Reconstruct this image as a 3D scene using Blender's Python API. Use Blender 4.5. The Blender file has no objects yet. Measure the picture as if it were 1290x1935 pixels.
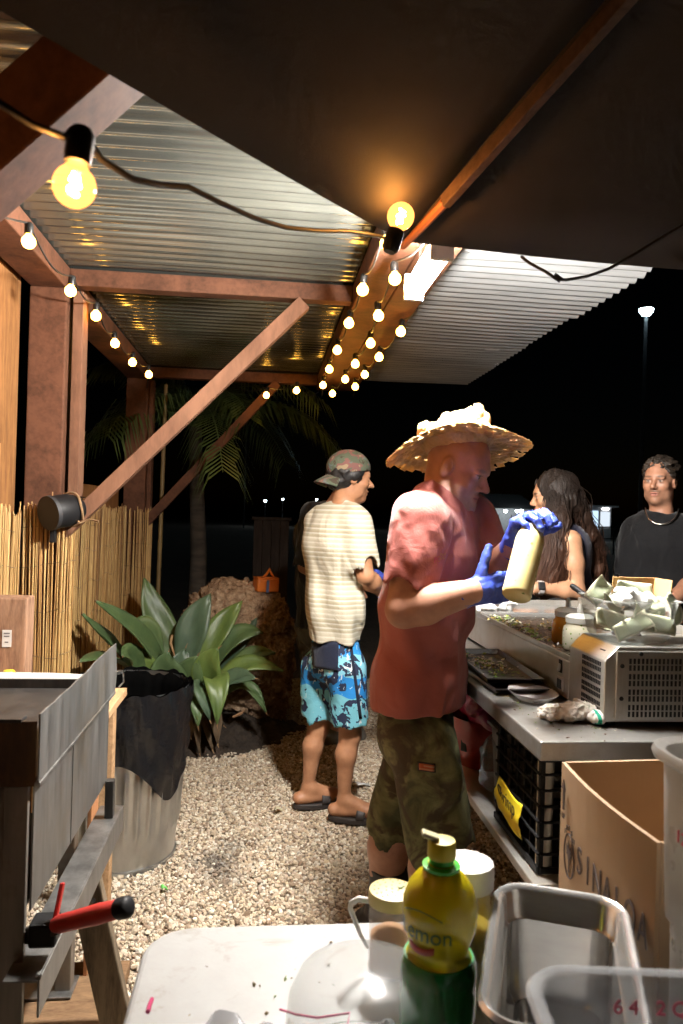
import bpy, bmesh, math, random
import numpy as np
from mathutils import Vector, Matrix, Euler

# ------------------------------------------------------------------ camera, world, exposure
scene = bpy.context.scene
COL = scene.collection
R_ = math.radians
CAM_H = 1.41
FPX = 1400.0                      # focal length in photograph pixels (1290 x 1935)
cam_data = bpy.data.cameras.new('camera')
cam = bpy.data.objects.new('camera', cam_data)
COL.objects.link(cam)
cam_data.sensor_fit = 'VERTICAL'
cam_data.sensor_height = 36.0
cam_data.lens = FPX / 1935.0 * 36.0
cam_data.clip_start = 0.05
cam_data.clip_end = 600
CAM_R = Matrix.Rotation(R_(-5.9), 3, 'Z') @ Matrix.Rotation(R_(90), 3, 'X') @ Matrix.Rotation(R_(1.7), 3, 'Z')
cam.matrix_world = Matrix.Translation((0, 0, CAM_H)) @ CAM_R.to_4x4()
cam_data.dof.use_dof = True
cam_data.dof.focus_distance = 2.6
cam_data.dof.aperture_fstop = 6.3
scene.camera = cam

world = bpy.data.worlds.new('World')
scene.world = world
world.use_nodes = True
wn = world.node_tree.nodes
sky = wn.new('ShaderNodeTexSky')
sky.sky_type = 'NISHITA'
sky.sun_disc = False
sky.sun_elevation = R_(-6.0)
sky.sun_rotation = R_(40)
world.node_tree.links.new(sky.outputs[0], wn['Background'].inputs['Color'])
wn['Background'].inputs['Strength'].default_value = 0.012

scene.view_settings.view_transform = 'Standard'
scene.view_settings.look = 'None'
scene.view_settings.gamma = 1.0
scene.view_settings.exposure = 0.5
scene.view_settings.use_curve_mapping = False
scene.render.engine = 'CYCLES'
cy = scene.cycles
cy.use_denoising = True
cy.max_bounces = 6
cy.diffuse_bounces = 4
cy.glossy_bounces = 3
cy.use_adaptive_sampling = True
cy.adaptive_threshold = 0.03
cy.transmission_bounces = 4
cy.transparent_max_bounces = 10
cy.sample_clamp_indirect = 6.0
cy.caustics_reflective = False
cy.caustics_refractive = False
cy.use_light_tree = True

LED_STRENGTH = 1150.0
BULB_STRENGTH = 34.0


def P(px, py, Z):
    """world point seen at photograph pixel (px, py) at a depth of Z metres"""
    v = Vector(((px - 645.0) / FPX * Z, -(py - 967.5) / FPX * Z, -Z))
    return Vector((0, 0, CAM_H)) + CAM_R @ v


def G(px, py, z=0.0):
    """world point where the ray through a pixel meets the level z"""
    d = CAM_R @ Vector(((px - 645.0) / FPX, -(py - 967.5) / FPX, -1.0))
    t = (z - CAM_H) / d.z
    return Vector((0, 0, CAM_H)) + d * t


V = Vector


def lerp(a, b, t):
    return a + (b - a) * t


# ------------------------------------------------------------------ materials
MATS = {}


class NT:
    def __init__(self, name):
        self.m = bpy.data.materials.new(name)
        self.m.use_nodes = True
        self.t = self.m.node_tree
        self.n = self.t.nodes
        self.b = self.n['Principled BSDF']
        self.out = self.n['Material Output']
        self.tc = self.n.new('ShaderNodeTexCoord')

    def link(self, a, b):
        self.t.links.new(a, b)

    def noise(self, scale, detail=4, rough=.55, vec=None, dist=0.0, stretch=None):
        n = self.n.new('ShaderNodeTexNoise')
        n.inputs['Scale'].default_value = scale
        n.inputs['Detail'].default_value = detail
        n.inputs['Roughness'].default_value = rough
        n.inputs['Distortion'].default_value = dist
        src = vec or self.tc.outputs['Object']
        if stretch:
            mp = self.n.new('ShaderNodeMapping')
            mp.inputs['Scale'].default_value = stretch
            self.link(src, mp.inputs[0])
            src = mp.outputs[0]
        self.link(src, n.inputs['Vector'])
        return n

    def ramp(self, fac, stops, interp='LINEAR'):
        r = self.n.new('ShaderNodeValToRGB')
        r.color_ramp.interpolation = interp
        e = r.color_ramp.elements
        while len(e) < len(stops):
            e.new(.5)
        for i, (p, c) in enumerate(stops):
            e[i].position = p
            e[i].color = (c[0], c[1], c[2], 1) if len(c) == 3 else c
        self.link(fac, r.inputs[0])
        return r

    def mix(self, fac, a, b, mode='MIX'):
        m = self.n.new('ShaderNodeMix')
        m.data_type = 'RGBA'
        m.blend_type = mode
        for s, v in ((m.inputs[0], fac), (m.inputs[6], a), (m.inputs[7], b)):
            if isinstance(v, (int, float)):
                s.default_value = v
            elif isinstance(v, tuple):
                s.default_value = (v[0], v[1], v[2], 1)
            else:
                self.link(v, s)
        return m.outputs[2]

    def math(self, op, a, b=None, c=None):
        m = self.n.new('ShaderNodeMath')
        m.operation = op
        for s, v in zip(m.inputs, (a, b, c)):
            if v is None:
                continue
            if isinstance(v, (int, float)):
                s.default_value = v
            else:
                self.link(v, s)
        return m.outputs[0]

    def bump(self, h, strength=.3, dist=.01, prev=None):
        b = self.n.new('ShaderNodeBump')
        b.inputs['Strength'].default_value = strength
        b.inputs['Distance'].default_value = dist
        self.link(h, b.inputs['Height'])
        if prev:
            self.link(prev, b.inputs['Normal'])
        self.link(b.outputs[0], self.b.inputs['Normal'])
        return b.outputs[0]

    def color(self, s):
        if isinstance(s, tuple):
            self.b.inputs['Base Color'].default_value = (s[0], s[1], s[2], 1)
        else:
            self.link(s, self.b.inputs['Base Color'])

    def set(self, **k):
        for a, v in k.items():
            self.b.inputs[a.replace('_', ' ')].default_value = v


def pm(name, c1, c2=None, rough=.6, metal=0.0, scale=6.0, detail=5, bump=0.0, bscale=40.0, stretch=None,
       bdist=.004, spec=None, rvar=0.0, lo=.35, hi=.65, **extra):
    """procedural material: two colours mixed by noise, roughness variation and fine relief"""
    if name in MATS:
        return MATS[name]
    t = NT(name)
    c2 = c2 or tuple(x * .78 for x in c1)
    n = t.noise(scale, detail, stretch=stretch)
    t.color(t.ramp(n.outputs[0], [(lo, c2), (hi, c1)]).outputs[0])
    t.set(Roughness=rough, Metallic=metal)
    if rvar:
        n2 = t.noise(scale * 2.3, 4, stretch=stretch)
        v = t.math('MULTIPLY_ADD', n2.outputs[0], rvar * 2, rough - rvar)
        t.link(v, t.b.inputs['Roughness'])
    if bump:
        n3 = t.noise(bscale, 6, stretch=stretch)
        t.bump(n3.outputs[0], bump, bdist)
    if spec is not None:
        t.b.inputs['Specular IOR Level'].default_value = spec
    for k, v in extra.items():
        t.b.inputs[k.replace('_', ' ')].default_value = v
    MATS[name] = t.m
    return t.m


def emit(name, col, strength):
    if name in MATS:
        return MATS[name]
    t = NT(name)
    t.color((.02, .02, .02))
    t.b.inputs['Emission Color'].default_value = (*col, 1)
    t.b.inputs['Emission Strength'].default_value = strength
    MATS[name] = t.m
    return t.m


# ------------------------------------------------------------------ objects
def base_of(o):
    v = Vector((0, 0, 0))
    while o is not None:
        v = v + o.location
        o = o.parent
    return v


def thing(name, label, cat, loc=(0, 0, 0), group=None):
    o = bpy.data.objects.new(name, None)
    o.empty_display_size = .1
    COL.objects.link(o)
    o.location = Vector(loc)
    o['label'] = label
    o['category'] = cat
    if group:
        o['group'] = group
    return o


def tag(o, label, cat, group=None, kind=None):
    o['label'] = label
    o['category'] = cat
    if group:
        o['group'] = group
    if kind:
        o['kind'] = kind
    return o


def smooth(me, on=True):
    me.polygons.foreach_set('use_smooth', np.full(len(me.polygons), on, dtype=bool))


def mesh_np(name, v, f, mat=None, parent=None, sm=True, loc=None):
    """mesh object from numpy arrays in world coordinates; f is (n,3) or (n,4)"""
    base = base_of(parent) if parent is not None else Vector(loc or (0, 0, 0))
    v = np.asarray(v, dtype=np.float32) - np.array(base, dtype=np.float32)
    f = np.asarray(f, dtype=np.int32)
    me = bpy.data.meshes.new(name)
    k = f.shape[1]
    me.vertices.add(len(v))
    me.vertices.foreach_set('co', v.ravel())
    me.loops.add(f.size)
    me.loops.foreach_set('vertex_index', f.ravel())
    me.polygons.add(len(f))
    me.polygons.foreach_set('loop_start', np.arange(len(f), dtype=np.int32) * k)
    me.polygons.foreach_set('loop_total', np.full(len(f), k, dtype=np.int32))
    me.update(calc_edges=True)
    me.validate()
    smooth(me, sm)
    o = bpy.data.objects.new(name, me)
    COL.objects.link(o)
    if mat:
        me.materials.append(mat)
    if parent is not None:
        o.parent = parent
    else:
        o.location = base
    return o


class MB:
    """collects boxes, tubes, lathes ... in world coordinates and links them as ONE mesh object"""

    def __init__(self):
        self.v = []
        self.f = []
        self.mi = []
        self.cur = 0

    def add(self, vs, fs):
        n = len(self.v)
        self.v.extend(Vector(a) for a in vs)
        for a in fs:
            self.f.append(tuple(i + n for i in a))
            self.mi.append(self.cur)

    def box(self, c, s, rot=None):
        c = Vector(c)
        M = rot.to_matrix() if isinstance(rot, Euler) else (rot or Matrix.Identity(3))
        vs = []
        for z in (-.5, .5):
            for y in (-.5, .5):
                for x in (-.5, .5):
                    vs.append(c + M @ Vector((x * s[0], y * s[1], z * s[2])))
        self.add(vs, [(0, 2, 3, 1), (4, 5, 7, 6), (0, 1, 5, 4), (2, 6, 7, 3), (0, 4, 6, 2), (1, 3, 7, 5)])
        return self

    def span(self, a, b):
        a = Vector(a)
        b = Vector(b)
        return self.box((a + b) / 2, [abs(b[i] - a[i]) for i in range(3)])

    def beam(self, a, b, w, h, up=(0, 0, 1)):
        """bar from a to b, w wide across, h along 'up'"""
        a = Vector(a)
        b = Vector(b)
        d = (b - a).normalized()
        s = d.cross(Vector(up)).normalized()
        u = s.cross(d)
        M = Matrix((s, d, u)).transposed()
        return self.box((a + b) / 2, (w, (b - a).length, h), M)

    def tube(self, pts, r, n=8, cap=True, closed=False):
        pts = [Vector(p) for p in pts]
        m = len(pts)
        rs = r if isinstance(r, (list, tuple)) else [r] * m
        vs = []
        prev = None
        for i, p in enumerate(pts):
            if closed:
                d = pts[(i + 1) % m] - pts[i - 1]
            else:
                d = pts[min(i + 1, m - 1)] - pts[max(i - 1, 0)]
            d = d.normalized() if d.length > 1e-9 else Vector((0, 0, 1))
            if prev is None:
                ref = Vector((0, 0, 1)) if abs(d.z) < .9 else Vector((1, 0, 0))
                s = d.cross(ref).normalized()
            else:
                s = (prev - d * prev.dot(d)).normalized()
            prev = s
            u = d.cross(s)
            for k in range(n):
                a = 2 * math.pi * k / n
                vs.append(p + (s * math.cos(a) + u * math.sin(a)) * rs[i])
        fs = []
        rng = m if closed else m - 1
        for i in range(rng):
            j = (i + 1) % m
            for k in range(n):
                k2 = (k + 1) % n
                fs.append((i * n + k, i * n + k2, j * n + k2, j * n + k))
        if cap and not closed:
            fs.append(tuple(range(n - 1, -1, -1)))
            fs.append(tuple((m - 1) * n + k for k in range(n)))
        self.add(vs, fs)
        return self

    def lathe(self, prof, c, n=24, M=None, sx=1.0, sy=1.0, wob=None, open_top=False):
        """profile [(r, z)] turned about the local z axis at c"""
        c = Vector(c)
        M = M or Matrix.Identity(3)
        vs = []
        for i, (r, z) in enumerate(prof):
            for k in range(n):
                a = 2 * math.pi * k / n
                q = 1 + (wob(a, z) if wob else 0)
                vs.append(c + M @ Vector((r * q * sx * math.cos(a), r * q * sy * math.sin(a), z)))
        fs = []
        for i in range(len(prof) - 1):
            for k in range(n):
                k2 = (k + 1) % n
                fs.append((i * n + k, i * n + k2, (i + 1) * n + k2, (i + 1) * n + k))
        if prof[0][0] > 1e-6:
            fs.append(tuple(range(n - 1, -1, -1)))
        if prof[-1][0] > 1e-6 and not open_top:
            fs.append(tuple((len(prof) - 1) * n + k for k in range(n)))
        self.add(vs, fs)
        return self

    def grid(self, fn, nu, nv, flip=False):
        vs = [fn(i / nu, j / nv) for i in range(nu + 1) for j in range(nv + 1)]
        fs = []
        for i in range(nu):
            for j in range(nv):
                a = i * (nv + 1) + j
                q = (a, a + nv + 1, a + nv + 2, a + 1)
                fs.append(q[::-1] if flip else q)
        self.add(vs, fs)
        return self

    def prism(self, poly, off):
        """polygon (list of points) extruded by the vector off"""
        poly = [Vector(p) for p in poly]
        off = Vector(off)
        n = len(poly)
        fs = [tuple(range(n - 1, -1, -1)), tuple(range(n, 2 * n))]
        for i in range(n):
            j = (i + 1) % n
            fs.append((i, j, n + j, n + i))
        self.add(poly + [p + off for p in poly], fs)
        return self

    def build(self, name, mat, parent=None, sm=False, bevel=0.0, loc=None, solid=0.0, sub=0, seg=2, merge=False, fix=True):
        base = base_of(parent) if parent is not None else Vector(loc or (0, 0, 0))
        me = bpy.data.meshes.new(name)
        me.from_pydata([tuple(a - base) for a in self.v], [], self.f)
        mats = mat if isinstance(mat, (list, tuple)) else [mat]
        for m in mats:
            me.materials.append(m)
        if len(mats) > 1:
            me.polygons.foreach_set('material_index', self.mi)
        if fix:
            bm = bmesh.new()
            bm.from_mesh(me)
            if merge:
                bmesh.ops.remove_doubles(bm, verts=bm.verts, dist=1e-5)
            bmesh.ops.recalc_face_normals(bm, faces=bm.faces)
            bm.to_mesh(me)
            bm.free()
        smooth(me, sm)
        o = bpy.data.objects.new(name, me)
        COL.objects.link(o)
        if parent is not None:
            o.parent = parent
        else:
            o.location = base
        if sub:
            s = o.modifiers.new('sub', 'SUBSURF')
            s.levels = s.render_levels = sub
        if solid:
            s = o.modifiers.new('solid', 'SOLIDIFY')
            s.thickness = solid
            s.offset = 0
        if bevel:
            b = o.modifiers.new('bevel', 'BEVEL')
            b.width = bevel
            b.segments = seg
            b.limit_method = 'ANGLE'
            b.angle_limit = R_(40)
        if sm and not sub:
            try:
                me.set_sharp_from_angle(angle=R_(50))
            except Exception:
                pass
        return o


def text_mesh(name, body, size, M, loc, mat, parent, extrude=0.0006, align='CENTER', sx=1.0):
    """flat lettering as a thin mesh; M holds the axes (right, up, out) of the face it is printed on"""
    cu = bpy.data.curves.new(name, 'FONT')
    cu.body = body
    cu.size = size
    cu.extrude = extrude
    cu.align_x = align
    cu.align_y = 'CENTER'
    tmp = bpy.data.objects.new(name, cu)
    COL.objects.link(tmp)
    dg = bpy.context.evaluated_depsgraph_get()
    me = bpy.data.meshes.new_from_object(tmp.evaluated_get(dg))
    bpy.data.objects.remove(tmp)
    X, Y, Z = M
    T = Matrix((Vector(X) * sx, Vector(Y), Vector(Z))).transposed().to_4x4()
    base = base_of(parent) if parent else Vector()
    T.translation = Vector(loc) - base
    me.transform(T)
    me.name = name
    me.materials.clear()
    me.materials.append(mat)
    o = bpy.data.objects.new(name, me)
    COL.objects.link(o)
    if parent:
        o.parent = parent
    return o


def rnd(a, b):
    return random.uniform(a, b)


# ------------------------------------------------------------------ signed-distance bodies (one continuous surface)
def wave_noise(p, freq, seed, n=7):
    """cheap smooth noise in -1..1 from summed warped sines"""
    rs = np.random.RandomState(seed)
    out = np.zeros(p.shape[:-1], dtype=np.float32)
    w = np.zeros_like(out)
    for i in range(n):
        d = rs.normal(size=3)
        d /= np.linalg.norm(d)
        f = freq * rs.uniform(.6, 1.7)
        s = (p @ d.astype(np.float32)) * f + rs.uniform(0, 6.28) + w * 1.3
        w = np.sin(s)
        out += w
    return out / (n * .5)


class SDF:
    def __init__(self):
        self.ops = []

    def cone(self, a, b, ra, rb, k=.03, flat=None, mode='add'):
        """tapered limb; flat=(direction, factor) squashes it along a direction"""
        self.ops.append(('cone', np.array(a, float), np.array(b, float), ra, rb, k, flat, mode))
        return self

    def ell(self, c, r, k=.03, rot=None, mode='add'):
        M = np.array(rot, float) if rot is not None else np.eye(3)
        self.ops.append(('ell', np.array(c, float), np.array(r, float), M, None, k, None, mode))
        return self

    def chain(self, pts, rs, k=.02, flat=None):
        for i in range(len(pts) - 1):
            self.cone(pts[i], pts[i + 1], rs[i], rs[i + 1], k, flat)
        return self

    def plane(self, p, n, k=.004):
        """keeps what lies behind the plane (opposite to n)"""
        self.ops.append(('plane', np.array(p, float), np.array(n, float) / np.linalg.norm(n), 0, 0, k, None, 'and'))
        return self

    def bounds(self):
        lo = np.full(3, 1e9)
        hi = np.full(3, -1e9)
        for o in self.ops:
            if o[-1] != 'add':
                continue
            l, h = self.obox(o)
            lo = np.minimum(lo, l)
            hi = np.maximum(hi, h)
        return lo, hi

    def obox(self, o):
        if o[0] == 'cone':
            f = max(1.0, o[6][1]) if o[6] else 1.0
            r = max(o[3], o[4]) * f
            return np.minimum(o[1], o[2]) - r, np.maximum(o[1], o[2]) + r
        r = np.abs(o[3].T) @ o[2] if o[3] is not None else o[2]
        r = np.maximum(r, 0) + 1e-3
        return o[1] - r, o[1] + r

    def mesh(self, h, disp=None, clip=None):
        lo, hi = self.bounds()
        lo = lo - 4 * h - .012
        hi = hi + 4 * h + .012
        if clip:
            lo = np.maximum(lo, clip[0])
            hi = np.minimum(hi, clip[1])
        n = np.ceil((hi - lo) / h).astype(int) + 1
        ax = [(lo[i] + h * np.arange(n[i])).astype(np.float32) for i in range(3)]
        F = np.full(n, .08, dtype=np.float32)
        for o in self.ops:
            k = o[5]
            if o[0] == 'plane':
                d = ((ax[0] - o[1][0]) * o[2][0])[:, None, None] + ((ax[1] - o[1][1]) * o[2][1])[None, :, None] + ((ax[2] - o[1][2]) * o[2][2])[None, None, :]
                d = d.astype(np.float32)
                hh = np.clip(.5 - .5 * (F - d) / k * -1, 0, 1) if k > 0 else (d > F)
                F = np.maximum(F, d) + (np.maximum(k - np.abs(F - d), 0) ** 2) / (4 * k)
                continue
            l, u = self.obox(o)
            m = k + .05
            i0 = np.clip(np.floor((l - m - lo) / h).astype(int), 0, n)
            i1 = np.clip(np.ceil((u + m - lo) / h).astype(int) + 1, 0, n)
            if np.any(i1 <= i0):
                continue
            sl = tuple(slice(i0[a], i1[a]) for a in range(3))
            p = np.stack(np.meshgrid(ax[0][sl[0]], ax[1][sl[1]], ax[2][sl[2]], indexing='ij'), -1)
            if o[0] == 'cone':
                a, b, ra, rb = o[1].astype(np.float32), o[2].astype(np.float32), o[3], o[4]
                if o[6]:
                    fd = np.array(o[6][0], float)
                    fd = (fd / np.linalg.norm(fd)).astype(np.float32)
                    s = np.float32(1.0 / o[6][1] - 1.0)
                    p = p + ((p - a) @ fd)[..., None] * fd * s
                    b = b + ((b - a) @ fd) * fd * s
                ba = b - a
                L = float(ba @ ba) or 1e-9
                t = np.clip(((p - a) @ ba) / L, 0, 1)
                q = p - a - t[..., None] * ba
                d = np.sqrt((q * q).sum(-1)) - (ra + (rb - ra) * t)
                if o[6] and o[6][1] < 1:
                    d = d * max(o[6][1], .5)
            else:
                q = (p - o[1].astype(np.float32)) @ o[3].T.astype(np.float32)
                r = o[2].astype(np.float32)
                k0 = np.sqrt(((q / r) ** 2).sum(-1)) + 1e-9
                k1 = np.sqrt(((q / (r * r)) ** 2).sum(-1)) + 1e-9
                d = k0 * (k0 - 1) / k1
            f = F[sl]
            if o[-1] == 'add':
                F[sl] = np.minimum(f, d) - (np.maximum(k - np.abs(f - d), 0) ** 2) / (4 * k)
            else:
                d = -d
                F[sl] = np.maximum(f, d) + (np.maximum(k - np.abs(f - d), 0) ** 2) / (4 * k)
        if disp is not None:
            near = np.abs(F) < .03
            idx = np.nonzero(near)
            pts = np.stack([ax[i][idx[i]] for i in range(3)], -1)
            F[idx] += disp(pts).astype(np.float32)
        return surface_nets(F, lo, h)


def surface_nets(F, lo, h):
    S = F < 0
    nx, ny, nz = F.shape
    c = [S[dx:nx - 1 + dx, dy:ny - 1 + dy, dz:nz - 1 + dz] for dx in (0, 1) for dy in (0, 1) for dz in (0, 1)]
    cnt = np.zeros(c[0].shape, dtype=np.uint8)
    for a in c:
        cnt += a
    act = (cnt > 0) & (cnt < 8)
    ci = np.argwhere(act)
    idm = np.full(act.shape, -1, dtype=np.int32)
    idm[act] = np.arange(len(ci))
    off = np.array([(dx, dy, dz) for dx in (0, 1) for dy in (0, 1) for dz in (0, 1)])
    fv = np.stack([F[ci[:, 0] + o[0], ci[:, 1] + o[1], ci[:, 2] + o[2]] for o in off], 1)
    acc = np.zeros((len(ci), 3))
    num = np.zeros(len(ci))
    for i in range(8):
        for j in range(i + 1, 8):
            if np.abs(off[i] - off[j]).sum() != 1:
                continue
            a, b = fv[:, i], fv[:, j]
            m = (a < 0) != (b < 0)
            t = np.where(m, a / np.where(m, a - b, 1), 0)
            pt = off[i] + t[:, None] * (off[j] - off[i])
            acc += pt * m[:, None]
            num += m
    v = lo + (ci + acc / np.maximum(num, 1)[:, None]) * h
    quads = []
    for ax in range(3):
        sh = [slice(None)] * 3
        sh2 = [slice(None)] * 3
        sh[ax] = slice(0, -1)
        sh2[ax] = slice(1, None)
        A = S[tuple(sh)]
        B = S[tuple(sh2)]
        d = A != B
        o1, o2 = [(1, 2), (2, 0), (0, 1)][ax]
        e = np.argwhere(d)
        ok = (e[:, o1] > 0) & (e[:, o2] > 0) & (e[:, o1] < F.shape[o1] - 1) & (e[:, o2] < F.shape[o2] - 1)
        e = e[ok]
        ins = A[tuple(e.T)]

        def cell(a, b):
            q = e.copy()
            q[:, o1] -= a
            q[:, o2] -= b
            return idm[tuple(q.T)]
        q = np.stack([cell(1, 1), cell(0, 1), cell(0, 0), cell(1, 0)], 1)
        q[~ins] = q[~ins][:, ::-1]
        quads.append(q)
    q = np.concatenate(quads)
    q = q[(q >= 0).all(1)]
    return v.astype(np.float32), q


def paint(o, rules, default):
    """colour attribute on the points of a mesh: rules = list of (mask function on world coords -> 0..1, colour)"""
    me = o.data
    n = len(me.vertices)
    co = np.empty(n * 3, dtype=np.float32)
    me.vertices.foreach_get('co', co)
    co = co.reshape(-1, 3) + np.array(base_of(o), dtype=np.float32)
    c = np.tile(np.array([*default, 1.0], dtype=np.float32), (n, 1))
    for fn, colr in rules:
        m = np.clip(fn(co), 0, 1)[:, None]
        c[:, :3] = c[:, :3] * (1 - m) + np.array(colr, dtype=np.float32) * m
    at = me.color_attributes.new('col', 'FLOAT_COLOR', 'POINT')
    at.data.foreach_set('color', c.ravel())


def soft(d, w):
    """1 inside (d<0), fading over w"""
    return np.clip(.5 - d / w, 0, 1)


def blob(c, r, w=.3):
    c = np.array(c, dtype=np.float32)
    r = np.array(r, dtype=np.float32)
    return lambda p: soft(np.sqrt((((p - c) / r) ** 2).sum(-1)) - 1, w)

# ================================================================== materials of the place
def wood_mat(name, c1, c2, rough=.65, grain=(1, 1, 1)):
    if name in MATS:
        return MATS[name]
    t = NT(name)
    n = t.noise(9, 6, .6, stretch=grain, dist=.6)
    n2 = t.noise(60, 4, .6, stretch=grain)
    f = t.math('MULTIPLY_ADD', n2.outputs[0], .35, t.math('MULTIPLY', n.outputs[0], .75))
    t.color(t.ramp(f, [(.36, tuple(x * .75 for x in c2)), (.66, c1)]).outputs[0])
    t.set(Roughness=min(.85, rough + .2))
    t.b.inputs['Specular IOR Level'].default_value = .2
    t.bump(f, .25, .004)
    MATS[name] = t.m
    return t.m


M_timber = wood_mat('stained_timber', (.130, .055, .030), (.070, .030, .017), .55, (1, 1, 1))
M_timber_pale = wood_mat('stained_timber_paler', (.205, .100, .058), (.14, .066, .038), .6, (1, 1, .3))
M_ply = wood_mat('plywood', (.27, .125, .044), (.16, .07, .024), .6, (4, 4, .5))
M_galv = None


def galv(name, c=(.62, .62, .58), rough=.26, stretch=(.4, 3, 1), met=.95):
    if name in MATS:
        return MATS[name]
    t = NT(name)
    n = t.noise(3.2, 5, .6, stretch=stretch)
    n2 = t.noise(46, 3, .5)
    c2 = tuple(x * .62 for x in c)
    t.color(t.mix(t.ramp(n.outputs[0], [(.35, (0, 0, 0)), (.7, (1, 1, 1))]).outputs[0], c2, c))
    t.set(Metallic=met)
    r = t.math('MULTIPLY_ADD', n.outputs[0], .25, rough - .1)
    t.link(r, t.b.inputs['Roughness'])
    t.bump(n2.outputs[0], .06, .002)
    MATS[name] = t.m
    return t.m


M_galv = galv('galvanised_roof', (.62, .63, .63), .2, met=.6)  # right sheets: base colour brightened to stand for stronger LED light
M_galv_dimmed = galv('dirty_dimmed_roof', (.30, .31, .27), .16, met=.86)  # left sheets: grey-green dirt, with weaker LED light also put into the colour
M_black_plastic = pm('black_plastic', (.010, .010, .011), (.006, .006, .007), .5, bump=.05, bscale=200, spec=.25)
M_wire = pm('black_wire', (.012, .011, .010), None, .5)
M_steel = galv('stainless_steel', (.60, .58, .55), .22, (1, 1, 8))
M_rope = pm('twine', (.32, .2, .1), (.18, .1, .05), .9, bump=.4, bscale=300)

# ================================================================== ground and gravel
def ground_mat():
    t = NT('packed_earth')
    v = t.n.new('ShaderNodeTexVoronoi')
    v.inputs['Scale'].default_value = 70
    t.link(t.tc.outputs['Object'], v.inputs['Vector'])
    n = t.noise(1.4, 6)
    c = t.ramp(v.outputs['Color'], [(.1, (.10, .075, .055)), (.5, (.2, .16, .12)), (.9, (.3, .26, .2))]).outputs[0]
    t.color(t.mix(.45, c, t.ramp(n.outputs[0], [(.3, (.09, .065, .05)), (.7, (.24, .2, .15))]).outputs[0], 'MIX'))
    t.set(Roughness=.9)
    t.bump(v.outputs['Distance'], .5, .008)
    return t.m


g = MB()
g.grid(lambda u, v: V((-250 + 500 * u, -60 + 460 * v, 0)), 4, 4)
o = g.build('ground', ground_mat())
o['kind'] = 'structure'


def gravel(name, x0, x1, y0, y1, step, seed, test, rmin, rmax):
    rs = np.random.RandomState(seed)
    xs = np.arange(x0, x1, step)
    ys = np.arange(y0, y1, step * .9)
    gx, gy = np.meshgrid(xs, ys)
    x = (gx + rs.uniform(-.5, .5, gx.shape) * step).ravel()
    y = (gy + rs.uniform(-.5, .5, gx.shape) * step).ravel()
    k = test(x, y)
    x, y = x[k], y[k]
    n = len(x)
    ph = (1 + 5 ** .5) / 2
    ico = np.array([(-1, ph, 0), (1, ph, 0), (-1, -ph, 0), (1, -ph, 0), (0, -1, ph), (0, 1, ph), (0, -1, -ph), (0, 1, -ph), (ph, 0, -1), (ph, 0, 1), (-ph, 0, -1), (-ph, 0, 1)])
    ico /= np.linalg.norm(ico[0])
    fc = np.array([(0, 11, 5), (0, 5, 1), (0, 1, 7), (0, 7, 10), (0, 10, 11), (1, 5, 9), (5, 11, 4), (11, 10, 2), (10, 7, 6), (7, 1, 8), (3, 9, 4), (3, 4, 2), (3, 2, 6), (3, 6, 8), (3, 8, 9), (4, 9, 5), (2, 4, 11), (6, 2, 10), (8, 6, 7), (9, 8, 1)])
    r = rs.uniform(rmin, rmax, n) * (1 + .5 * (rs.rand(n) > .93))
    sc = np.stack([r * rs.uniform(.8, 1.35, n), r * rs.uniform(.7, 1.1, n), r * rs.uniform(.5, .85, n)], 1)
    a = rs.uniform(0, 6.283, n)
    q = ico[None] * (1 + rs.uniform(-.28, .22, (n, 12, 1)))
    q = q * sc[:, None, :]
    # tilt then spin
    tl = rs.uniform(-.7, .7, n)
    cy_, sy_ = np.cos(tl)[:, None], np.sin(tl)[:, None]
    qx = q[..., 0] * cy_ + q[..., 2] * sy_
    qz = -q[..., 0] * sy_ + q[..., 2] * cy_
    ca, sa = np.cos(a)[:, None], np.sin(a)[:, None]
    X = qx * ca - q[..., 1] * sa + x[:, None]
    Y = qx * sa + q[..., 1] * ca + y[:, None]
    Zc = rs.uniform(.1, 1.0, n) * r
    v = np.stack([X, Y, qz + Zc[:, None]], -1).reshape(-1, 3)
    f = (fc[None] + (np.arange(n) * 12)[:, None, None]).reshape(-1, 3)
    o = mesh_np(name, v, f, None, None, sm=False)
    pal = np.array([(.64, .54, .40), (.56, .45, .32), (.74, .66, .52), (.44, .33, .23), (.82, .76, .64), (.30, .21, .14), (.60, .48, .37), (.68, .55, .38)])
    col = pal[rs.choice(len(pal), n, p=[.2, .2, .17, .12, .09, .06, .1, .06])] * rs.uniform(.75, 1.12, (n, 1))
    # charcoal spill and damp patches
    for (px, py, rr, dk) in ((405, 1632, .10, .75), (440, 1600, .07, .5), (425, 1665, .09, .45), (700, 1650, .1, .25)):
        s = G(px, py)
        d = np.sqrt((x - s.x) ** 2 + ((y - s.y) * .9) ** 2) / rr
        m = np.clip(1.25 - d, 0, 1) * dk * (rs.rand(n) < .8)
        col = col * (1 - m[:, None]) + np.array((.035, .035, .04)) * m[:, None]
    c4 = np.concatenate([np.repeat(col, 12, 0), np.ones((n * 12, 1))], 1).astype(np.float32)
    at = o.data.color_attributes.new('col', 'FLOAT_COLOR', 'POINT')
    at.data.foreach_set('color', c4.ravel())
    t = NT('gravel_stone')
    ac = t.n.new('ShaderNodeAttribute')
    ac.attribute_name = 'col'
    nz = t.noise(260, 3)
    t.color(t.mix(.35, ac.outputs['Color'], t.ramp(nz.outputs[0], [(.3, (.55, .5, .45)), (.7, (1, 1, 1))]).outputs[0], 'MULTIPLY'))
    t.set(Roughness=.82)
    t.bump(nz.outputs[0], .3, .002)
    o.data.materials.append(t.m)
    o['kind'] = 'stuff'
    o['label'] = 'pale tan gravel spread over the whole yard floor'
    o['category'] = 'gravel'
    return o


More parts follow.
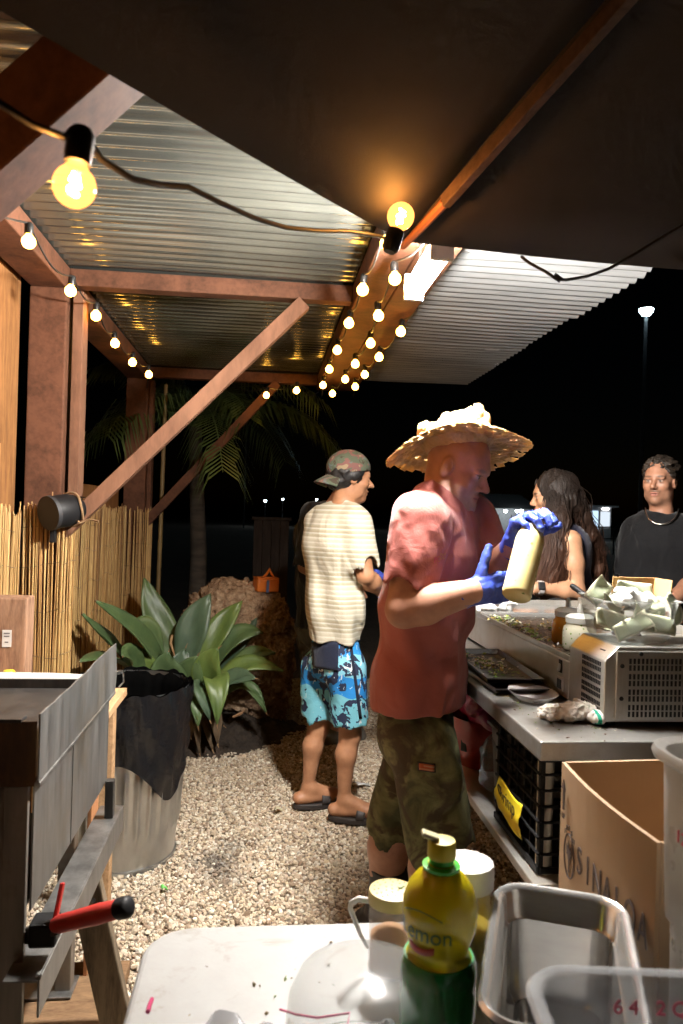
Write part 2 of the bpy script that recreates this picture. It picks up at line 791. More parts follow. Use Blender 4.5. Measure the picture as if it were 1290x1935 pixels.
gravel('gravel', -1.15, 1.9, 1.55, 6.2, .0122, 3,
       lambda x, y: (np.abs((x - .1) / (y + .01)) < .62) & ((y < 4.6) | (np.random.RandomState(1).rand(len(x)) < .75)), .0054, .0094)

# ================================================================== pergola
XL, XC, XR = -.87, .47, 1.43            # left beam, middle beam, roof edge
YF = (1.04, 3.08, 5.12)                 # the three frames in depth
ZB = 2.26                               # underside of the beams
pg = thing('pergola', 'red-brown timber shelter with corrugated metal roof and diagonal braces', 'shelter', (XL, 3.08, 0))
for y in YF:
    MB().span((XL - .07, y - .07, 0), (XL + .07, y + .07, ZB)).build('post', M_timber, pg, bevel=.005)
MB().span((XL + .085, 3.05, 1.36), (XL + .125, 3.14, ZB)).build('post_trim', M_timber_pale, pg, bevel=.003)
MB().span((XL + .073, 5.10, 1.36), (XL + .10, 5.19, ZB)).build('post_trim', M_timber, pg, bevel=.003)
MB().span((XL - .07, .1, ZB), (XL + .07, 5.2, ZB + .09)).build('beam', M_timber, pg, bevel=.005)
MB().span((XC - .135, .1, ZB), (XC - .003, 5.2, ZB + .09)).build('beam', M_timber, pg, bevel=.005)
MB().span((XC + .003, .1, ZB + .004), (XC + .135, 5.2, ZB + .09)).build('beam', M_timber, pg, bevel=.005)
for y in YF:
    MB().span((XL + .07, y - .035, ZB + .02), (XC - .135, y + .035, ZB + .088)).build('cross_beam', M_timber, pg, bevel=.004)
# diagonal braces, post to cross beam
for i, (y, za, zb, xb, m) in enumerate(((1.04, 1.42, 2.278, .02, M_timber), (3.045, 1.275, 2.262, .135, M_timber_pale), (5.09, 1.27, 2.278, .06, M_timber))):
    b = MB()
    w = (.10, .05, .05)[i]
    b.beam((XL + .05, y, za), (xb, y, zb), .06 if i else .09, w, up=(0, 1, 0))
    b.build('brace', m, pg, bevel=.003)
# corrugated sheets, ribs across the shelter
PER = .068
for k in range(8):
    y0 = .12 + k * PER * 9.5
    nper = 10
    zoff = .0022 * (k % 2)
    ns = 10 * nper
    for side, (x0, x1, mt) in enumerate(((XL - .09, XC + .02, M_galv_dimmed), (XC - .02, XR + .012 * math.sin(k * 2.1), M_galv))):
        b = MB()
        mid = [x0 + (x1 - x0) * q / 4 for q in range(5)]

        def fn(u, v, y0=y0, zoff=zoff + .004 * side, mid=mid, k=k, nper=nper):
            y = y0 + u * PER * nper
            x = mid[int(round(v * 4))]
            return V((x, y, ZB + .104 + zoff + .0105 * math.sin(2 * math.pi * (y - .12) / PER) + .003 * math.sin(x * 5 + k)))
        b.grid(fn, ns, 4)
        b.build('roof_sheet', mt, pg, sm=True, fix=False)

# ================================================================== plywood walls and reed screen
MB().span((-.985, 1.2, 0), (-.965, 2.985, 2.36)).build('plywood_wall', M_ply, None, bevel=.002)
tag(bpy.data.objects['plywood_wall'], 'tall orange-brown plywood wall at the left edge behind the reed screen', 'wall')
MB().span((-.962, 2.66, .4), (-.945, 2.76, 1.62)).build('fence_board', wood_mat('pine_board', (.5, .27, .1), (.36, .18, .06), .6, (4, 4, .5)), None, bevel=.002)
tag(bpy.data.objects['fence_board'], 'short upright pine board fixed to the tall plywood wall', 'board')
MB().span((-.985, 3.2, 0), (-.968, 5.04, 1.52)).build('plywood_panel', M_ply, None, bevel=.002)
tag(bpy.data.objects['plywood_panel'], 'low plywood panel showing above the reed screen between two posts', 'panel')


def reed_screen():
    root = thing('reed_screen', 'golden reed screen wrapped round the posts on the left', 'reed screen', (-.9, 3.5, 0))
    path = [(-.935, 1.75), (-.935, 2.96), (-.785, 2.975), (-.78, 3.165), (-.925, 3.19), (-.925, 5.02), (-.775, 5.035), (-.77, 5.20)]
    random.seed(5)
    vs, fs, cs = [], [], []
    dark_seg = {1, 2, 5, 6}
    tops = []
    for s in range(len(path) - 1):
        a, b = V((*path[s], 0)), V((*path[s + 1], 0))
        L = (b - a).length
        d = (b - a) / L
        nrm = V((-d.y, d.x, 0))
        u = 0
        while u < L:
            r = rnd(.0021, .0036)
            p = a + d * (u + r) + nrm * rnd(-.004, .004)
            top = 1.385 + rnd(-.02, .02) + .012 * math.sin(u * 9 + s) + (rnd(.01, .05) if random.random() < .06 else 0)
            tilt = V((d.x, d.y, 0)) * rnd(-.018, .018) + nrm * rnd(-.012, .012)
            n = len(vs)
            for zi, z in enumerate((.02, .7, top)):
                q = p + tilt * (z - .7) + nrm * .006 * math.sin(u * 40 + zi)
                for kk in range(5):
                    an = 6.283 * kk / 5 + u * 50
                    vs.append((q.x + r * math.cos(an), q.y + r * math.sin(an), z))
            for zi in range(2):
                for kk in range(5):
                    k2 = (kk + 1) % 5
                    fs.append((n + zi * 5 + kk, n + zi * 5 + k2, n + zi * 5 + 5 + k2, n + zi * 5 + 5 + kk))
            t = random.random()
            base = V((.62, .42, .17)).lerp(V((.40, .22, .075)), t)
            if random.random() < .1:
                base = V((.24, .12, .04))
            cs += [(*base, 1)] * 15
            u += r * 2 * rnd(.86, 1.25)
    o = mesh_np('reeds', vs, fs, None, root, sm=True)
    o['kind'] = 'stuff'
    at = o.data.color_attributes.new('col', 'FLOAT_COLOR', 'POINT')
    at.data.foreach_set('color', np.array(cs, dtype=np.float32).ravel())
    t = NT('reed')
    ac = t.n.new('ShaderNodeAttribute')
    ac.attribute_name = 'col'
    nz = t.noise(30, 4, stretch=(6, 6, .6))
    t.color(t.mix(.6, ac.outputs['Color'], t.ramp(nz.outputs[0], [(.3, (.5, .42, .35)), (.65, (1, 1, 1))]).outputs[0], 'MULTIPLY'))
    t.set(Roughness=.5)
    o.data.materials.append(t.m)
    mw = pm('binding_wire', (.10, .06, .03), None, .5)
    for z in (.22, .42, .62, .82, 1.0, 1.17, 1.31):
        b = MB()
        for s in range(len(path) - 1):
            a, c = V((*path[s], 0)), V((*path[s + 1], 0))
            L = (c - a).length
            d = (c - a) / L
            nrm = V((d.y, -d.x, 0))
            N = max(2, int(L / .05))
            pts = [a + d * L * q / N + nrm * .0075 + V((0, 0, z + .012 * math.sin(q * .8 + s + z * 9) + rnd(-.004, .004))) for q in range(N + 1)]
            b.tube(pts, .0011, 4)
        b.build('binding_wire', mw, root)


reed_screen()

# ================================================================== umbrella over the camera
def umbrella():
    def cw(lat, Z, z):
        return V((lat * .9947 + Z * .1028, -lat * .1028 + Z * .9947, z))
    c0 = V((.107, 1.5))
    ctr = V((.793, .337))
    d0 = c0 - ctr
    R = d0.length
    a0 = math.atan2(d0.y, d0.x)
    ZE, ZP = 1.962, 2.42
    base = cw(ctr.x, ctr.y, 0)
    root = thing('patio_umbrella', 'large dark brown octagonal umbrella filling the top of the picture', 'umbrella', base)
    corners = [cw(ctr.x + R * math.cos(a0 + k * math.pi / 4), ctr.y + R * math.sin(a0 + k * math.pi / 4), ZE) for k in range(8)]
    peak = cw(ctr.x, ctr.y, ZP)
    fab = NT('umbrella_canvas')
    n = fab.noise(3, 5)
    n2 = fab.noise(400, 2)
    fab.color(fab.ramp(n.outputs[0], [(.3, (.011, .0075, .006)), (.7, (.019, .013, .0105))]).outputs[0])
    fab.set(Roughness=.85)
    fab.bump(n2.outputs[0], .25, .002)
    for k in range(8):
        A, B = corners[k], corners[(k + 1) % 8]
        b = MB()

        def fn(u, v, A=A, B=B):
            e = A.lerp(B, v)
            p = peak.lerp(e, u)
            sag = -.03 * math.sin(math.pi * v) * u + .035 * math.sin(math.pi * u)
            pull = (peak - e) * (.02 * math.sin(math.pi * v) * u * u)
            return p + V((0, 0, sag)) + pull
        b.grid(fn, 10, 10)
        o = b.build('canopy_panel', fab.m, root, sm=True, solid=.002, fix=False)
        rm = wood_mat('umbrella_rib_wood', (.10, .062, .05), (.06, .038, .03), .5, (2, 2, 2))
        r = MB()
        tip = peak.lerp(corners[k], .90) + V((0, 0, -.025 + .035 * math.sin(math.pi * .9)))
        mid = peak.lerp(corners[k], .5) + V((0, 0, -.03 + .035))
        r.beam(peak + V((0, 0, -.05)), mid, .017, .026)
        r.beam(mid, tip, .017, .026)
        rb = r.build('rib', rm, root, bevel=.002)
        e = MB()
        e.tube([tip, tip + (corners[k] - peak).normalized() * .07, corners[k] + V((0, 0, -.012))], [.010, .009, .007], 8)
        e.build('rib_tip', pm('copper_tip', (.30, .12, .06), None, .4, .3), rb)
        s = MB()
        s.beam(mid, cw(ctr.x, ctr.y, ZP - .5), .014, .02)
        s.build('strut', rm, root, bevel=.002)
    MB().tube([base + V((0, 0, .05)), base + V((0, 0, ZP))], .024, 16).build('pole', M_timber, root, sm=True)
    MB().lathe([(.0, 0), (.25, 0), (.25, .05), (.06, .08), (.04, .2), (0, .2)], base, 28).build('base', M_black_plastic, root, sm=True)


umbrella()

# ================================================================== string lights and the LED batten
M_bulb = emit('lit_bulb', (1.0, .46, .065), BULB_STRENGTH)
M_fil = emit('bulb_filament', (1.0, .47, .14), 900.0)
M_socket = pm('bulb_socket', (.012, .011, .010), None, .45)


def bulb_glass():
    """amber glass: mostly see-through, a glossy skin and the glow of the lit bulb"""
    t = NT('amber_bulb_glass')
    t.color((.10, .045, .015))
    t.set(Roughness=.08)
    t.b.inputs['Emission Color'].default_value = (1, .44, .13, 1)
    t.b.inputs['Emission Strength'].default_value = 1.9
    tr = t.n.new('ShaderNodeBsdfTransparent')
    tr.inputs[0].default_value = (1, .86, .58, 1)
    mx = t.n.new('ShaderNodeMixShader')
    mx.inputs[0].default_value = .45
    t.link(tr.outputs[0], mx.inputs[1])
    t.link(t.b.outputs[0], mx.inputs[2])
    t.link(mx.outputs[0], t.out.inputs['Surface'])
    return t.m


M_bglass = bulb_glass()


def globe_profile(r):
    pr = [(0, -r)]
    for k in range(1, 11):
        a = -math.pi / 2 + k / 10 * math.pi * .80
        pr.append((r * math.cos(a), r * math.sin(a)))
    pr.append((r * .42, r * 1.08))
    pr.append((r * .42, r * 1.2))
    return pr


def axis_frame(up):
    z = Vector(up).normalized()
    x = z.cross(V((0, 1, 0.01)))
    x = x.normalized()
    y = z.cross(x)
    return Matrix((x, y, z)).transposed()


def hang_bulb(root, c, r=.02, up=(0, 0, 1), fancy=False):
    c = V(c)
    M = axis_frame(up)
    if fancy:
        b = MB().lathe(globe_profile(r), c, 28, M).build('bulb', M_bglass, root, sm=True)
        f = MB()
        pts = [c + M @ V((r * .22 * math.sin(q * 1.9), r * .22 * math.cos(q * 1.9), r * (-.45 + .95 * abs(((q / 6) % 2) - 1)))) for q in range(13)]
        f.tube(pts, r * .12, 6)
        f.build('filament', M_fil, b, sm=True)
    else:
        b = MB().lathe(globe_profile(r), c, 16, M).build('bulb', M_bulb, root, sm=True)
    s = MB().lathe([(0, r * 1.1), (r * .62, r * 1.1), (r * .66, r * 1.5), (r * .66, r * 2.5), (r * .45, r * 2.8), (0, r * 2.8)], c, 14, M)
    s.build('socket', M_socket, b, sm=True)
    return c + M @ V((0, 0, r * 2.75))


def string_light(label, pxs, z, ends=(None, None), r=.02):
    cs = [G(px, py, z) for px, py in pxs]
    root = thing('string_light', label, 'string light', cs[0], 'warm bulb strings')
    tops = [hang_bulb(root, c, r, (rnd(-.12, .12), rnd(-.12, .12), 1)) for c in cs]
    pts = ([V(ends[0])] if ends[0] else []) + tops + ([V(ends[1])] if ends[1] else [])
    full = []
    for i in range(len(pts) - 1):
        L = (pts[i + 1] - pts[i]).length
        for q in range(8):
            t = q / 8
            p = pts[i].lerp(pts[i + 1], t)
            full.append(p + V((0, 0, -.10 * L * math.sin(math.pi * t))))
    full.append(pts[-1])
    MB().tube(full, .0032, 6).build('wire', M_wire, root, sm=True)


random.seed(11)
string_light('warm bulb string under the left roof beam above the reed screen', [(54, 457), (133, 550), (181, 597), (217, 649), (250, 685), (281, 708)], 2.175,
             (V((XL + .02, 1.9, 2.25)), V((XL + .05, 5.15, 2.25))))
string_light('warm bulb string along the left edge of the middle roof beam', [(731, 460), (685, 548), (659, 611), (637, 662), (622, 698), (610, 728)], 2.185,
             (V((XC - .1, 1.5, 2.25)), V((XC - .1, 5.18, 2.24))))
string_light('warm bulb string along the middle of the middle roof beam', [(746, 527), (715, 597), (700, 649), (671, 688), (652, 717), (628, 744)], 2.17,
             (V((XC, 1.9, 2.255)), V((XC, 5.18, 2.24))))
string_light('warm bulb string along the right edge of the middle roof beam', [(757, 627), (716, 675), (689, 708), (671, 731)], 2.185,
             (V((XC + .13, 3.0, 2.255)), V((XC + .12, 5.18, 2.24))))
string_light('short string of two bulbs under the far cross beam', [(503, 747), (560, 738)], 2.165,
             (V((-.25, 5.15, 2.26)), V((.35, 5.2, 2.25))))

# near string: the big bulb at the upper left, its black cable runs to the umbrella corner
nb = P(140, 352, .69)
root = thing('string_light', 'near black cable with one large glowing bulb at upper left', 'string light', nb)
tp = hang_bulb(root, nb, .0195, (.10, 0, 1), True)
pts = [P(-60, 165, .62), P(0, 195, .63), P(60, 235, .65), P(120, 258, .675), tp, P(190, 300, .72), P(250, 338, .76), P(305, 350, .81), P(355, 353, .86), P(420, 385, .93), P(480, 412, 1.0), P(540, 430, 1.08), P(600, 436, 1.18), P(660, 437, 1.28), P(715, 446, 1.38), P(738, 454, 1.45)]
MB().tube(pts, .0036, 8).build('wire', M_wire, root, sm=True)
nb2 = P(757, 409, 1.34)
root = thing('umbrella_bulb', 'glowing bulb standing upright at the umbrella corner', 'light bulb', nb2)
hang_bulb(root, nb2, .0245, (-.30, 0, -1), True)
# cable hanging from the umbrella edge on the right
cb = thing('hanging_cable', 'slack black cable looping below the umbrella edge at right', 'cable', P(1055, 528, 1.45))
pts = [P(985, 485, 1.5), P(1000, 497, 1.48), P(1030, 513, 1.47), P(1052, 528, 1.46), P(1070, 529, 1.46), P(1110, 522, 1.46), P(1150, 508, 1.46), P(1200, 480, 1.45), P(1240, 455, 1.44), P(1300, 420, 1.42)]
MB().tube(pts, .0032, 6).build('cord', M_wire, cb, sm=True)
MB().tube([P(1046, 520, 1.46), P(1060, 530, 1.459)], [.0065, .006], 8).build('plug', M_black_plastic, cb, sm=True)

# LED batten hung under the middle beam
LC = P(806, 512, 2.08)
LX, LZ = LC.x, LC.z
LY0, LY1 = LC.y - .17, LC.y + .17
led = thing('led_batten', 'blinding white LED batten hung under the middle roof beam', 'lamp', (LX, LC.y, ZB))
MB().tube([V((LX, LY0, LZ)), V((LX, LY1, LZ))], .031, 16).build('tube', emit('led_white', (1.0, .965, .91), LED_STRENGTH), led, sm=True)
pm('white_housing', (.7, .7, .7), None, .4)
MB().span((LX - .007, LY0 - .03, LZ + .046), (LX + .007, LY1 + .03, LZ + .058)).build('spine', MATS['white_housing'], led, bevel=.002)
for y in (LY0 - .012, LY1 + .012):
    MB().span((LX - .030, y - .01, LZ - .032), (LX + .030, y + .01, LZ + .0465)).build('end_cap', MATS['white_housing'], led, bevel=.003)
for y in (LC.y - .1, LC.y + .1):
    MB().tube([V((LX, y, LZ + .045)), V((LX, y, ZB + .006))], .004, 6).build('hanger', M_wire, led)

# ================================================================== left side: griddle, stand, trash can, plants
def streak_metal(name, c1, c2, rough=.4, metal=.8, stretch=(5, 5, .8), rust=None, rlo=.55, rhi=.7):
    if name in MATS:
        return MATS[name]
    t = NT(name)
    n = t.noise(5, 6, .65, stretch=stretch, dist=.3)
    n2 = t.noise(3, 6, .7)
    c = t.ramp(n.outputs[0], [(.3, c2), (.68, c1)]).outputs[0]
    if rust:
        c = t.mix(t.ramp(n2.outputs[0], [(rlo, (0, 0, 0)), (rhi, (1, 1, 1))]).outputs[0], c, rust)
    t.color(c)
    t.set(Metallic=metal)
    t.link(t.math('MULTIPLY_ADD', n.outputs[0], .3, rough - .12), t.b.inputs['Roughness'])
    t.bump(n.outputs[0], .08, .004)
    MATS[name] = t.m
    return t.m


M_rawsteel = streak_metal('raw_sheet_steel', (.33, .32, .305), (.16, .157, .152), .42, .85, rust=(.22, .17, .11), rlo=.5, rhi=.8)
M_rust = streak_metal('rusted_steel', (.11, .065, .035), (.035, .022, .015), .7, .3, rust=(.20, .085, .03), rlo=.45, rhi=.75)
M_darksteel = streak_metal('seasoned_steel', (.085, .08, .075), (.035, .033, .032), .45, .6, rust=(.12, .075, .05), rlo=.55, rhi=.85)

GX0, GX1, GY0, GY1 = -1.15, -.405, 1.42, 2.12
gr = thing('griddle', 'large raw steel griddle with a tall side guard at the left', 'griddle', ((GX0 + GX1) / 2, (GY0 + GY1) / 2, 0))
# side guard: a bent sheet with an uneven top edge
b = MB()
N = 16
tops = [1.020 + (.006 if q > 9 else 0) + .0012 * math.sin(q * 2.3) for q in range(N + 1)]
poly = [V((GX1, GY0 + (GY1 - GY0) * q / N, tops[q])) for q in range(N + 1)]
poly += [V((GX1, GY1 + .02, .93)), V((GX1, GY1, .893)), V((GX1, GY0, .893))]
b.prism(poly, (.004, 0, 0))
b.build('side_guard', M_rawsteel, gr, bevel=.001)
MB().span((GX1 - .02, GY0, .885), (GX1 + .006, GY1, .8925)).build('guard_flange', M_rawsteel, gr, bevel=.001)
MB().span((GX0, GY0, .885), (GX1 - .003, GY0 + .004, 1.006)).build('front_plate', M_rust, gr, bevel=.001)
MB().span((GX0, GY1 - .004, .885), (GX1 - .003, GY1, .925)).build('back_plate', M_darksteel, gr, bevel=.001)
MB().span((GX0, GY0 + .005, .894), (GX1 - .003, GY1 - .005, .900)).build('cooking_plate', M_darksteel, gr)
MB().span((GX0, GY0 - .002, 1.003), (GX1 - .03, GY0 + .03, 1.010)).build('front_lip', M_darksteel, gr, bevel=.001)
MB().span((GX1 - .013, GY0 + .02, .645), (GX1 - .009, GY1 - .01, .884)).build('side_panel', M_rawsteel, gr, bevel=.001)
MB().span((GX1 - .012, GY0 + .30, .645), (GX1 - .0075, GY0 + .304, .884)).build('panel_seam', M_rawsteel, gr)
MB().span((GX0, GY1 - .02, .645), (GX1 - .016, GY1 - .016, .884)).build('rear_panel', M_rust, gr)
MB().span((GX1 - .06, GY0 + .004, .38), (GX1 - .016, GY0 + .018, .884)).build('front_leg', streak_metal('leg_steel', (.3, .27, .23), (.17, .15, .13), .5, .7, rust=(.2, .13, .08)), gr, bevel=.002)
MB().span((GX0, GY0 + .05, .66), (GX1 - .07, GY0 + .08, .74)).build('burner_tray', M_rust, gr, bevel=.003)
MB().span((GX0, GY0 + .02, .56), (GX1 - .07, GY1 - .03, .566)).build('lower_shelf', M_darksteel, gr)
# angle iron rail
MB().span((GX1 - .035, GY0 - .05, .553), (GX1 + .025, GY1 + .04, .557)).build('rail', M_rawsteel, gr, bevel=.001)
MB().span((GX1 + .0255, GY0 - .05, .49), (GX1 + .0295, GY1 + .04, .5575)).build('rail_flange', M_rawsteel, gr, bevel=.001)
MB().span((GX1 - .005, GY1 - .055, .558), (GX1 + .018, GY1 - .03, .66)).build('bracket', M_darksteel, gr, bevel=.002)
# rear legs
f = G(120, 1898)
MB().span((f.x - .022, f.y - .022, .012), (f.x + .022, f.y + .022, .552)).build('leg', streak_metal('leg_steel', (0, 0, 0), (0, 0, 0)), gr, bevel=.003)
MB().span((f.x - .13, f.y - .05, .046), (f.x + .03, f.y + .05, .052)).build('foot_plate', M_rawsteel, gr, bevel=.002)
MB().span((GX0, GY0 + .03, 0), (GX0 + .045, GY0 + .075, .885)).build('leg', MATS['leg_steel'], gr, bevel=.003)
MB().span((GX0, GY1 - .075, 0), (GX0 + .045, GY1 - .03, .885)).build('leg', MATS['leg_steel'], gr, bevel=.003)
MB().span((GX1 - .11, GY0 + .03, 0), (GX1 - .065, GY0 + .075, .885)).build('leg', MATS['leg_steel'], gr, bevel=.003)
# little hook at the far end of the guard
MB().tube([V((GX1 + .004, GY1 + .01, .945)), V((GX1 + .022, GY1 + .012, .948)), V((GX1 + .025, GY1 + .012, .915)), V((GX1 + .012, GY1 + .012, .90))], .003, 6).build('hook', pm('bright_steel', (.7, .7, .7), None, .2, 1.0), gr, sm=True)

pl = MB().span((f.x - .18, f.y - .13, .003), (f.x + .16, f.y + .13, .0425)).build('ground_plank', wood_mat('weathered_plank', (.28, .17, .09), (.16, .09, .05), .8, (1, 4, 4)), None, bevel=.004)
tag(pl, 'brown wooden plank on the gravel under the griddle leg', 'plank')
sh = thing('sawhorse_leg', 'grey weathered timber leg slanting down beside the griddle', 'timber', G(228, 1985))
MB().beam(P(158, 1650, 1.86), G(230, 1990) + V((0, 0, .02)), .075, .04, up=(0, -1, .3)).build('timber', wood_mat('grey_timber', (.20, .15, .10), (.10, .075, .05), .8, (4, 4, .6)), sh, bevel=.004)
MB().tube([P(172, 1700, 1.83), P(176, 1702, 1.82)], .006, 8).build('bolt', MATS['bright_steel'], sh)

# clamp with a red handle
cl = thing('bar_clamp', 'bar clamp with a red and black grip sticking out from the griddle', 'clamp', P(110, 1750, 1.38))
a, c = P(103, 1748, 1.37), P(246, 1712, 1.31)
MB().tube([a, a.lerp(c, .08), a.lerp(c, .3), a.lerp(c, .6), a.lerp(c, .82), a.lerp(c, .84)], [.013, .0165, .017, .0185, .0165, .015], 12).build('grip', pm('red_rubber', (.52, .035, .025), (.36, .02, .016), .45, bump=.1, bscale=120), cl, sm=True)
MB().tube([a.lerp(c, .835), a.lerp(c, .87), a.lerp(c, .97), c], [.0165, .0185, .0185, .012], 12).build('grip_end', M_black_plastic, cl, sm=True)
MB().beam(P(118, 1668, 1.40), P(101, 1752, 1.37), .008, .016, up=(0, -1, 0)).build('lever', MATS['red_rubber'], cl, bevel=.002)
MB().beam(P(108, 1750, 1.37), P(-60, 1800, 1.42), .012, .028, up=(0, 0, 1)).build('bar', M_darksteel, cl, bevel=.002)
MB().box(P(85, 1757, 1.39), (.05, .05, .045)).build('jaw', M_black_plastic, cl, bevel=.006)

# wooden stand behind the griddle with a tub, a block and a bottle
M_pine = wood_mat('pine', (.55, .34, .18), (.42, .24, .12), .6, (5, 1, 5))
st = thing('wooden_stand', 'small pine stand with a slanted brace behind the griddle', 'stand', (-.7, 2.45, 0))
MB().span((-1.12, 2.19, .745), (-.462, 2.66, .772)).build('top', M_pine, st, bevel=.003)
MB().span((-.486, 2.21, .02), (-.474, 2.30, .744)).build('side_board', wood_mat('pine_edge', (.48, .22, .1), (.36, .15, .06), .6, (5, 5, 1)), st, bevel=.002)
MB().span((-1.11, 2.22, .02), (-1.06, 2.27, .744)).build('leg', M_pine, st, bevel=.003)
MB().span((-1.11, 2.58, .02), (-1.06, 2.63, .744)).build('leg', M_pine, st, bevel=.003)
MB().span((-.54, 2.58, .02), (-.49, 2.63, .744)).build('leg', M_pine, st, bevel=.003)
MB().beam((-.478, 2.195, .42), (-.60, 2.195, .10), .02, .04, up=(0, 1, 0)).build('brace', M_pine, st, bevel=.002)
tb = thing('plastic_tub', 'shallow white plastic tub on the stand behind the griddle', 'tub', (-.75, 2.42, .772))
M_whitep = pm('white_plastic', (.72, .72, .70), (.62, .62, .6), .38, bump=.03, bscale=60)
MB().lathe([(.0, .012), (.19, .012), (.235, .102), (.245, .108), (.25, .112), (.245, .105), (.215, .006), (0, .003)], (-.75, 2.30, .772), 40, sx=1.25, sy=.34).build('bowl', M_whitep, tb, sm=True)
bk = thing('wooden_block', 'upright weathered wood block with a white sticker at the left edge', 'block', P(20, 1262, 2.52))
q = P(18, 1262, 2.52)
MB().span((q.x - .25, q.y, .785), (q.x + .05, q.y + .09, 1.085)).build('block', wood_mat('old_block', (.36, .21, .13), (.2, .11, .07), .75, (5, 5, .7)), bk, bevel=.006)
s_ = P(14, 1207, 2.515)
MB().box(V((q.x - .012, q.y - .0012, s_.z)), (.030, .002, .058)).build('sticker', pm('paper_white', (.75, .75, .73), None, .6), bk)
for i, (dz, w) in enumerate(((.018, .02), (.008, .018), (-.012, .012))):
    MB().box(V((q.x - .012, q.y - .0026, s_.z + dz)), (w, .001, .004)).build('print', pm('grey_print', (.15, .15, .16), None, .6), bk)
yb = thing('yellow_cap_bottle', 'small bottle with a yellow cap behind the griddle', 'bottle', P(17, 1275, 2.33))
q = P(17, 1262, 2.33)
MB().lathe([(0, 0), (.03, 0), (.03, .07), (.015, .085), (.015, .09)], V((q.x, q.y, .772)), 20).build('bottle', pm('green_bottle', (.06, .1, .03), None, .2), yb, sm=True)
MB().lathe([(0, .088), (.018, .088), (.018, .106), (.016, .109), (0, .109)], V((q.x, q.y, .772)), 20).build('cap', pm('yellow_cap', (.75, .6, .03), (.65, .5, .02), .35), yb, sm=True)

# black spotlight tied to the brace
sp = thing('black_spotlight', 'black barrel-shaped spotlight tied to the brace with twine', 'spotlight', P(115, 968, 2.86))
A_, B_ = P(92, 970, 2.80), P(152, 960, 2.92)
M = axis_frame(B_ - A_)
L = (B_ - A_).length
MB().lathe([(0, .012), (.050, .010), (.054, 0), (.060, .002), (.064, .02), (.064, L * .5), (.058, L * .75), (.044, L * .95), (0, L)], A_, 28, M).build('housing', M_black_plastic, sp, sm=True)
MB().lathe([(.056, -.004), (.066, -.004), (.067, .012), (.060, .014), (.055, .006)], A_, 28, M).build('rim', pm('black_rubber', (.02, .02, .022), None, .6), sp, sm=True)
MB().box(P(100, 1008, 2.84), (.022, .02, .07)).build('bracket', M_black_plastic, sp, bevel=.003)
rp = []
for k in range(25):
    a = 2 * math.pi * k / 24
    rp.append(A_.lerp(B_, .72) + M @ V((.066 * math.cos(a), .066 * math.sin(a), .006 * math.sin(3 * a))))
MB().tube(rp, .005, 6).build('twine', M_rope, sp, sm=True)
MB().tube([rp[16], P(148, 985, 2.85), P(152, 988, 2.86), P(165, 982, 2.86), P(178, 983, 2.85), P(186, 986, 2.84)], .004, 6).build('twine', M_rope, sp, sm=True)
MB().tube([P(134, 938, 2.9), P(148, 938, 2.92), P(160, 941, 2.95)], .003, 6).build('clip', MATS['bright_steel'], sp, sm=True)

# ------------------------------------------------------------------ trash can with a black bag
def trash_can():
    c = G(228, 1612)
    root = thing('trash_can', 'galvanised ribbed trash can lined with a black bag', 'trash can', c)
    H, r0, r1 = .68, .212, .252
    n = 420
    prof = []
    for k in range(30):
        z = .01 + H * k / 29
        r = r0 + (r1 - r0) * k / 29
        hoop = .007 * math.exp(-((z - .115) / .008) ** 2) + .006 * math.exp(-((z - .62) / .008) ** 2)
        prof.append((r + hoop, z))
    b = MB()
    b.lathe([(0, .012)] + prof, c, n, open_top=True, wob=lambda a, z: (.045 * (abs(math.sin(a * 15)) ** 5) if .135 < z < .40 else 0))
    b.build('can', galv('zinc_can', (.62, .63, .63), .27, (2, 2, 1)), root, sm=True)
    MB().lathe([(r0 - .004, 0), (r0 + .006, 0), (r0 + .006, .02), (r0 - .002, .02)], c, 48).build('base_ring', MATS['zinc_can'], root, sm=True)
    # bag: outer skirt folded over the rim, and the inside
    random.seed(8)
    rim = r1 + .008

    def low(a):
        return .42 + .025 * math.sin(3 * a + 1) + .008 * math.sin(8 * a) - .15 * math.exp(-((math.atan2(math.sin(a + .55), math.cos(a + .55))) / .38) ** 2)

    def skirt(u, v):
        a = 2 * math.pi * u
        z1 = H + .014 + .006 * math.sin(9 * a) + .004 * math.sin(23 * a)
        z = z1 + (low(a) - z1) * v
        rr = r0 + (r1 - r0) * z / H + .013 + .006 * math.sin(7 * a + 9 * v) * v + .003 * math.sin(31 * a) + .004 * math.sin(15 * a + 30 * z)
        return c + V((rr * math.cos(a), rr * math.sin(a), z))
    t = NT('black_bag')
    nz = t.noise(14, 5, .6, dist=1.2)
    t.color((.008, .008, .009))
    t.set(Roughness=.26)
    t.b.inputs['Specular IOR Level'].default_value = .5
    t.bump(nz.outputs[0], .45, .02)
    sk = MB().grid(skirt, 120, 14).build('bag', t.m, root, sm=True, fix=False)

    def inner(u, v):
        a = 2 * math.pi * u
        z1 = H + .014 + .006 * math.sin(9 * a) + .004 * math.sin(23 * a)
        rr = lerp(r1 + .011, r1 - .020, min(1, v * 8)) - .035 * v + .002 * math.sin(31 * a) + .010 * math.sin(11 * a + 2) * v
        return c + V((rr * math.cos(a), rr * math.sin(a), z1 + .003 - .38 * v))
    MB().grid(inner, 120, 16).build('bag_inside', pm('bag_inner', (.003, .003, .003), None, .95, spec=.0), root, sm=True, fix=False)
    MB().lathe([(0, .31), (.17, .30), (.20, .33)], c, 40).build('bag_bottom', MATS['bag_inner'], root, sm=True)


trash_can()

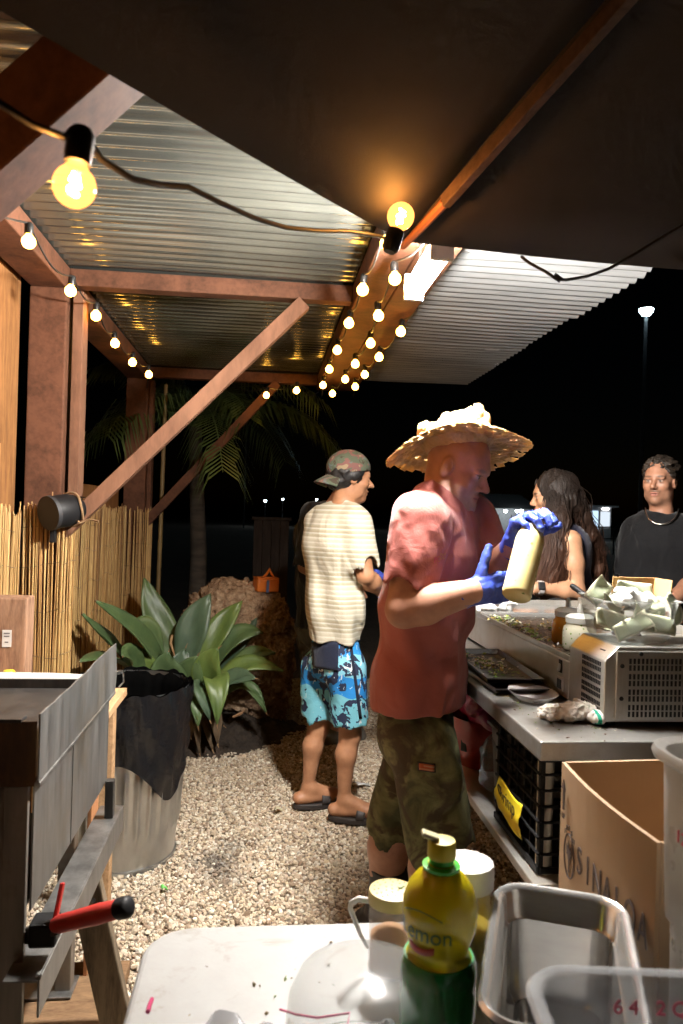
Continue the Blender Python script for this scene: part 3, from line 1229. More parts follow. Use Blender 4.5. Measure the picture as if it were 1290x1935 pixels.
# ------------------------------------------------------------------ agave
def leaf_mat(name, c1, c2, c3):
    t = NT(name)
    n = t.noise(7, 4, stretch=(1, 1, .6))
    n2 = t.noise(60, 3, stretch=(1, 1, .25))
    c = t.ramp(n.outputs[0], [(.28, c2), (.5, c1), (.75, c3)]).outputs[0]
    t.color(t.mix(.35, c, t.ramp(n2.outputs[0], [(.3, (.6, .65, .55)), (.7, (1, 1, 1))]).outputs[0], 'MULTIPLY'))
    t.set(Roughness=.42)
    t.b.inputs['Subsurface Weight'].default_value = .0
    t.bump(n2.outputs[0], .1, .004)
    MATS[name] = t.m
    return t.m


M_leafs = [leaf_mat('agave_leaf', (.095, .155, .06), (.055, .095, .04), (.14, .20, .075)),
           leaf_mat('agave_leaf_blue', (.09, .145, .085), (.06, .10, .065), (.13, .19, .105)),
           leaf_mat('agave_leaf_lime', (.15, .22, .055), (.09, .15, .045), (.21, .27, .075))]
M_drytip = pm('dry_leaf_tip', (.36, .22, .10), (.2, .1, .05), .8)


def agave_leaf(root, b0, c0, t0, w, face, mat, chan=.22, tipw=.0, name='leaf'):
    """b0 base, c0 control, t0 tip (world points); w half width; face = direction the upper side looks to"""
    b0, c0, t0 = V(b0), V(c0), V(t0)
    face = V(face).normalized()
    nu, nv = 18, 6
    rows = []
    for i in range(nu + 1):
        s = i / nu
        p = b0 * (1 - s) ** 2 + c0 * 2 * s * (1 - s) + t0 * s * s
        d = ((c0 - b0) * (1 - s) + (t0 - c0) * s).normalized()
        side = d.cross(face)
        side = side.normalized() if side.length > .05 else d.cross(V((1, 0, .2))).normalized()
        up = side.cross(d).normalized()
        ww = w * (.55 + .45 * min(1, s / .45)) * (1 if s < .45 else max(0.0, 1 - ((s - .45) / .55) ** 2.2)) + .0015
        row = []
        for j in range(nv + 1):
            q = 2 * j / nv - 1
            row.append(p + side * (q * ww) + up * (chan * ww * (q * q) * (1.6 - s) + .006 * math.sin(s * 9 + q * 4)))
        rows.append(row)
    b = MB()
    b.v = [q for r in rows for q in r]
    for i in range(nu):
        for j in range(nv):
            a = i * (nv + 1) + j
            b.f.append((a, a + 1, a + nv + 2, a + nv + 1))
            b.mi.append(0)
    o = b.build(name, mat, root, sm=True, solid=.006, fix=False)
    d = (t0 - c0).normalized()
    MB().tube([t0 - d * .012, t0 + d * .01, t0 + d * .028 + V((.004, 0, .003))], [.0045, .003, .0008], 5).build('tip', M_drytip, o, sm=True)
    return o


def agave():
    Z0 = 4.35
    base = G(350, 1470)
    base = V((P(350, 1300, Z0).x, P(350, 1300, Z0).y, 0))
    root = thing('agave', 'broad-leaved green agave plant behind the trash can', 'plant', base)
    toward = (P(350, 1200, Z0 - 1) - P(350, 1200, Z0)).normalized()
    up = V((0, 0, 1))
    L = [  # base px, control px, tip px, depth base/control/tip, half width, face (toward, up, side), mat
        ((338, 1262), (300, 1190), (272, 1092), (3.85, 3.95, 3.95), .070, (1, .3, .2), 0),
        ((352, 1262), (352, 1190), (398, 1122), (3.80, 3.80, 3.85), .072, (1, .3, -.2), 1),
        ((375, 1262), (405, 1190), (457, 1136), (3.82, 3.88, 3.95), .058, (1, .5, -.3), 2),
        ((392, 1268), (440, 1180), (497, 1196), (3.85, 3.92, 3.9), .058, (.8, .9, -.2), 0),
        ((318, 1290), (280, 1190), (181, 1136), (3.72, 3.45, 3.02), .048, (.9, .5, .4), 0),
        ((250, 1265), (210, 1215), (156, 1160), (3.55, 3.3, 2.96), .045, (.8, .6, .3), 0),
        ((255, 1275), (205, 1225), (150, 1250), (3.5, 3.25, 2.94), .042, (.3, 1, .2), 0),
        ((300, 1270), (280, 1150), (252, 1192), (3.7, 3.68, 3.6), .050, (1, .4, .2), 0),
        ((345, 1330), (300, 1275), (318, 1232), (3.55, 3.45, 3.45), .072, (1, -.1, .1), 0),
        ((350, 1330), (345, 1280), (372, 1240), (3.58, 3.5, 3.48), .068, (1, -.15, 0), 0),
        ((395, 1330), (378, 1262), (412, 1226), (3.6, 3.5, 3.46), .062, (1, .25, -.1), 2),
        ((400, 1320), (445, 1225), (535, 1268), (3.68, 3.7, 3.7), .050, (.7, 1, 0), 2),
        ((395, 1315), (415, 1225), (410, 1368), (3.62, 3.42, 3.38), .052, (1, .6, 0), 2),
        ((385, 1320), (372, 1262), (396, 1360), (3.55, 3.42, 3.4), .042, (.9, .7, .3), 1),
        ((415, 1320), (470, 1262), (502, 1345), (3.65, 3.65, 3.62), .034, (.4, 1, 0), 0),
        ((365, 1330), (372, 1290), (374, 1372), (3.55, 3.45, 3.4), .036, (.8, .8, 0), 0),
        ((405, 1300), (440, 1270), (482, 1282), (3.6, 3.58, 3.5), .040, (.9, .7, -.1), 1),
        ((270, 1290), (245, 1215), (232, 1240), (3.5, 3.35, 3.2), .045, (1, .3, .4), 0),
        ((290, 1300), (268, 1260), (262, 1222), (3.52, 3.45, 3.45), .050, (1, .1, .3), 2),
        ((400, 1270), (455, 1215), (485, 1168), (3.95, 4.0, 4.0), .05, (.8, .6, -.4), 1),
        ((410, 1290), (470, 1220), (520, 1235), (3.8, 3.85, 3.85), .045, (.6, .9, -.3), 0),
        ((330, 1320), (335, 1270), (350, 1225), (3.65, 3.62, 3.66), .06, (1, .1, 0), 1),
    ]
    side = toward.cross(up).normalized()
    for (b0, c0, t0, zz, w, fc, mi) in L:
        face = toward * fc[0] + up * fc[1] - side * fc[2]
        agave_leaf(root, P(*b0, zz[0] * 1.16), P(*c0, zz[1] * 1.16), P(*t0, zz[2] * 1.16), w * 1.32, face, M_leafs[mi])
    # stubby woody stems and dried bits
    random.seed(14)
    mb = G(395, 1420)
    for k in range(9):
        a = rnd(-2.6, .3)
        p = P(rnd(330, 430), rnd(1318, 1335), rnd(4.15, 4.45))
        d = V((math.cos(a), math.sin(a), 0))
        agave_leaf(root, p, p + d * .10 + V((0, 0, -.02)), V((p.x, p.y, 0)) + d * rnd(.10, .2) + V((0, 0, rnd(.04, .16))), rnd(.025, .04), V((d.x, d.y, .4)), pm('dead_leaf', (.13, .085, .045), (.06, .04, .022), .85, bump=.4, bscale=60), name='dead_leaf')
    for pts in (((325, 1200), (322, 1215), (330, 1240)), ((255, 1210), (262, 1225), (258, 1240)), ((440, 1355), (455, 1348), (462, 1342)), ((378, 1325), (388, 1318), (385, 1335))):
        MB().tube([P(x, y, 3.98) for x, y in pts], [.006, .008, .003], 6).build('dry_bract', M_drytip, root, sm=True)


def planting_bed():
    c = P(400, 1330, 4.62)
    vs, N = [], 40
    b = MB()

    def fn(u, v):
        a = 2 * math.pi * u
        r = .55 * v * (1 + .12 * math.sin(3 * a) + .05 * math.sin(7 * a))
        h = .13 * (1 - v ** 2) + .014 * math.sin(9 * a + 20 * v) + .010 * math.sin(23 * a - 31 * v)
        return V((c.x + r * math.cos(a) * 1.05, c.y + r * math.sin(a) * .8, max(-.02, h * (1 if v < 1 else 0) - .012)))
    b.grid(fn, 80, 26)
    o = b.build('planting_bed', pm('dark_soil', (.055, .038, .026), (.025, .018, .013), .95, bump=.8, bscale=60, bdist=.02, scale=20), None, sm=True, fix=False)
    o['kind'] = 'structure'


planting_bed()
agave()

# ------------------------------------------------------------------ rock
def rock():
    c = P(446, 1240, 4.95)
    base = V((c.x, c.y, 0))
    bm = bmesh.new()
    bmesh.ops.create_icosphere(bm, subdivisions=7, radius=1)
    v = np.array([q.co[:] for q in bm.verts], dtype=np.float32)
    f = np.array([[q.index for q in fc.verts] for fc in bm.faces])
    bm.free()
    s = np.sign(v) * np.abs(v) ** .72
    p = s * np.array((.385, .33, .47))
    n1 = wave_noise(v * 1.0, 2.6, 4)
    n2 = wave_noise(v, 9, 5)
    n3 = wave_noise(v, 38, 6, 11)
    n4 = wave_noise(v, 90, 16, 11)
    p = p * (1 + .10 * n1 + .045 * n2 + .055 * np.abs(n3) + .030 * n4)[:, None]
    p[:, 0] += .04 * (v[:, 2] < .3) * n1
    p = p + np.array((c.x, c.y, .43))
    t = NT('lava_rock')
    vo = t.n.new('ShaderNodeTexVoronoi')
    vo.inputs['Scale'].default_value = 34
    t.link(t.tc.outputs['Object'], vo.inputs['Vector'])
    n = t.noise(22, 8, .75)
    nb = t.noise(3, 4)
    cc = t.ramp(n.outputs[0], [(.34, (.15, .08, .045)), (.5, (.46, .30, .18)), (.66, (.68, .50, .33))]).outputs[0]
    t.color(t.mix(t.ramp(nb.outputs[0], [(.45, (0, 0, 0)), (.75, (.5, .5, .5))]).outputs[0], cc, (.24, .11, .065)))
    t.set(Roughness=.95)
    h = t.math('ADD', t.math('MULTIPLY', n.outputs[0], 1.0), t.math('MULTIPLY', vo.outputs['Distance'], .6))
    t.bump(h, .9, .04)
    o = mesh_np('boulder', p, f, t.m, None, sm=True, loc=base)
    tag(o, 'big rough reddish-brown boulder behind the agave', 'boulder')
    from mathutils.bvhtree import BVHTree
    return BVHTree.FromPolygons([tuple(a) for a in p.tolist()], [tuple(a) for a in f.tolist()])


rock_bv = rock()
q = P(502, 1115, 4.82)
hit = rock_bv.ray_cast(V((q.x, q.y, 3)), V((0, 0, -1)))
if hit[0] is not None:
    q = hit[0] - V((0, 0, .012))
ob = thing('orange_case', 'small orange case with a loose handle on top of the boulder', 'case', q)
M_or = pm('orange_plastic', (.70, .19, .02), (.55, .13, .015), .45)
b = MB()
b.box(q + V((0, 0, .048)), (.150, .10, .085), Euler((0, .03, .35)))
b.build('body', M_or, ob, bevel=.012, seg=3)
MB().box(q + V((0, 0, .094)), (.146, .098, .012), Euler((0, .03, .35))).build('lid', M_or, ob, bevel=.004)
MB().box(q + V((.012, -.0585, .045)), (.018, .003, .08), Euler((0, .03, .35))).build('latch', pm('blue_latch', (.12, .17, .35), None, .4), ob, bevel=.001)
MB().tube([q + V((-.02, 0, .10)), q + V((.0, 0, .115)), q + V((.02, -.01, .15)), q + V((.035, -.01, .12)), q + V((.05, 0, .10))], [.006, .008, .012, .008, .005], 8).build('handle', M_or, ob, sm=True)

# ------------------------------------------------------------------ palm, pole and dark bin behind
def palm():
    b0 = P(372, 1100, 5.9)
    base = V((b0.x, b0.y, 0))
    root = thing('palm_tree', 'dark palm with drooping fronds behind the shelter posts', 'palm tree', base)
    top = V((base.x - .05, base.y, 2.05))
    MB().tube([base, base.lerp(top, .5) + V((.03, 0, 0)), top], [.085, .065, .05], 12).build('trunk', pm('palm_trunk', (.08, .065, .05), (.04, .033, .026), .9, bump=.6, bscale=30, stretch=(1, 1, 5)), root, sm=True)
    random.seed(21)
    fm = leaf_mat('palm_leaf', (.07, .11, .033), (.04, .07, .022), (.10, .14, .045))
    for k in range(13):
        a = rnd(0, 6.283) if k > 4 else (-2.6, -2.0, -1.3, -.6, .1)[k]
        el = rnd(.35, 1.25)
        Lf = rnd(.9, 1.35)
        d = V((math.cos(a) * math.cos(el), math.sin(a) * math.cos(el), math.sin(el)))
        pts = [top]
        p = top.copy()
        dd = d.copy()
        N = 14
        for i in range(N):
            p = p + dd * (Lf / N)
            dd = (dd + V((0, 0, -.14))).normalized()
            pts.append(p.copy())
        b = MB()
        b.tube(pts, [.012 - .010 * i / N for i in range(N + 1)], 5)
        for i in range(2, N):
            dirn = (pts[i + 1] - pts[i - 1]).normalized()
            side = dirn.cross(V((0, 0, 1))).normalized()
            for q in range(3):
                pp = pts[i].lerp(pts[i + 1], q / 3)
                for sg in (-1, 1):
                    ll = rnd(.28, .45) * (1 - .5 * abs(i / N - .45))
                    o1 = (side * sg * .75 + dirn * .55 + V((0, 0, -.1))).normalized()
                    w = dirn * .010
                    m1 = pp + o1 * ll * .5
                    m2 = pp + o1 * ll * .85 + V((0, 0, -ll * .45))
                    b.add([pp - w * .5, pp + w * .5, m1 + w, m1 - w], [(0, 1, 2, 3)])
                    b.add([m1 - w, m1 + w, m2], [(0, 1, 2)])
        b.build('frond', fm, root, sm=False, fix=False)


palm()
q = G(318, 1470)
po = MB().tube([V((P(300, 1000, 5.4).x, P(300, 1000, 5.4).y, 0)), V((P(300, 1000, 5.4).x + .02, P(300, 1000, 5.4).y, 2.3))], [.018, .014], 10).build('bamboo_pole', pm('bamboo', (.30, .2, .07), (.2, .13, .05), .5), None, sm=True)
tag(po, 'thin upright bamboo pole between the far post and the palm', 'pole')
db = thing('dark_locker', 'tall dark boarded locker behind the boulder', 'locker', V((P(513, 1080, 6.4).x, P(513, 1080, 6.4).y, 0)))
q = P(513, 983, 6.4)
M_dkw = wood_mat('dark_boards', (.06, .045, .038), (.03, .024, .02), .8, (4, 4, .6))
for k in range(4):
    MB().span((q.x - .15 + k * .076, q.y, 0.01), (q.x - .15 + k * .076 + .073, q.y + .3, q.z)).build('board', M_dkw, db, bevel=.003)
MB().span((q.x - .17, q.y - .02, q.z), (q.x + .17, q.y + .32, q.z + .025)).build('lid', M_dkw, db, bevel=.003)

# ------------------------------------------------------------------ litter on the gravel
def litter(name, label, px, py, s, rot, mat, z=.022):
    p = G(px, py, .02)
    o = MB()
    M = Euler((rnd(-.1, .1), rnd(-.1, .1), rot)).to_matrix()
    nu, nv = 6, 4
    o.grid(lambda u, v: p + M @ V(((u - .5) * s[0], (v - .5) * s[1], .004 * math.sin(u * 5) + .003 * math.sin(v * 7 + u * 3))) + V((0, 0, .006)), nu, nv)
    r = o.build(name, mat, None, sm=True, solid=.0012, loc=p, fix=False)
    tag(r, label, 'scrap')


litter('paper_scrap', 'white paper scrap on the gravel behind the sandal', 684, 1484, (.085, .05), .35, MATS['paper_white'])
litter('card_scrap', 'small pale yellow scrap on the gravel left of the sandals', 527, 1531, (.035, .03), .1, pm('cream_card', (.62, .55, .36), None, .7))
litter('green_wrapper', 'tiny bright green wrapper on the gravel near the trash can', 310, 1680, (.02, .026), .4, pm('green_wrapper', (.2, .7, .15), None, .4))

# ================================================================== right side: steel table, prep unit and what lies on them
def clear(name, tint=(1, 1, 1), op=.25, rough=.12, base=(.8, .8, .8), trans_rough=0.0):
    """thin clear or milky plastic: part see-through, part glossy skin"""
    if name in MATS:
        return MATS[name]
    t = NT(name)
    tr = t.n.new('ShaderNodeBsdfTransparent')
    tr.inputs[0].default_value = (*tint, 1)
    n = t.noise(18, 4)
    t.color(base)
    t.link(t.math('MULTIPLY_ADD', n.outputs[0], .2, rough), t.b.inputs['Roughness'])
    mx = t.n.new('ShaderNodeMixShader')
    mx.inputs[0].default_value = op
    t.link(tr.outputs[0], mx.inputs[1])
    t.link(t.b.outputs[0], mx.inputs[2])
    t.link(mx.outputs[0], t.out.inputs['Surface'])
    t.bump(n.outputs[0], .08, .004)
    MATS[name] = t.m
    return t.m


def brushed(name, c=(.58, .56, .53), rough=.24, stretch=(60, 2, 2), stain=None):
    if name in MATS:
        return MATS[name]
    t = NT(name)
    n = t.noise(6, 5, .6, stretch=stretch)
    n2 = t.noise(5, 6, .7)
    col = t.ramp(n.outputs[0], [(.3, tuple(x * .85 for x in c)), (.7, c)]).outputs[0]
    if stain:
        col = t.mix(t.ramp(n2.outputs[0], [(.48, (0, 0, 0)), (.75, (.8, .8, .8))]).outputs[0], col, stain)
    t.color(col)
    t.set(Metallic=.72)
    r = t.math('MULTIPLY_ADD', n2.outputs[0], .22, rough - .1)
    t.link(r, t.b.inputs['Roughness'])
    t.bump(n.outputs[0], .03, .002)
    MATS[name] = t.m
    return t.m


M_ss = brushed('brushed_steel', (.64, .62, .58), .3, stain=(.42, .34, .24))
M_ss_top = brushed('worn_steel_top', (.42, .405, .385), .3, (2, 40, 2), stain=(.2, .16, .11))
M_ss_clean = brushed('polished_pan_steel', (.66, .65, .63), .16, (3, 3, 12))
M_slot = pm('dark_slot', (.01, .01, .01), None, .7)
M_grease = pm('greasy_griddle', (.10, .075, .05), (.03, .024, .018), .28, .3, scale=14, bump=.3, bscale=60, rvar=.12)

TX0, TX1, TY0, TY1, TZ = .64, 1.46, 1.63, 3.75, .90
tbl = thing('steel_table', 'stainless steel work table with a lower shelf', 'table', ((TX0 + TX1) / 2, 2.6, 0))
MB().span((TX0, TY0, TZ - .045), (TX1, TY1, TZ)).build('top', M_ss_top, tbl, bevel=.004)
MB().span((TX0 + .005, TY0 + .03, .535), (TX1, TY1, .56)).build('shelf', M_ss, tbl, bevel=.003)
for x in (TX0 + .05, TX1 - .05):
    for y in (TY0 + .09, TY1 - .08):
        MB().tube([V((x, y, .03)), V((x, y, TZ - .05))], .02, 12).build('leg', M_ss, tbl, sm=True)
        MB().lathe([(0, 0), (.028, 0), (.022, .03), (0, .03)], (x, y, 0), 12).build('foot', M_black_plastic, tbl, sm=True)

# ------------------------------------------------------------------ prep unit (long box with a vented housing at the near end)
UX0, UX1, UY0, UY1, UYM = .842, 1.36, 1.745, 3.06, 1.955
un = thing('prep_unit', 'long stainless countertop griddle with a vented end housing', 'griddle', ((UX0 + UX1) / 2, 2.4, TZ))
MB().span((UX0, UYM, TZ + .012), (UX1, UY1, TZ + .118)).build('body', M_ss, un, bevel=.004)
MB().span((UX0 + .028, UYM + .004, TZ + .1185), (UX1 - .02, UY1 - .27, TZ + .124)).build('cooking_plate', M_grease, un, bevel=.001)
for (a, b) in (((UX0, UYM, TZ + .1185), (UX0 + .008, UY1, TZ + .133)), ((UX1 - .012, UYM, TZ + .1185), (UX1, UY1, TZ + .175)), ((UX0 + .008, UY1 - .006, TZ + .1185), (UX1 - .012, UY1, TZ + .16))):
    MB().span(a, b).build('rim', M_ss, un, bevel=.001)
MB().span((UX0 + .012, UY1 - .26, TZ + .119), (UX1 - .02, UY1 - .01, TZ + .139)).build('tray_cover', M_ss_clean, un, bevel=.006)
# housing with a bevelled upper edge
hz = TZ + .012
b = MB()
prof = [V((UX0, 0, hz)), V((UX0, 0, hz + .150)), V((UX0 + .035, 0, hz + .186)), V((UX1 + .04, 0, hz + .186)), V((UX1 + .04, 0, hz))]
b.prism([p + V((0, UY0, 0)) for p in prof], (0, UYM - UY0, 0))
b.build('housing', M_ss, un, bevel=.003)
MB().span((UX0 - .004, UY0 - .003, hz + .176), (UX0 + .0, UY0 + .02, hz + .178)).build('seam', M_slot, un)
# end plate standing 3 mm proud with rows of slots
MB().span((UX0 + .028, UY0 - .006, hz + .008), (UX1 + .03, UY0 - .001, hz + .176)).build('end_plate', M_ss, un, bevel=.0015)
b = MB()
for r in range(4):
    for h2 in range(2):
        zc = hz + .152 - r * .038 - h2 * .0165
        for k in range(38):
            x = UX0 + .063 + k * .0108
            b.box(V((x, UY0 - .0065, zc)), (.0052, .002, .0132))
b.build('end_vents', M_slot, un)
b = MB()
for r in range(4):
    for h2 in range(2):
        zc = hz + .139 - r * .033 - h2 * .0145
        for k in range(12):
            b.box(V((UX0 - .0008, UY0 + .022 + k * .0092, zc)), (.002, .0042, .0105))
b.build('side_vents', M_slot, un)
for (x, z) in ((UX0 + .09, hz + .170), (UX0 + .042, hz + .14), (UX0 + .042, hz + .06)):
    MB().lathe([(0, 0), (.0055, 0), (.005, .002), (0, .003)], V((x, UY0 - .007, z)), 12, axis_frame((0, -1, 0))).build('screw', M_slot, un, sm=True)
MB().box(V((UX0 - .002, 2.01, hz + .083)), (.004, .018, .036)).build('switch_plate', M_slot, un, bevel=.001)
MB().box(V((UX0 - .006, 2.01, hz + .080)), (.006, .011, .020), Euler((0, .25, 0))).build('switch', MATS['white_housing'], un, bevel=.001)
MB().box(V((UX0 - .002, 2.008, hz + .034)), (.005, .042, .036)).build('socket_plate', pm('grey_frame', (.55, .54, .52), None, .4), un, bevel=.001)
MB().box(V((UX0 - .005, 2.008, hz + .034)), (.003, .028, .026)).build('socket_face', M_slot, un)
for x in (UX0 + .03, UX1 - .03):
    for y in (UY0 + .03, UY1 - .05):
        MB().lathe([(0, 0), (.016, 0), (.014, .0125), (0, .0125)], (x, y, TZ + .0005), 12).build('foot', M_black_plastic, un, sm=True)
MB().span((UX0 + .008, UYM + .02, TZ + .125), (UX0 + .028, UY1 - .28, TZ + .1255)).build('grease_gutter', M_grease, un)


# food scraps along the rim, on the plate, on the dark trays and the table
def scraps(name, label, spots, seed, pal, size=(.003, .009)):
    rs = random.Random(seed)
    vs, fs, cs = [], [], []
    for (c, n, sx, sy) in spots:
        for i in range(n):
            p = V(c) + V((rs.gauss(0, sx), rs.gauss(0, sy), 0))
            s = rs.uniform(*size)
            M = Euler((rs.uniform(-.5, .5), rs.uniform(-.5, .5), rs.uniform(0, 6.3))).to_matrix()
            k = len(vs)
            e = (s * rs.uniform(.6, 1.8), s * rs.uniform(.4, 1), s * rs.uniform(.2, .6))
            for d in ((1, 0, 0), (-1, 0, 0), (0, 1, 0), (0, -1, 0), (0, 0, 1), (0, 0, -1), (.7, .7, .3), (-.6, .7, -.3)):
                vs.append(p + M @ V((d[0] * e[0], d[1] * e[1], d[2] * e[2])) + V((0, 0, e[2] * .6)))
            for q in ((0, 6, 4), (6, 2, 4), (2, 7, 4), (7, 1, 4), (1, 3, 4), (3, 0, 4), (6, 0, 5), (2, 6, 5), (7, 2, 5), (1, 7, 5), (3, 1, 5), (0, 3, 5)):
                fs.append(tuple(k + a for a in q))
            c4 = (*rs.choice(pal), 1)
            cs += [c4] * 8
    o = mesh_np(name, np.array([tuple(a) for a in vs]), np.array(fs), None, None, sm=False, loc=spots[0][0])
    at = o.data.color_attributes.new('col', 'FLOAT_COLOR', 'POINT')
    at.data.foreach_set('color', np.array(cs, dtype=np.float32).ravel())
    if 'food' not in MATS:
        t = NT('food')
        ac = t.n.new('ShaderNodeAttribute')
        ac.attribute_name = 'col'
        t.link(ac.outputs['Color'], t.b.inputs['Base Color'])
        t.set(Roughness=.4)
        MATS['food'] = t.m
    o.data.materials.append(MATS['food'])
    tag(o, label, 'food scraps', kind='stuff')


FOODPAL = [(.62, .6, .5), (.55, .52, .4), (.30, .42, .06), (.16, .30, .04), (.6, .56, .45), (.12, .06, .025), (.5, .35, .1)]
zt = TZ + .1265
scraps('griddle_scraps', 'onion and herb scraps strewn over the long griddle plate',
       [(V((UX0 + .05, 2.45, zt)), 150, .02, .18), (V((UX0 + .06, 2.7, zt)), 120, .03, .1), (V((UX0 + .22, 2.45, zt)), 110, .07, .12), (V((UX0 + .3, 2.2, zt)), 60, .1, .1)], 1, FOODPAL)
scraps('table_scraps', 'tiny food bits spilled over the steel table edge',
       [(V((.72, 1.85, TZ + .001)), 40, .03, .09), (V((.70, 2.1, TZ + .001)), 50, .025, .14), (V((.8, 1.72, TZ + .001)), 22, .05, .04)], 2, FOODPAL, (.0015, .004))

# ------------------------------------------------------------------ dark trays, plate, gloves on the table
def tray(name, label, c, s, rz, z, mat, h=.016, cat='tray'):
    o = MB()
    M = Euler((0, 0, rz)).to_matrix()
    x, y = s[0] / 2, s[1] / 2
    c = V(c)
    r = .012
    ring = [(-x, -y), (x, -y), (x, y), (-x, y)]
    lv = [(0.0, .80, 0.0), (0.0, .86, .002), (1, 1, h), (1, 1.03, h + .001), (1, 1.03, h - .003)]
    vs = []
    for (q, k, zz) in ((0, .93, .0), (0, 1.0, h), (0, 1.03, h), (0, 1.03, h - .003), (0, 1.0, h - .004), (0, .93, -.003)):
        for p in ring:
            vs.append(c + M @ V((p[0] * k, p[1] * k, z - c.z + zz + .004)))
    fs = []
    for i in range(5):
        for k in range(4):
            k2 = (k + 1) % 4
            fs.append((i * 4 + k, i * 4 + k2, (i + 1) * 4 + k2, (i + 1) * 4 + k))
    fs.append((0, 1, 2, 3))
    fs.append((23, 22, 21, 20))
    o.add(vs, fs)
    r = o.build(name, mat, None, bevel=.002, loc=V((c.x, c.y, z)))
    tag(r, label, cat)


M_blacktray = pm('black_tray', (.05, .04, .033), (.02, .017, .015), .3, .2, scale=12, rvar=.1)
tray('baking_tray', 'lower dark baking tray on the steel table', (.745, 2.30, TZ), (.17, .50), .03, TZ + .001, M_blacktray)
tray('baking_tray', 'upper dark baking tray strewn with herb scraps', (.748, 2.33, TZ), (.165, .46), -.03, TZ + .020, M_blacktray)
scraps('tray_scraps', 'green and white herb scraps heaped in the dark tray', [(V((.745, 2.40, TZ + .026)), 130, .035, .07), (V((.75, 2.28, TZ + .026)), 50, .03, .06)], 5, FOODPAL, (.003, .008))
p = G(1020, 1322, TZ)
pt = MB().lathe([(0, .004), (.05, .004), (.075, .020), (.078, .021), (.077, .018), (.052, .0), (0, 0)], V((.765, 2.02, TZ + .001)), 40, sx=.85, sy=1.15).build('oval_dish', clear('dish_plastic', (1, 1, 1), .65, .2, (.6, .58, .56)), None, sm=True, loc=V((.765, 2.02, TZ)))
tag(pt, 'shallow greyish dish lying in front of the long griddle', 'dish')


def work_gloves():
    c = G(1080, 1362, TZ) + V((0, 0, .002))
    root = thing('work_gloves', 'crumpled white cotton work gloves with green cuff trim', 'gloves', c)
    ax = (P(1130, 1362, 1.8) - P(1035, 1350, 1.85))
    ax.z = 0
    ax.normalize()
    sd = V((-ax.y, ax.x, 0))
    S = SDF()
    L = lambda a, b, z: tuple(c + ax * a + sd * b + V((0, 0, z)))
    S.ell(L(-.005, 0, .02), (.05, .038, .022), .02)
    S.ell(L(.02, .012, .026), (.04, .034, .02), .015)
    for k, (b, l) in enumerate(((-.02, .05), (-.005, .058), (.01, .055), (.024, .045))):
        S.cone(L(-.03, b, .018), L(-.04 - l * .6, b * 1.4, .011 + .004 * (k % 2)), .011, .009, .008)
    S.cone(L(-.02, -.03, .015), L(-.045, -.045, .01), .01, .008, .01)
    v, f = S.mesh(.0028, lambda p: .004 * wave_noise(p, 160, 3) + .002 * wave_noise(p, 420, 4))
    mesh_np('glove', v, f, pm('cotton', (.68, .66, .62), (.55, .5, .42), .9, bump=.4, bscale=400, scale=30), root)
    S = SDF()
    S.ell(L(.058, -.008, .018), (.02, .03, .016), .01)
    S.ell(L(.05, .02, .02), (.02, .024, .018), .01)
    v, f = S.mesh(.0028, lambda p: .003 * wave_noise(p, 200, 6))
    o = mesh_np('cuff', v, f, None, root)
    t = NT('cuff_cotton')
    w = t.n.new('ShaderNodeTexWave')
    w.inputs['Scale'].default_value = 14
    w.inputs['Distortion'].default_value = 3
    t.link(t.tc.outputs['Object'], w.inputs['Vector'])
    t.color(t.ramp(w.outputs[0], [(.0, (.02, .32, .2)), (.42, (.66, .64, .6))], 'CONSTANT').outputs[0])
    t.set(Roughness=.9)
    o.data.materials.append(t.m)


work_gloves()

# ------------------------------------------------------------------ napkins, squeeze bottles, cash tub, spatula, pot
np_c = V((UX0 + .05, 2.93, TZ + .14))
S = SDF()
random.seed(4)
for k in range(9):
    S.ell(np_c + V((rnd(-.03, .09), rnd(-.08, .06), rnd(.0, .045))), (rnd(.03, .05), rnd(.03, .05), rnd(.014, .026)), .012)
v, f = S.mesh(.004, lambda p: .006 * wave_noise(p, 90, 9) + .002 * wave_noise(p, 300, 2))
o = mesh_np('paper_towels', v, f, MATS['paper_white'], None, loc=np_c)
tag(o, 'crumpled white paper towels at the far end of the griddle', 'paper towels')


def sauce_bottle(px, py, Z, r, h, juice, label):
    q = P(px, py, Z)
    c = V((q.x, q.y, TZ + .125))
    root = thing('squeeze_bottle', label, 'squeeze bottle', c, 'squat sauce bottles on the griddle')
    MB().lathe([(0, 0), (r * .9, 0), (r, .006), (r, h * .55), (r * .93, h * .78), (r * .80, h * .86), (r * .80, h)], c, 28).build('bottle', juice, root, sm=True)
    cap = clear('cap_plastic', (1, 1, 1), .9, .3, (.72, .72, .66))
    MB().lathe([(r * .84, h * .94), (r * .86, h * 1.12), (r * .62, h * 1.22), (r * .2, h * 1.26), (r * .14, h * 1.52), (r * .10, h * 1.58), (0, h * 1.58)], c, 24).build('nozzle_cap', cap, root, sm=True)


def speck(name, c1, c2, op):
    t = NT(name)
    v = t.n.new('ShaderNodeTexVoronoi')
    v.inputs['Scale'].default_value = 75
    t.link(t.tc.outputs['Object'], v.inputs['Vector'])
    t.color(t.ramp(v.outputs['Distance'], [(.18, c2), (.26, c1)]).outputs[0])
    t.set(Roughness=.25)
    MATS[name] = t.m
    return t.m


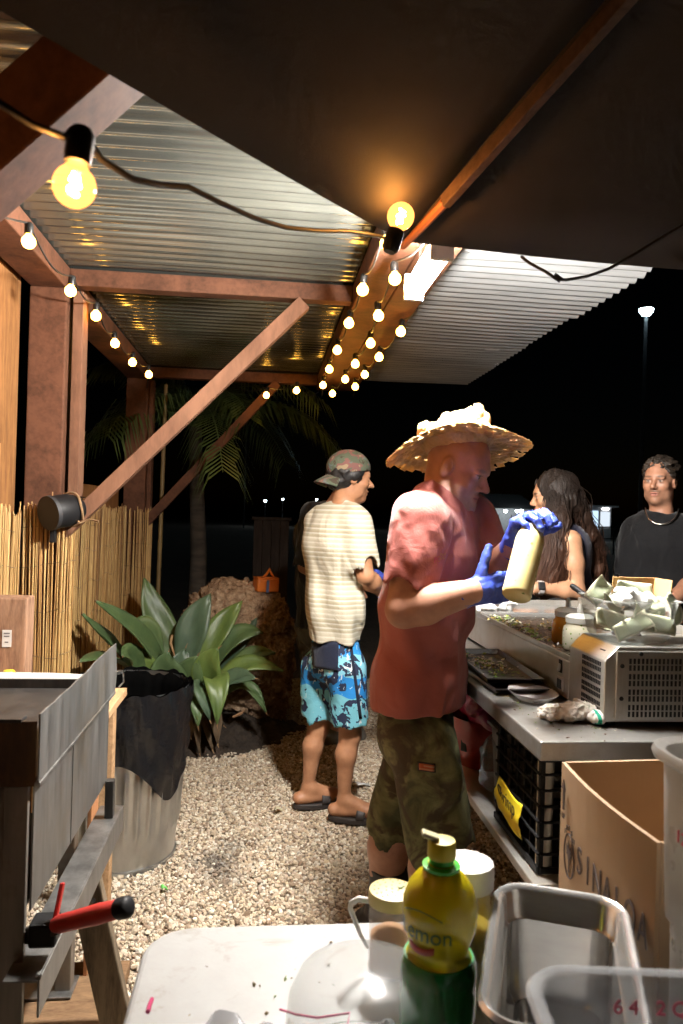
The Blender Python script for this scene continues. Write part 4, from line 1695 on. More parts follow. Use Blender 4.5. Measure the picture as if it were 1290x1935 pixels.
M_white_sauce = speck('herb_mayo', (.58, .56, .42), (.16, .28, .05), 1)
M_orange_sauce = speck('orange_sauce', (.62, .26, .03), (.5, .4, .12), 1)
sauce_bottle(1095, 1195, 2.19, .049, .085, M_white_sauce, 'largest squat bottle of herb-flecked white sauce on the griddle')
sauce_bottle(1072, 1185, 2.30, .047, .088, M_orange_sauce, 'orange sauce bottle left of the white sauce bottle')
sauce_bottle(1128, 1190, 2.30, .047, .088, M_orange_sauce, 'orange sauce bottle right of the white sauce bottle')
sauce_bottle(1118, 1180, 2.44, .045, .085, M_white_sauce, 'rearmost white sauce bottle behind the orange ones')


def bill_mat():
    t = NT('banknote')
    br = t.n.new('ShaderNodeTexBrick')
    uv = t.tc.outputs['UV']
    sep = t.n.new('ShaderNodeSeparateXYZ')
    t.link(uv, sep.inputs[0])
    ax = t.math('ABSOLUTE', t.math('SUBTRACT', sep.outputs[0], .5))
    ay = t.math('ABSOLUTE', t.math('SUBTRACT', sep.outputs[1], .5))
    border = t.math('MAXIMUM', t.math('GREATER_THAN', ax, .455), t.math('GREATER_THAN', ay, .40))
    oval = t.math('LESS_THAN', t.math('ADD', t.math('POWER', t.math('MULTIPLY', ax, 5.5), 2.0), t.math('POWER', t.math('MULTIPLY', ay, 3.2), 2.0)), 1.0)
    n = t.noise(70, 3, vec=uv)
    body = t.ramp(n.outputs[0], [(.35, (.16, .20, .12)), (.65, (.40, .42, .28))]).outputs[0]
    c = t.mix(border, body, (.56, .54, .40))
    c = t.mix(oval, c, (.22, .25, .17))
    t.color(c)
    t.set(Roughness=.75)
    return t.m


M_bill = bill_mat()


def banknote(c, M, label, bend=.02, seed=0, grp='loose banknotes in the clear tub'):
    rs = random.Random(seed)
    W, H = .125, .053
    nu, nv = 10, 4
    me = bpy.data.meshes.new('banknote')
    vs, fs, uv = [], [], []
    a1, a2 = rs.uniform(-1, 1), rs.uniform(0, 6)
    for i in range(nu + 1):
        for j in range(nv + 1):
            u, w = i / nu, j / nv
            z = bend * math.sin(u * 3.1 + a2) + .007 * math.sin(w * 4 + a1 * 3 + u * 4)
            vs.append(M @ V(((u - .5) * W, (w - .5) * H, z)))
    for i in range(nu):
        for j in range(nv):
            a = i * (nv + 1) + j
            fs.append((a, a + nv + 1, a + nv + 2, a + 1))
    me.from_pydata([tuple(p) for p in vs], [], fs)
    ul = me.uv_layers.new(name='UVMap')
    for li, lp in enumerate(me.loops):
        ul.data[li].uv = ((lp.vertex_index // (nv + 1)) / nu, (lp.vertex_index % (nv + 1)) / nv)
    smooth(me)
    me.materials.append(M_bill)
    o = bpy.data.objects.new('banknote', me)
    COL.objects.link(o)
    o.location = c
    s = o.modifiers.new('solid', 'SOLIDIFY')
    s.thickness = .0004
    tag(o, label, 'banknote', grp)


def cash_tub():
    z0 = hz + .1875
    a = P(1145, 1222, 1.84)
    c = V((a.x + .098, UY0 + .105, z0))
    root = thing('cash_tub', 'clear plastic tub stuffed with banknotes on the griddle housing', 'tub', c)
    ring = lambda kx, ky, z: [c + V((sx * kx, sy * ky, z)) for sx, sy in ((-1, -.85), (-.85, -1), (.85, -1), (1, -.85), (1, .85), (.85, 1), (-.85, 1), (-1, .85))]
    lv = [ring(.070, .070, .001), ring(.078, .078, .012), ring(.096, .092, .108), ring(.102, .098, .110), ring(.102, .098, .106)]
    b = MB()
    b.add([p for r in lv for p in r], [(i * 8 + k, i * 8 + (k + 1) % 8, i * 8 + 8 + (k + 1) % 8, i * 8 + 8 + k) for i in range(4) for k in range(8)] + [tuple(range(7, -1, -1))])
    b.build('tub', clear('clear_tub', (.97, .98, .97), .16, .1), root, sm=True, solid=.0015)
    lab = 'crumpled green banknote among those filling the clear tub'
    specs = [((-.062, -.055, .055), (1.35, .3, .1)), ((-.02, -.068, .045), (1.4, -.5, .0)), ((.045, -.066, .05), (1.45, .15, .05)), ((.03, -.05, .075), (1.1, .35, .3)), ((-.05, -.02, .09), (.5, .4, .9)),
             ((.02, -.03, .098), (.25, -.3, .35)), ((.06, .02, .09), (.4, .3, -.5)), ((-.01, .03, .10), (.3, .2, 1.2)), ((.0, 0, .05), (.2, .1, .6)), ((-.03, .02, .03), (.1, -.1, 2.0)), ((.06, -.045, .06), (1.3, -.2, .6)), ((-.07, .0, .05), (1.3, .2, 1.5))]
    where = ('against the front left corner of the tub', 'against the middle of the tub front', 'against the right half of the tub front', 'folded over above the front wall of the tub', 'at the left of the heap in the tub', 'under the white paper at the tub centre', 'at the right rear of the heap in the tub', 'behind the white paper in the tub', 'flat in the middle of the tub', 'lowest in the tub, near its floor', 'at the front right corner of the tub', 'pressed on the left wall of the tub')
    for k, (d, r) in enumerate(specs):
        banknote(c + V(d), Euler(r).to_matrix() @ Matrix.Diagonal((.78, .85, 1)), 'crumpled banknote ' + where[k], rnd(.004, .012), k)
    banknote(c + V((-.065, .03, .122)), Euler((1.35, -.8, .15)).to_matrix() @ Matrix.Diagonal((.62, .9, 1)), 'banknote sticking up above the rear left rim of the tub', .006, 41)
    banknote(c + V((.045, .05, .125)), Euler((1.45, .1, .0)).to_matrix() @ Matrix.Diagonal((.75, .8, 1)), 'banknote curled against the brown card at the back of the tub', .012, 43)
    banknote(c + V((.092, -.05, .085)), Euler((1.35, 1.2, .2)).to_matrix() @ Matrix.Diagonal((.7, .8, 1)), 'banknote hanging over the right rim of the tub', .012, 42)
    # crumpled white paper on top and the brown card
    S = SDF()
    for k in range(7):
        S.ell(c + V((rnd(-.045, .035), rnd(-.045, .03), rnd(.095, .118))), (rnd(.02, .035), rnd(.02, .035), rnd(.012, .02)), .01)
    v, f = S.mesh(.004, lambda p: .005 * wave_noise(p, 130, 12))
    o = mesh_np('crumpled_paper', v, f, MATS['paper_white'], None, loc=c + V((0, 0, .095)))
    tag(o, 'bright crumpled white paper on top of the banknotes', 'paper')
    o = MB().box(c + V((.055, .07, .115)), (.125, .004, .085), Euler((.1, 0, -.1))).box(c + V((.108, .03, .12)), (.004, .08, .075), Euler((0, .1, .15))).build('brown_card', pm('cardboard_orange', (.50, .30, .12), (.42, .24, .09), .75), None, bevel=.001, loc=c + V((.055, .07, .08)))
    tag(o, 'folded brown card standing at the back of the cash tub', 'card')
    sp = thing('spatula', 'long black-handled spatula leaning on the cash tub', 'spatula', P(1150, 1160, 1.98))
    a_, b_ = P(1079, 1106, 2.12), P(1150, 1156, 2.02)
    MB().tube([a_, a_.lerp(b_, .08), a_.lerp(b_, .3), a_.lerp(b_, .9), b_], [.006, .0085, .0075, .0085, .006], 10).build('handle', M_black_plastic, sp, sm=True)
    c_ = P(1172, 1180, 2.0)
    MB().beam(b_, c_ , .012, .003).build('blade_neck', M_ss_clean, sp)
    MB().beam(c_, c_ + V((.05, -.0, -.07)), .07, .0025, up=(0, -1, .2)).build('blade', M_ss_clean, sp, bevel=.0008)


random.seed(31)
cash_tub()

pc = P(905, 1092, 3.42)
pot = thing('steel_pot', 'stainless pot standing beyond the red-shirted man', 'pot', V((pc.x, pc.y, TZ)))
MB().lathe([(0, 0), (.11, 0), (.115, .01), (.115, .20), (.122, .205), (.118, .21), (.11, .205), (.108, .02), (0, .015)], V((pc.x, pc.y, TZ)), 36).build('pot', M_ss_clean, pot, sm=True)
MB().tube([V((pc.x + .115, pc.y - .04, TZ + .17)), V((pc.x + .15, pc.y - .035, TZ + .175)), V((pc.x + .15, pc.y + .035, TZ + .175)), V((pc.x + .115, pc.y + .04, TZ + .17))], .005, 8).build('handle', M_ss_clean, pot, sm=True)

# ------------------------------------------------------------------ lower shelf: milk crate with a yellow note, tubs and bags
def milk_crate(name, label, c, s, mat, nb=8):
    root = thing(name, label, 'crate', c)
    x, y, z = s[0] / 2, s[1] / 2, s[2]
    c = V(c)
    MB().box(c + V((0, 0, .006)), (s[0], s[1], .01)).build('floor', mat, root, bevel=.002)
    for sg in (-1, 1):
        for axis in (0, 1):
            hor, ver = MB(), MB()
            half, oth = (y, x) if axis == 0 else (x, y)
            for k in range(nb):
                zz = .012 + (z - .02) * k / (nb - 1)
                th = .016 if k in (0, nb - 1) else .006
                if axis == 0:
                    hor.box(c + V((sg * x, 0, zz)), (.008, s[1], th))
                else:
                    hor.box(c + V((0, sg * y, zz)), (s[0] - .009, .008, th))
            for k in range(7):
                q = -half + .012 + (2 * half - .024) * k / 6
                th = .02 if k in (0, 6) else .006
                if axis == 0:
                    ver.box(c + V((sg * (x - .0045), q, z / 2)), (.007, th, z - .012))
                else:
                    ver.box(c + V((q, sg * (y - .0045), z / 2)), (th, .007, z - .012))
            hor.build('crate_bars', mat, root, bevel=.001, seg=1)
            ver.build('crate_slats', mat, root, bevel=.001, seg=1)
    return root


M_crate = pm('black_crate', (.010, .010, .011), (.006, .006, .007), .5, spec=.2)
milk_crate('milk_crate', 'black milk crate with a yellow note on the lower shelf', (.82, 1.866, .5605), (.30, .33, .285), M_crate)
nt = thing('yellow_note', 'creased yellow handwritten note on the black milk crate', 'note', (.662, 1.885, .61))
b = MB()
b.grid(lambda u, v: V((.6615 - .010 * math.sin(v * 3.1) * (.6 + .4 * u) - .004 * (abs(v - .5) < .1), 1.79 + .185 * u, .605 + .088 * v - .006 * math.sin(u * 5))), 10, 10)
b.build('paper', pm('yellow_paper', (.72, .58, .02), (.62, .47, .015), .55), nt, sm=True, solid=.0006, fix=False)
text_mesh('handwriting', 'Shrimp', .052, ((0, -1, 0), (0, 0, 1), (-1, 0, 0)), (.6495, 1.885, .668), pm('ink', (.06, .05, .01), None, .6), nt, sx=.95)

M_redp = pm('red_plastic', (.45, .02, .02), (.3, .012, .012), .35)
rb_ = thing('red_basket', 'red plastic basket on the shelf under the steel table', 'basket', (.78, 2.52, .5605))
MB().lathe([(0, .004), (.10, .004), (.125, .16), (.132, .163), (.13, .157), (.105, .0), (0, 0)], (.78, 2.52, .561), 32, sx=.95, sy=1.15).build('basket', M_redp, rb_, sm=True)
for k in range(10):
    a = k * .628
    MB().box(V((.78 + .112 * .95 * math.cos(a), 2.52 + .112 * 1.15 * math.sin(a), .64)), (.012, .022, .05), Euler((0, 0, a))).build('slot', M_slot, rb_)
mg = SDF()
for k in range(6):
    mg.ell(V((.76 + rnd(-.04, .05), 2.42 + rnd(-.1, .12), .74 + rnd(-.01, .05))), (.055, .07, .045), .03)
v, f = mg.mesh(.006, lambda p: .008 * wave_noise(p, 60, 3) + .003 * wave_noise(p, 160, 5))
tag(mesh_np('pink_bag', v, f, pm('magenta_bag', (.38, .02, .16), (.28, .012, .1), .4), None, loc=(.77, 2.43, .70)), 'crumpled magenta bag on top of the red basket', 'bag')
mg = SDF()
for k in range(6):
    mg.ell(V((.74 + rnd(-.03, .05), 2.2 + rnd(-.06, .05), .62 + rnd(-.02, .10))), (.05, .06, .055), .03)
v, f = mg.mesh(.006, lambda p: .008 * wave_noise(p, 60, 8) + .003 * wave_noise(p, 160, 6))
tag(mesh_np('clear_bag', v, f, clear('bag_film', (.9, .92, .95), .35, .1, (.5, .52, .55)), None, loc=(.75, 2.2, .56)), 'cloudy clear plastic bag slumped on the lower shelf', 'bag')
gt = thing('grey_tub', 'grey plastic tub beside the black milk crate', 'tub', (.76, 2.09, .5605))
b = MB()
ring = lambda k, z: [V((.79 + sx * .10 * k, 2.10 + sy * .045 * k, z)) for sx, sy in ((-1, -1), (1, -1), (1, 1), (-1, 1))]
lv = [ring(.85, .562), ring(1, .80), ring(1.12, .803), ring(1.12, .795)]
b.add([p for r in lv for p in r], [(i * 4 + k, i * 4 + (k + 1) % 4, i * 4 + 4 + (k + 1) % 4, i * 4 + 4 + k) for i in range(3) for k in range(4)] + [(3, 2, 1, 0)])
b.build('tub', pm('grey_plastic', (.28, .27, .25), None, .4), gt, solid=.003, bevel=.004)

# ================================================================== foreground: white folding table and what stands on it
WZ = .74
ft = thing('folding_table', 'white plastic folding table in the foreground', 'table', (.45, .8, 0))
x0, x1, y0, y1, rr = -.165, 1.06, .42, 1.205, .075


def rrect(x0, x1, y0, y1, r, z, n=8):
    out = []
    for cx, cy_, a0 in ((x1 - r, y0 + r, -90), (x1 - r, y1 - r, 0), (x0 + r, y1 - r, 90), (x0 + r, y0 + r, 180)):
        for k in range(n + 1):
            a = R_(a0 + 90 * k / n)
            out.append(V((cx + r * math.cos(a), cy_ + r * math.sin(a), z)))
    return out


t = NT('table_plastic')
n = t.noise(4, 6, .7)
n2 = t.noise(9, 5, .7, dist=1.0)
c = t.ramp(n.outputs[0], [(.25, (.29, .284, .275)), (.55, (.345, .345, .34))]).outputs[0]
t.color(t.mix(t.ramp(n2.outputs[0], [(.56, (0, 0, 0)), (.70, (.7, .7, .7))]).outputs[0], c, (.20, .17, .115)))
t.set(Roughness=.38)
t.bump(t.noise(160, 3).outputs[0], .12, .002)
b = MB()
b.prism(rrect(x0, x1, y0, y1, rr, WZ - .042), (0, 0, .042))
b.build('top', t.m, ft, bevel=.010, seg=3)
M_legm = pm('grey_leg_paint', (.3, .3, .31), None, .4, .4)
for x in (x0 + .14, x1 - .14):
    for y in (y0 + .1, y1 - .1):
        MB().tube([V((x, y, .01)), V((x, y, WZ - .043))], .014, 10).build('leg', M_legm, ft, sm=True)
    MB().tube([V((x, y0 + .1, .12)), V((x, y1 - .1, .12))], .011, 10).build('stretcher', M_legm, ft, sm=True)

# ------------------------------------------------------------------ lemon juice bottle
def lemon_bottle():
    q = P(830, 1750, .915)
    c = V((q.x, q.y, WZ + .001))
    root = thing('lemon_juice_bottle', 'yellow lemon juice bottle with a green lower half in front', 'bottle', c)
    juice = NT('lemon_plastic')
    juice.color((.80, .66, .015))
    juice.set(Roughness=.22)
    juice.b.inputs['Transmission Weight'].default_value = .35
    juice.b.inputs['Subsurface Weight'].default_value = .5
    juice.b.inputs['Subsurface Radius'].default_value = (.02, .02, .004)
    green = pm('green_plastic', (.012, .24, .05), (.008, .17, .035), .2)
    # green lower body with bumps, yellow upper body, green collar, yellow flip cap
    low = [(0, 0), (.040, 0), (.046, .006), (.047, .03), (.0455, .045), (.047, .055), (.047, .085), (.0455, .095), (.047, .105), (.0465, .118), (.043, .128)]
    MB().lathe(low, c, 40).build('lower_body', green, root, sm=True)
    up = [(.041, .127), (.036, .134), (.037, .142), (.043, .160), (.046, .178), (.0455, .195), (.040, .212), (.030, .225), (.020, .232), (.0165, .235), (.0165, .24)]
    bo = MB().lathe(up, c, 40).build('upper_body', juice.m, root, sm=True)
    MB().lathe([(.0165, .2335), (.023, .2345), (.0235, .238), (.0165, .2395), (.0150, .240), (.0150, .247)], c, 32).build('collar', pm('lime_plastic', (.06, .55, .03), None, .3), root, sm=True)
    ycap = pm('yellow_cap_plastic', (.66, .56, .03), (.6, .5, .02), .35)
    MB().lathe([(0.0155, .2475), (.0172, .2475), (.0178, .250), (.0172, .266), (.0160, .268), (0, .2685)], c, 28).build('cap', ycap, root, sm=True)
    right, fw = CAM_R @ V((1, 0, 0)), V((0, 0, 1))
    e = c + V((0, 0, .268))
    MB().beam(e - right * .004 + V((0, 0, .0015)), e - right * .025 + V((0, 0, .0090)), .016, .006).build('flip_lid', pm('pale_yellow_plastic', (.74, .70, .42), None, .3), root, bevel=.0022, seg=3)
    # printed label wrapped round the front-left of the yellow body
    cd = (V((0, 0, 0)) - c)
    a0 = math.atan2(cd.y, cd.x) - .42
    lab_c = [('emon', .170, .0255, (.08, .22, .03)), ]
    R0 = .0468

    def wrapped(name, body, size, ang, z, rad, mat):
        o = text_mesh(name, body, size, ((1, 0, 0), (0, 1, 0), (0, 0, 1)), (0, 0, 0), mat, None, extrude=.0003)
        for vv in o.data.vertices:
            x, y, zz = vv.co
            a = ang + x / rad
            r2 = rad + zz
            vv.co = c + V((r2 * math.cos(a), r2 * math.sin(a), z + y)) - c
        o.parent = root
        o.location = (0, 0, 0)
        return o
    wrapped('lettering', 'Lemon', .026, a0, .172, .0472, pm('label_green', (.05, .16, .02), None, .4))

    def patch(name, a1, a2, z1, z2, mat, rad=.0462, arch=0.0):
        b = MB()
        b.grid(lambda u, v: c + V(((rad) * math.cos(a0 + a1 + (a2 - a1) * u), rad * math.sin(a0 + a1 + (a2 - a1) * u), z1 + (z2 - z1) * v + arch * math.sin(math.pi * u))), 12, 2)
        b.build(name, mat, root, sm=True, solid=.0004, fix=False)
    patch('label_banner', -.5, .3, .150, .158, pm('label_red', (.55, .09, .04), None, .4), .0440, -.004)
    patch('label_line', -.7, .5, .190, .1912, MATS['label_green'], .0468, .008)
    return c


lemon_bottle()

# ------------------------------------------------------------------ white-lidded jug behind it
q = P(882, 1620, 1.04)
c = V((q.x, q.y, WZ + .001))
jg = thing('juice_jug', 'jug of yellow juice with a wide white lid behind the lemon bottle', 'jug', c)
MB().lathe([(0, 0), (.032, 0), (.036, .006), (.036, .10), (.034, .115), (.034, .155)], c, 32).build('jug', clear('jug_plastic', (1, .95, .75), .55, .2, (.6, .55, .42)), jg, sm=True)
MB().lathe([(0, .003), (.0335, .003), (.0335, .098), (0, .098)], c, 28).build('juice', pm('yellow_juice', (.66, .52, .05), None, .3), jg, sm=True)
MB().lathe([(.0345, .152), (.038, .152), (.0385, .178), (.037, .184), (.020, .187), (0, .187)], c, 40, wob=lambda a, z: .012 * math.sin(24 * a)).build('lid', M_whitep, jg, sm=True)
# second pale bottle, only its shoulder shows left of the lemon cap
q = P(822, 1640, 1.02)
c2 = V((q.x, q.y, WZ + .001))
b2 = thing('cream_bottle', 'rounded cream bottle half hidden behind the lemon bottle', 'bottle', c2)
MB().lathe([(0, 0), (.030, 0), (.034, .006), (.034, .14), (.031, .165), (.022, .178), (.014, .184), (.014, .19), (0, .19)], c2, 32).build('bottle', clear('cream_plastic', (1, .97, .9), .75, .3, (.62, .58, .5)), b2, sm=True)

# ------------------------------------------------------------------ spice shaker with a yellow perforated lid
def shaker():
    q = P(738, 1780, 1.09)
    c = V((q.x, q.y, WZ + .001))
    root = thing('spice_shaker', 'clear spice shaker with a pale yellow perforated lid', 'shaker', c)
    MB().lathe([(0, 0), (.030, 0), (.033, .005), (.033, .098)], c, 36, open_top=True).build('cup', clear('shaker_plastic', (1, 1, 1), .24, .15, (.6, .6, .58)), root, sm=True)
    MB().lathe([(0, .004), (.0305, .004), (.0305, .05), (.02, .058), (0, .06)], c, 30).build('spice', pm('spice', (.42, .24, .12), (.34, .18, .09), .9), root, sm=True)
    MB().lathe([(.0335, .098), (.0350, .0985), (.0352, .112), (.0335, .116), (.02, .1175), (0, .1175)], c, 40).build('lid', pm('pale_yellow_lid', (.52, .44, .17), (.48, .4, .14), .4), root, sm=True)
    b = MB()
    for r, n in ((.0, 1), (.010, 6), (.020, 11), (.027, 15)):
        for k in range(n):
            a = 6.283 * k / n + r * 40
            b.lathe([(.0014, 0), (.0014, .0004), (0, .0004)], c + V((r * math.cos(a), r * math.sin(a), .1174)), 8)
    b.build('holes', pm('hole_dark', (.2, .16, .08), None, .8), root)
    right = CAM_R @ V((1, 0, 0))
    MB().tube([c - right * .032 + V((0, 0, .10)), c - right * .050 + V((0, 0, .102)), c - right * .060 + V((0, 0, .096)), c - right * .061 + V((0, 0, .088)), c - right * .045 + V((0, 0, .05)), c - right * .033 + V((0, 0, .03))], [.0048, .0045, .0042, .004, .003, .0028], 10).build('handle', M_whitep, root, sm=True)
    o = MB()
    for k in range(4):
        o.box(c + right * (.012 + .004 * k) + V((.0, .004 * math.sin(k * 2), .1185)), (.006, .002, .001), Euler((0, 0, k * .9)))
    o.build('herb_bit', pm('herb', (.1, .2, .03), None, .5), root)


shaker()

# ------------------------------------------------------------------ gastronorm pans
def gn_pan(name, label, c, rz, s, depth, mat, rimmat=None, rim=.011, cr=.034, marks=False):
    """rectangular pan; c = centre of the bottom"""
    root = thing(name, label, 'pan', c)
    M = Euler((0, 0, rz)).to_matrix()
    c = V(c)
    x, y = s[0] / 2, s[1] / 2

    def ring(k, z, r):
        return [c + M @ p for p in rrect(-x * k if k else 0, x * k, -y * k, y * k, r, z, 6)]

    def ringo(o, z, r):
        return [c + M @ p for p in rrect(-x + o, x - o, -y + o, y - o, max(r, .004), z, 6)]
    L = [ringo(.030, .004, .02), ringo(.022, .001, .03), ringo(.012, .012, .035), ringo(.010, depth * .72, cr * .9), ringo(.006, depth * .74, cr), ringo(.003, depth - .006, cr), ringo(-.002, depth, cr), ringo(-rim + .003, depth + .001, cr + rim), ringo(-rim, depth - .003, cr + rim), ringo(-rim + .001, depth - .007, cr + rim)]
    n = len(L[0])
    b = MB()
    b.add([p for r in L for p in r], [(i * n + k, i * n + (k + 1) % n, (i + 1) * n + (k + 1) % n, (i + 1) * n + k) for i in range(len(L) - 1) for k in range(n)] + [tuple(range(n))])
    b.build('pan', mat, root, sm=True, solid=.0015)
    return root, M


a, bq, dq = G(918, 1660, .885), G(1150, 1697, .885), G(943, 1925, .885)
cc = (bq + dq) / 2
ang = math.atan2((bq - a).y, (bq - a).x)
gn_pan('steel_pan', 'deep empty stainless pan with a rolled rim in the foreground', (cc.x, cc.y, WZ + .002), ang, (.158, .292), .142, M_ss_clean)

M_poly = clear('polycarbonate', (.93, .94, .95), .34, .08, (.62, .63, .64))
a = G(985, 1822, .955)
ang2 = R_(-7)
px_ = V((math.cos(ang2), math.sin(ang2), 0))
py_ = V((-math.sin(ang2), math.cos(ang2), 0))
cc = a + px_ * .19 - py_ * .135
pr, M = gn_pan('clear_pan', 'clear plastic food pan with red markings at the bottom right', (cc.x, cc.y, WZ + .002), ang2, (.36, .25), .212, M_poly, rim=.014)
red = pm('red_print', (.55, .03, .08), None, .5)
far = cc + py_ * .117 + V((0, 0, .935))
text_mesh('marking', '6 4   2 QT', .020, (px_, (0, 0, 1), -py_), V((cc.x, cc.y, 0)) + py_ * .1155 + px_ * -.06 + V((0, 0, .928)), red, pr)
for k in range(5):
    MB().box(V((cc.x, cc.y, .915 - k * .018)) + py_ * .1155 - px_ * .01, (.008, .0006, .002), Euler((0, 0, ang2))).build('scale_mark', red, pr)
ld = MB()
ld.lathe([(0, .012), (.060, .010), (.072, .004), (.078, .012), (.080, .012), (.074, 0), (0, .006)], V((cc.x - .04, cc.y + .02, WZ + .12)), 40, Euler((.35, .1, 0)).to_matrix()).build('storage_lid', clear('lid_plastic', (1, 1, 1), .5, .15, (.72, .72, .72)), None, sm=True, loc=V((cc.x - .04, cc.y + .02, WZ + .1)))
tag(bpy.data.objects['storage_lid'], 'cloudy round plastic lid lying inside the clear pan', 'lid')

# tall translucent container at the right edge
a = P(1236, 1402, .90)
cc = V((a.x + .125, a.y - .065, WZ + .001))
ct = thing('tall_container', 'tall square translucent container at the right edge', 'container', cc)
hh = a.z - WZ
L = []
for o_, z_, r_ in ((.022, .0, .03), (.012, .012, .035), (.010, .20, .035), (.004, .205, .04), (.0, hh - .02, .04), (0, hh - .004, .04), (-.010, hh, .045), (-.012, hh - .006, .045), (-.010, hh - .012, .045)):
    L.append([cc + p for p in rrect(-.125 + o_, .125 - o_, -.07 + o_, .07 - o_, r_, z_, 6)])
n = len(L[0])
b = MB()
b.add([p for r in L for p in r], [(i * n + k, i * n + (k + 1) % n, (i + 1) * n + (k + 1) % n, (i + 1) * n + k) for i in range(len(L) - 1) for k in range(n)] + [tuple(range(n - 1, -1, -1))])
b.build('container', clear('milky_container', (.95, .95, .94), .5, .2, (.6, .58, .55)), ct, sm=True, solid=.002)
text_mesh('marking', '12', .02, ((0, -1, 0), (0, 0, 1), (-1, 0, 0)), cc + V((-.1265, .0, hh - .09)), red, ct)

# ------------------------------------------------------------------ cardboard box
def carton():
    ZT, ZB_ = .993, WZ + .003
    g0, g1 = G(1060, 1440, ZT), G(1252, 1592, ZT)
    X0, Y1, Y0 = (g0.x + g1.x) / 2, g0.y, g1.y
    X1 = X0 + .36
    root = thing('cardboard_box', 'open cardboard box printed SINALOA on the white table', 'box', ((X0 + X1) / 2, (Y0 + Y1) / 2, ZB_))
    cm = NT('cardboard')
    n = cm.noise(3, 5, .6)
    n2 = cm.noise(140, 2, .5, stretch=(1, 1, .12))
    cm.color(cm.ramp(n.outputs[0], [(.3, (.34, .22, .125)), (.7, (.43, .295, .175))]).outputs[0])
    cm.set(Roughness=.8)
    cm.bump(n2.outputs[0], .12, .002)
    m = cm.m
    th = .006
    bow = lambda y: -.010 * math.sin(math.pi * (y - Y0) / (Y1 - Y0))

    def wall(fn, name):
        b = MB()
        b.grid(fn, 8, 6)
        b.build(name, m, root, solid=th, fix=False)
    wall(lambda u, v: V((X0 + bow(lerp(Y0, Y1, u)) * v, lerp(Y0, Y1, u), lerp(ZB_, ZT, v))), 'side_wall')
    wall(lambda u, v: V((X1, lerp(Y0, Y1, u), lerp(ZB_, ZT, v))), 'side_wall')
    wall(lambda u, v: V((lerp(X0 + .004, X1 - .004, u), Y1, lerp(ZB_, ZT, v) + .006 * u)), 'end_wall')
    wall(lambda u, v: V((lerp(X0 + .004, X1 - .004, u), Y0, lerp(ZB_, ZT, v))), 'end_wall')
    wall(lambda u, v: V((lerp(X0, X1, u), lerp(Y0, Y1, v), ZB_ + .003)), 'floor')
    ink = pm('box_ink', (.09, .06, .05), None, .8)
    xo = X0 - .0055
    axes = ((0, -1, 0), (0, 0, 1), (-1, 0, 0))

    def bx(y, z):
        return V((xo + bow(y) * (z - ZB_) / (ZT - ZB_), y, z))
    for i, ch in enumerate('SINALOA'):
        y = lerp(Y0, Y1, .70) - i * (Y1 - Y0) * .104
        text_mesh('letter', ch, .062, axes, bx(y, ZT - .128), ink, root, sx=.66)
    # up arrow with a small word, round logo with a sprig
    y, z = lerp(Y0, Y1, .935), ZT - .048
    MB().box(bx(y, z - .008), (.0012, .007, .034)).build('arrow_shaft', ink, root)
    MB().prism([bx(y - .010, z + .009), bx(y + .010, z + .009), bx(y, z + .026)], (-.0012, 0, 0)).build('arrow_head', ink, root)
    text_mesh('arrow_word', 'UP', .013, axes, bx(y, z - .036), ink, root, sx=.8)
    ly, lz = lerp(Y0, Y1, .84), ZT - .138
    ringp = [bx(ly + .021 * math.cos(a * .2618), lz + .036 * math.sin(a * .2618)) for a in range(24)]
    MB().tube(ringp, .0014, 5, closed=True).build('logo_ring', ink, root)
    for k, (dy, dz) in enumerate(((0, .026), (-.009, .018), (.009, .018), (-.010, .003), (.010, .003))):
        MB().prism([bx(ly, lz - .018 + k * .004), bx(ly + dy * .6 + .004, lz + dz * .4), bx(ly + dy, lz + dz), bx(ly + dy * .6 - .004, lz + dz * .4)], (-.001, 0, 0)).build('logo_leaf', ink, root)
    MB().box(bx(ly, lz - .012), (.0012, .003, .030)).build('logo_stem', ink, root)
    for k, ch in enumerate('FRESH'):
        a = 2.3 - k * .38
        text_mesh('logo_letter', ch, .012, axes, bx(ly - .027 * math.cos(a), lz + .045 * math.sin(a)), ink, root)
    return X0, X1, Y0, Y1, ZB_


X0, X1, Y0, Y1, Zb = carton()

# ------------------------------------------------------------------ plastic bag and cup at the bottom edge
def bag():
    c = G(470, 1925, WZ)
    rows = []
    b = MB()

    def fn(u, v):
        x = -.14 + .36 * u
        y = .66 + .27 * v
        z = WZ + .008 + .030 * (1 - abs(math.sin(u * 7 + v * 4 + .6 * math.sin(v * 9)))) + .022 * (1 - abs(math.sin(v * 8 - u * 5 + .8 * math.sin(u * 11)))) + .008 * abs(math.sin(u * 23 + 9 * v)) + .012 * math.exp(-((u - .75) / .2) ** 2)
        edge = min(u, 1 - u, v, 1 - v)
        return V((x + .012 * math.sin(v * 9), y + .03 * math.sin(u * 6) * v, WZ + .002 + (z - WZ) * min(1, edge * 8)))
    b.grid(fn, 80, 56)
    o = b.build('plastic_bag', clear('zip_bag', (.95, .95, .97), .42, .03, (.5, .51, .53)), None, sm=True, loc=V((.0, .8, WZ)), fix=False)
    tag(o, 'wrinkled clear plastic bag with red edge lines on the white table', 'bag')
    rm = pm('bag_red', (.45, .02, .11), None, .4)
    w = lambda px, py: G(px, py, WZ + .045)
    MB().tube([w(528, 1907), w(560, 1917), w(600, 1923), w(661, 1914), w(655, 1945)], .0014, 6).build('red_line', rm, o, sm=True)
    MB().tube([w(287, 1888), w(282, 1900), w(279, 1912)], .003, 6).build('red_tab', rm, o, sm=True)


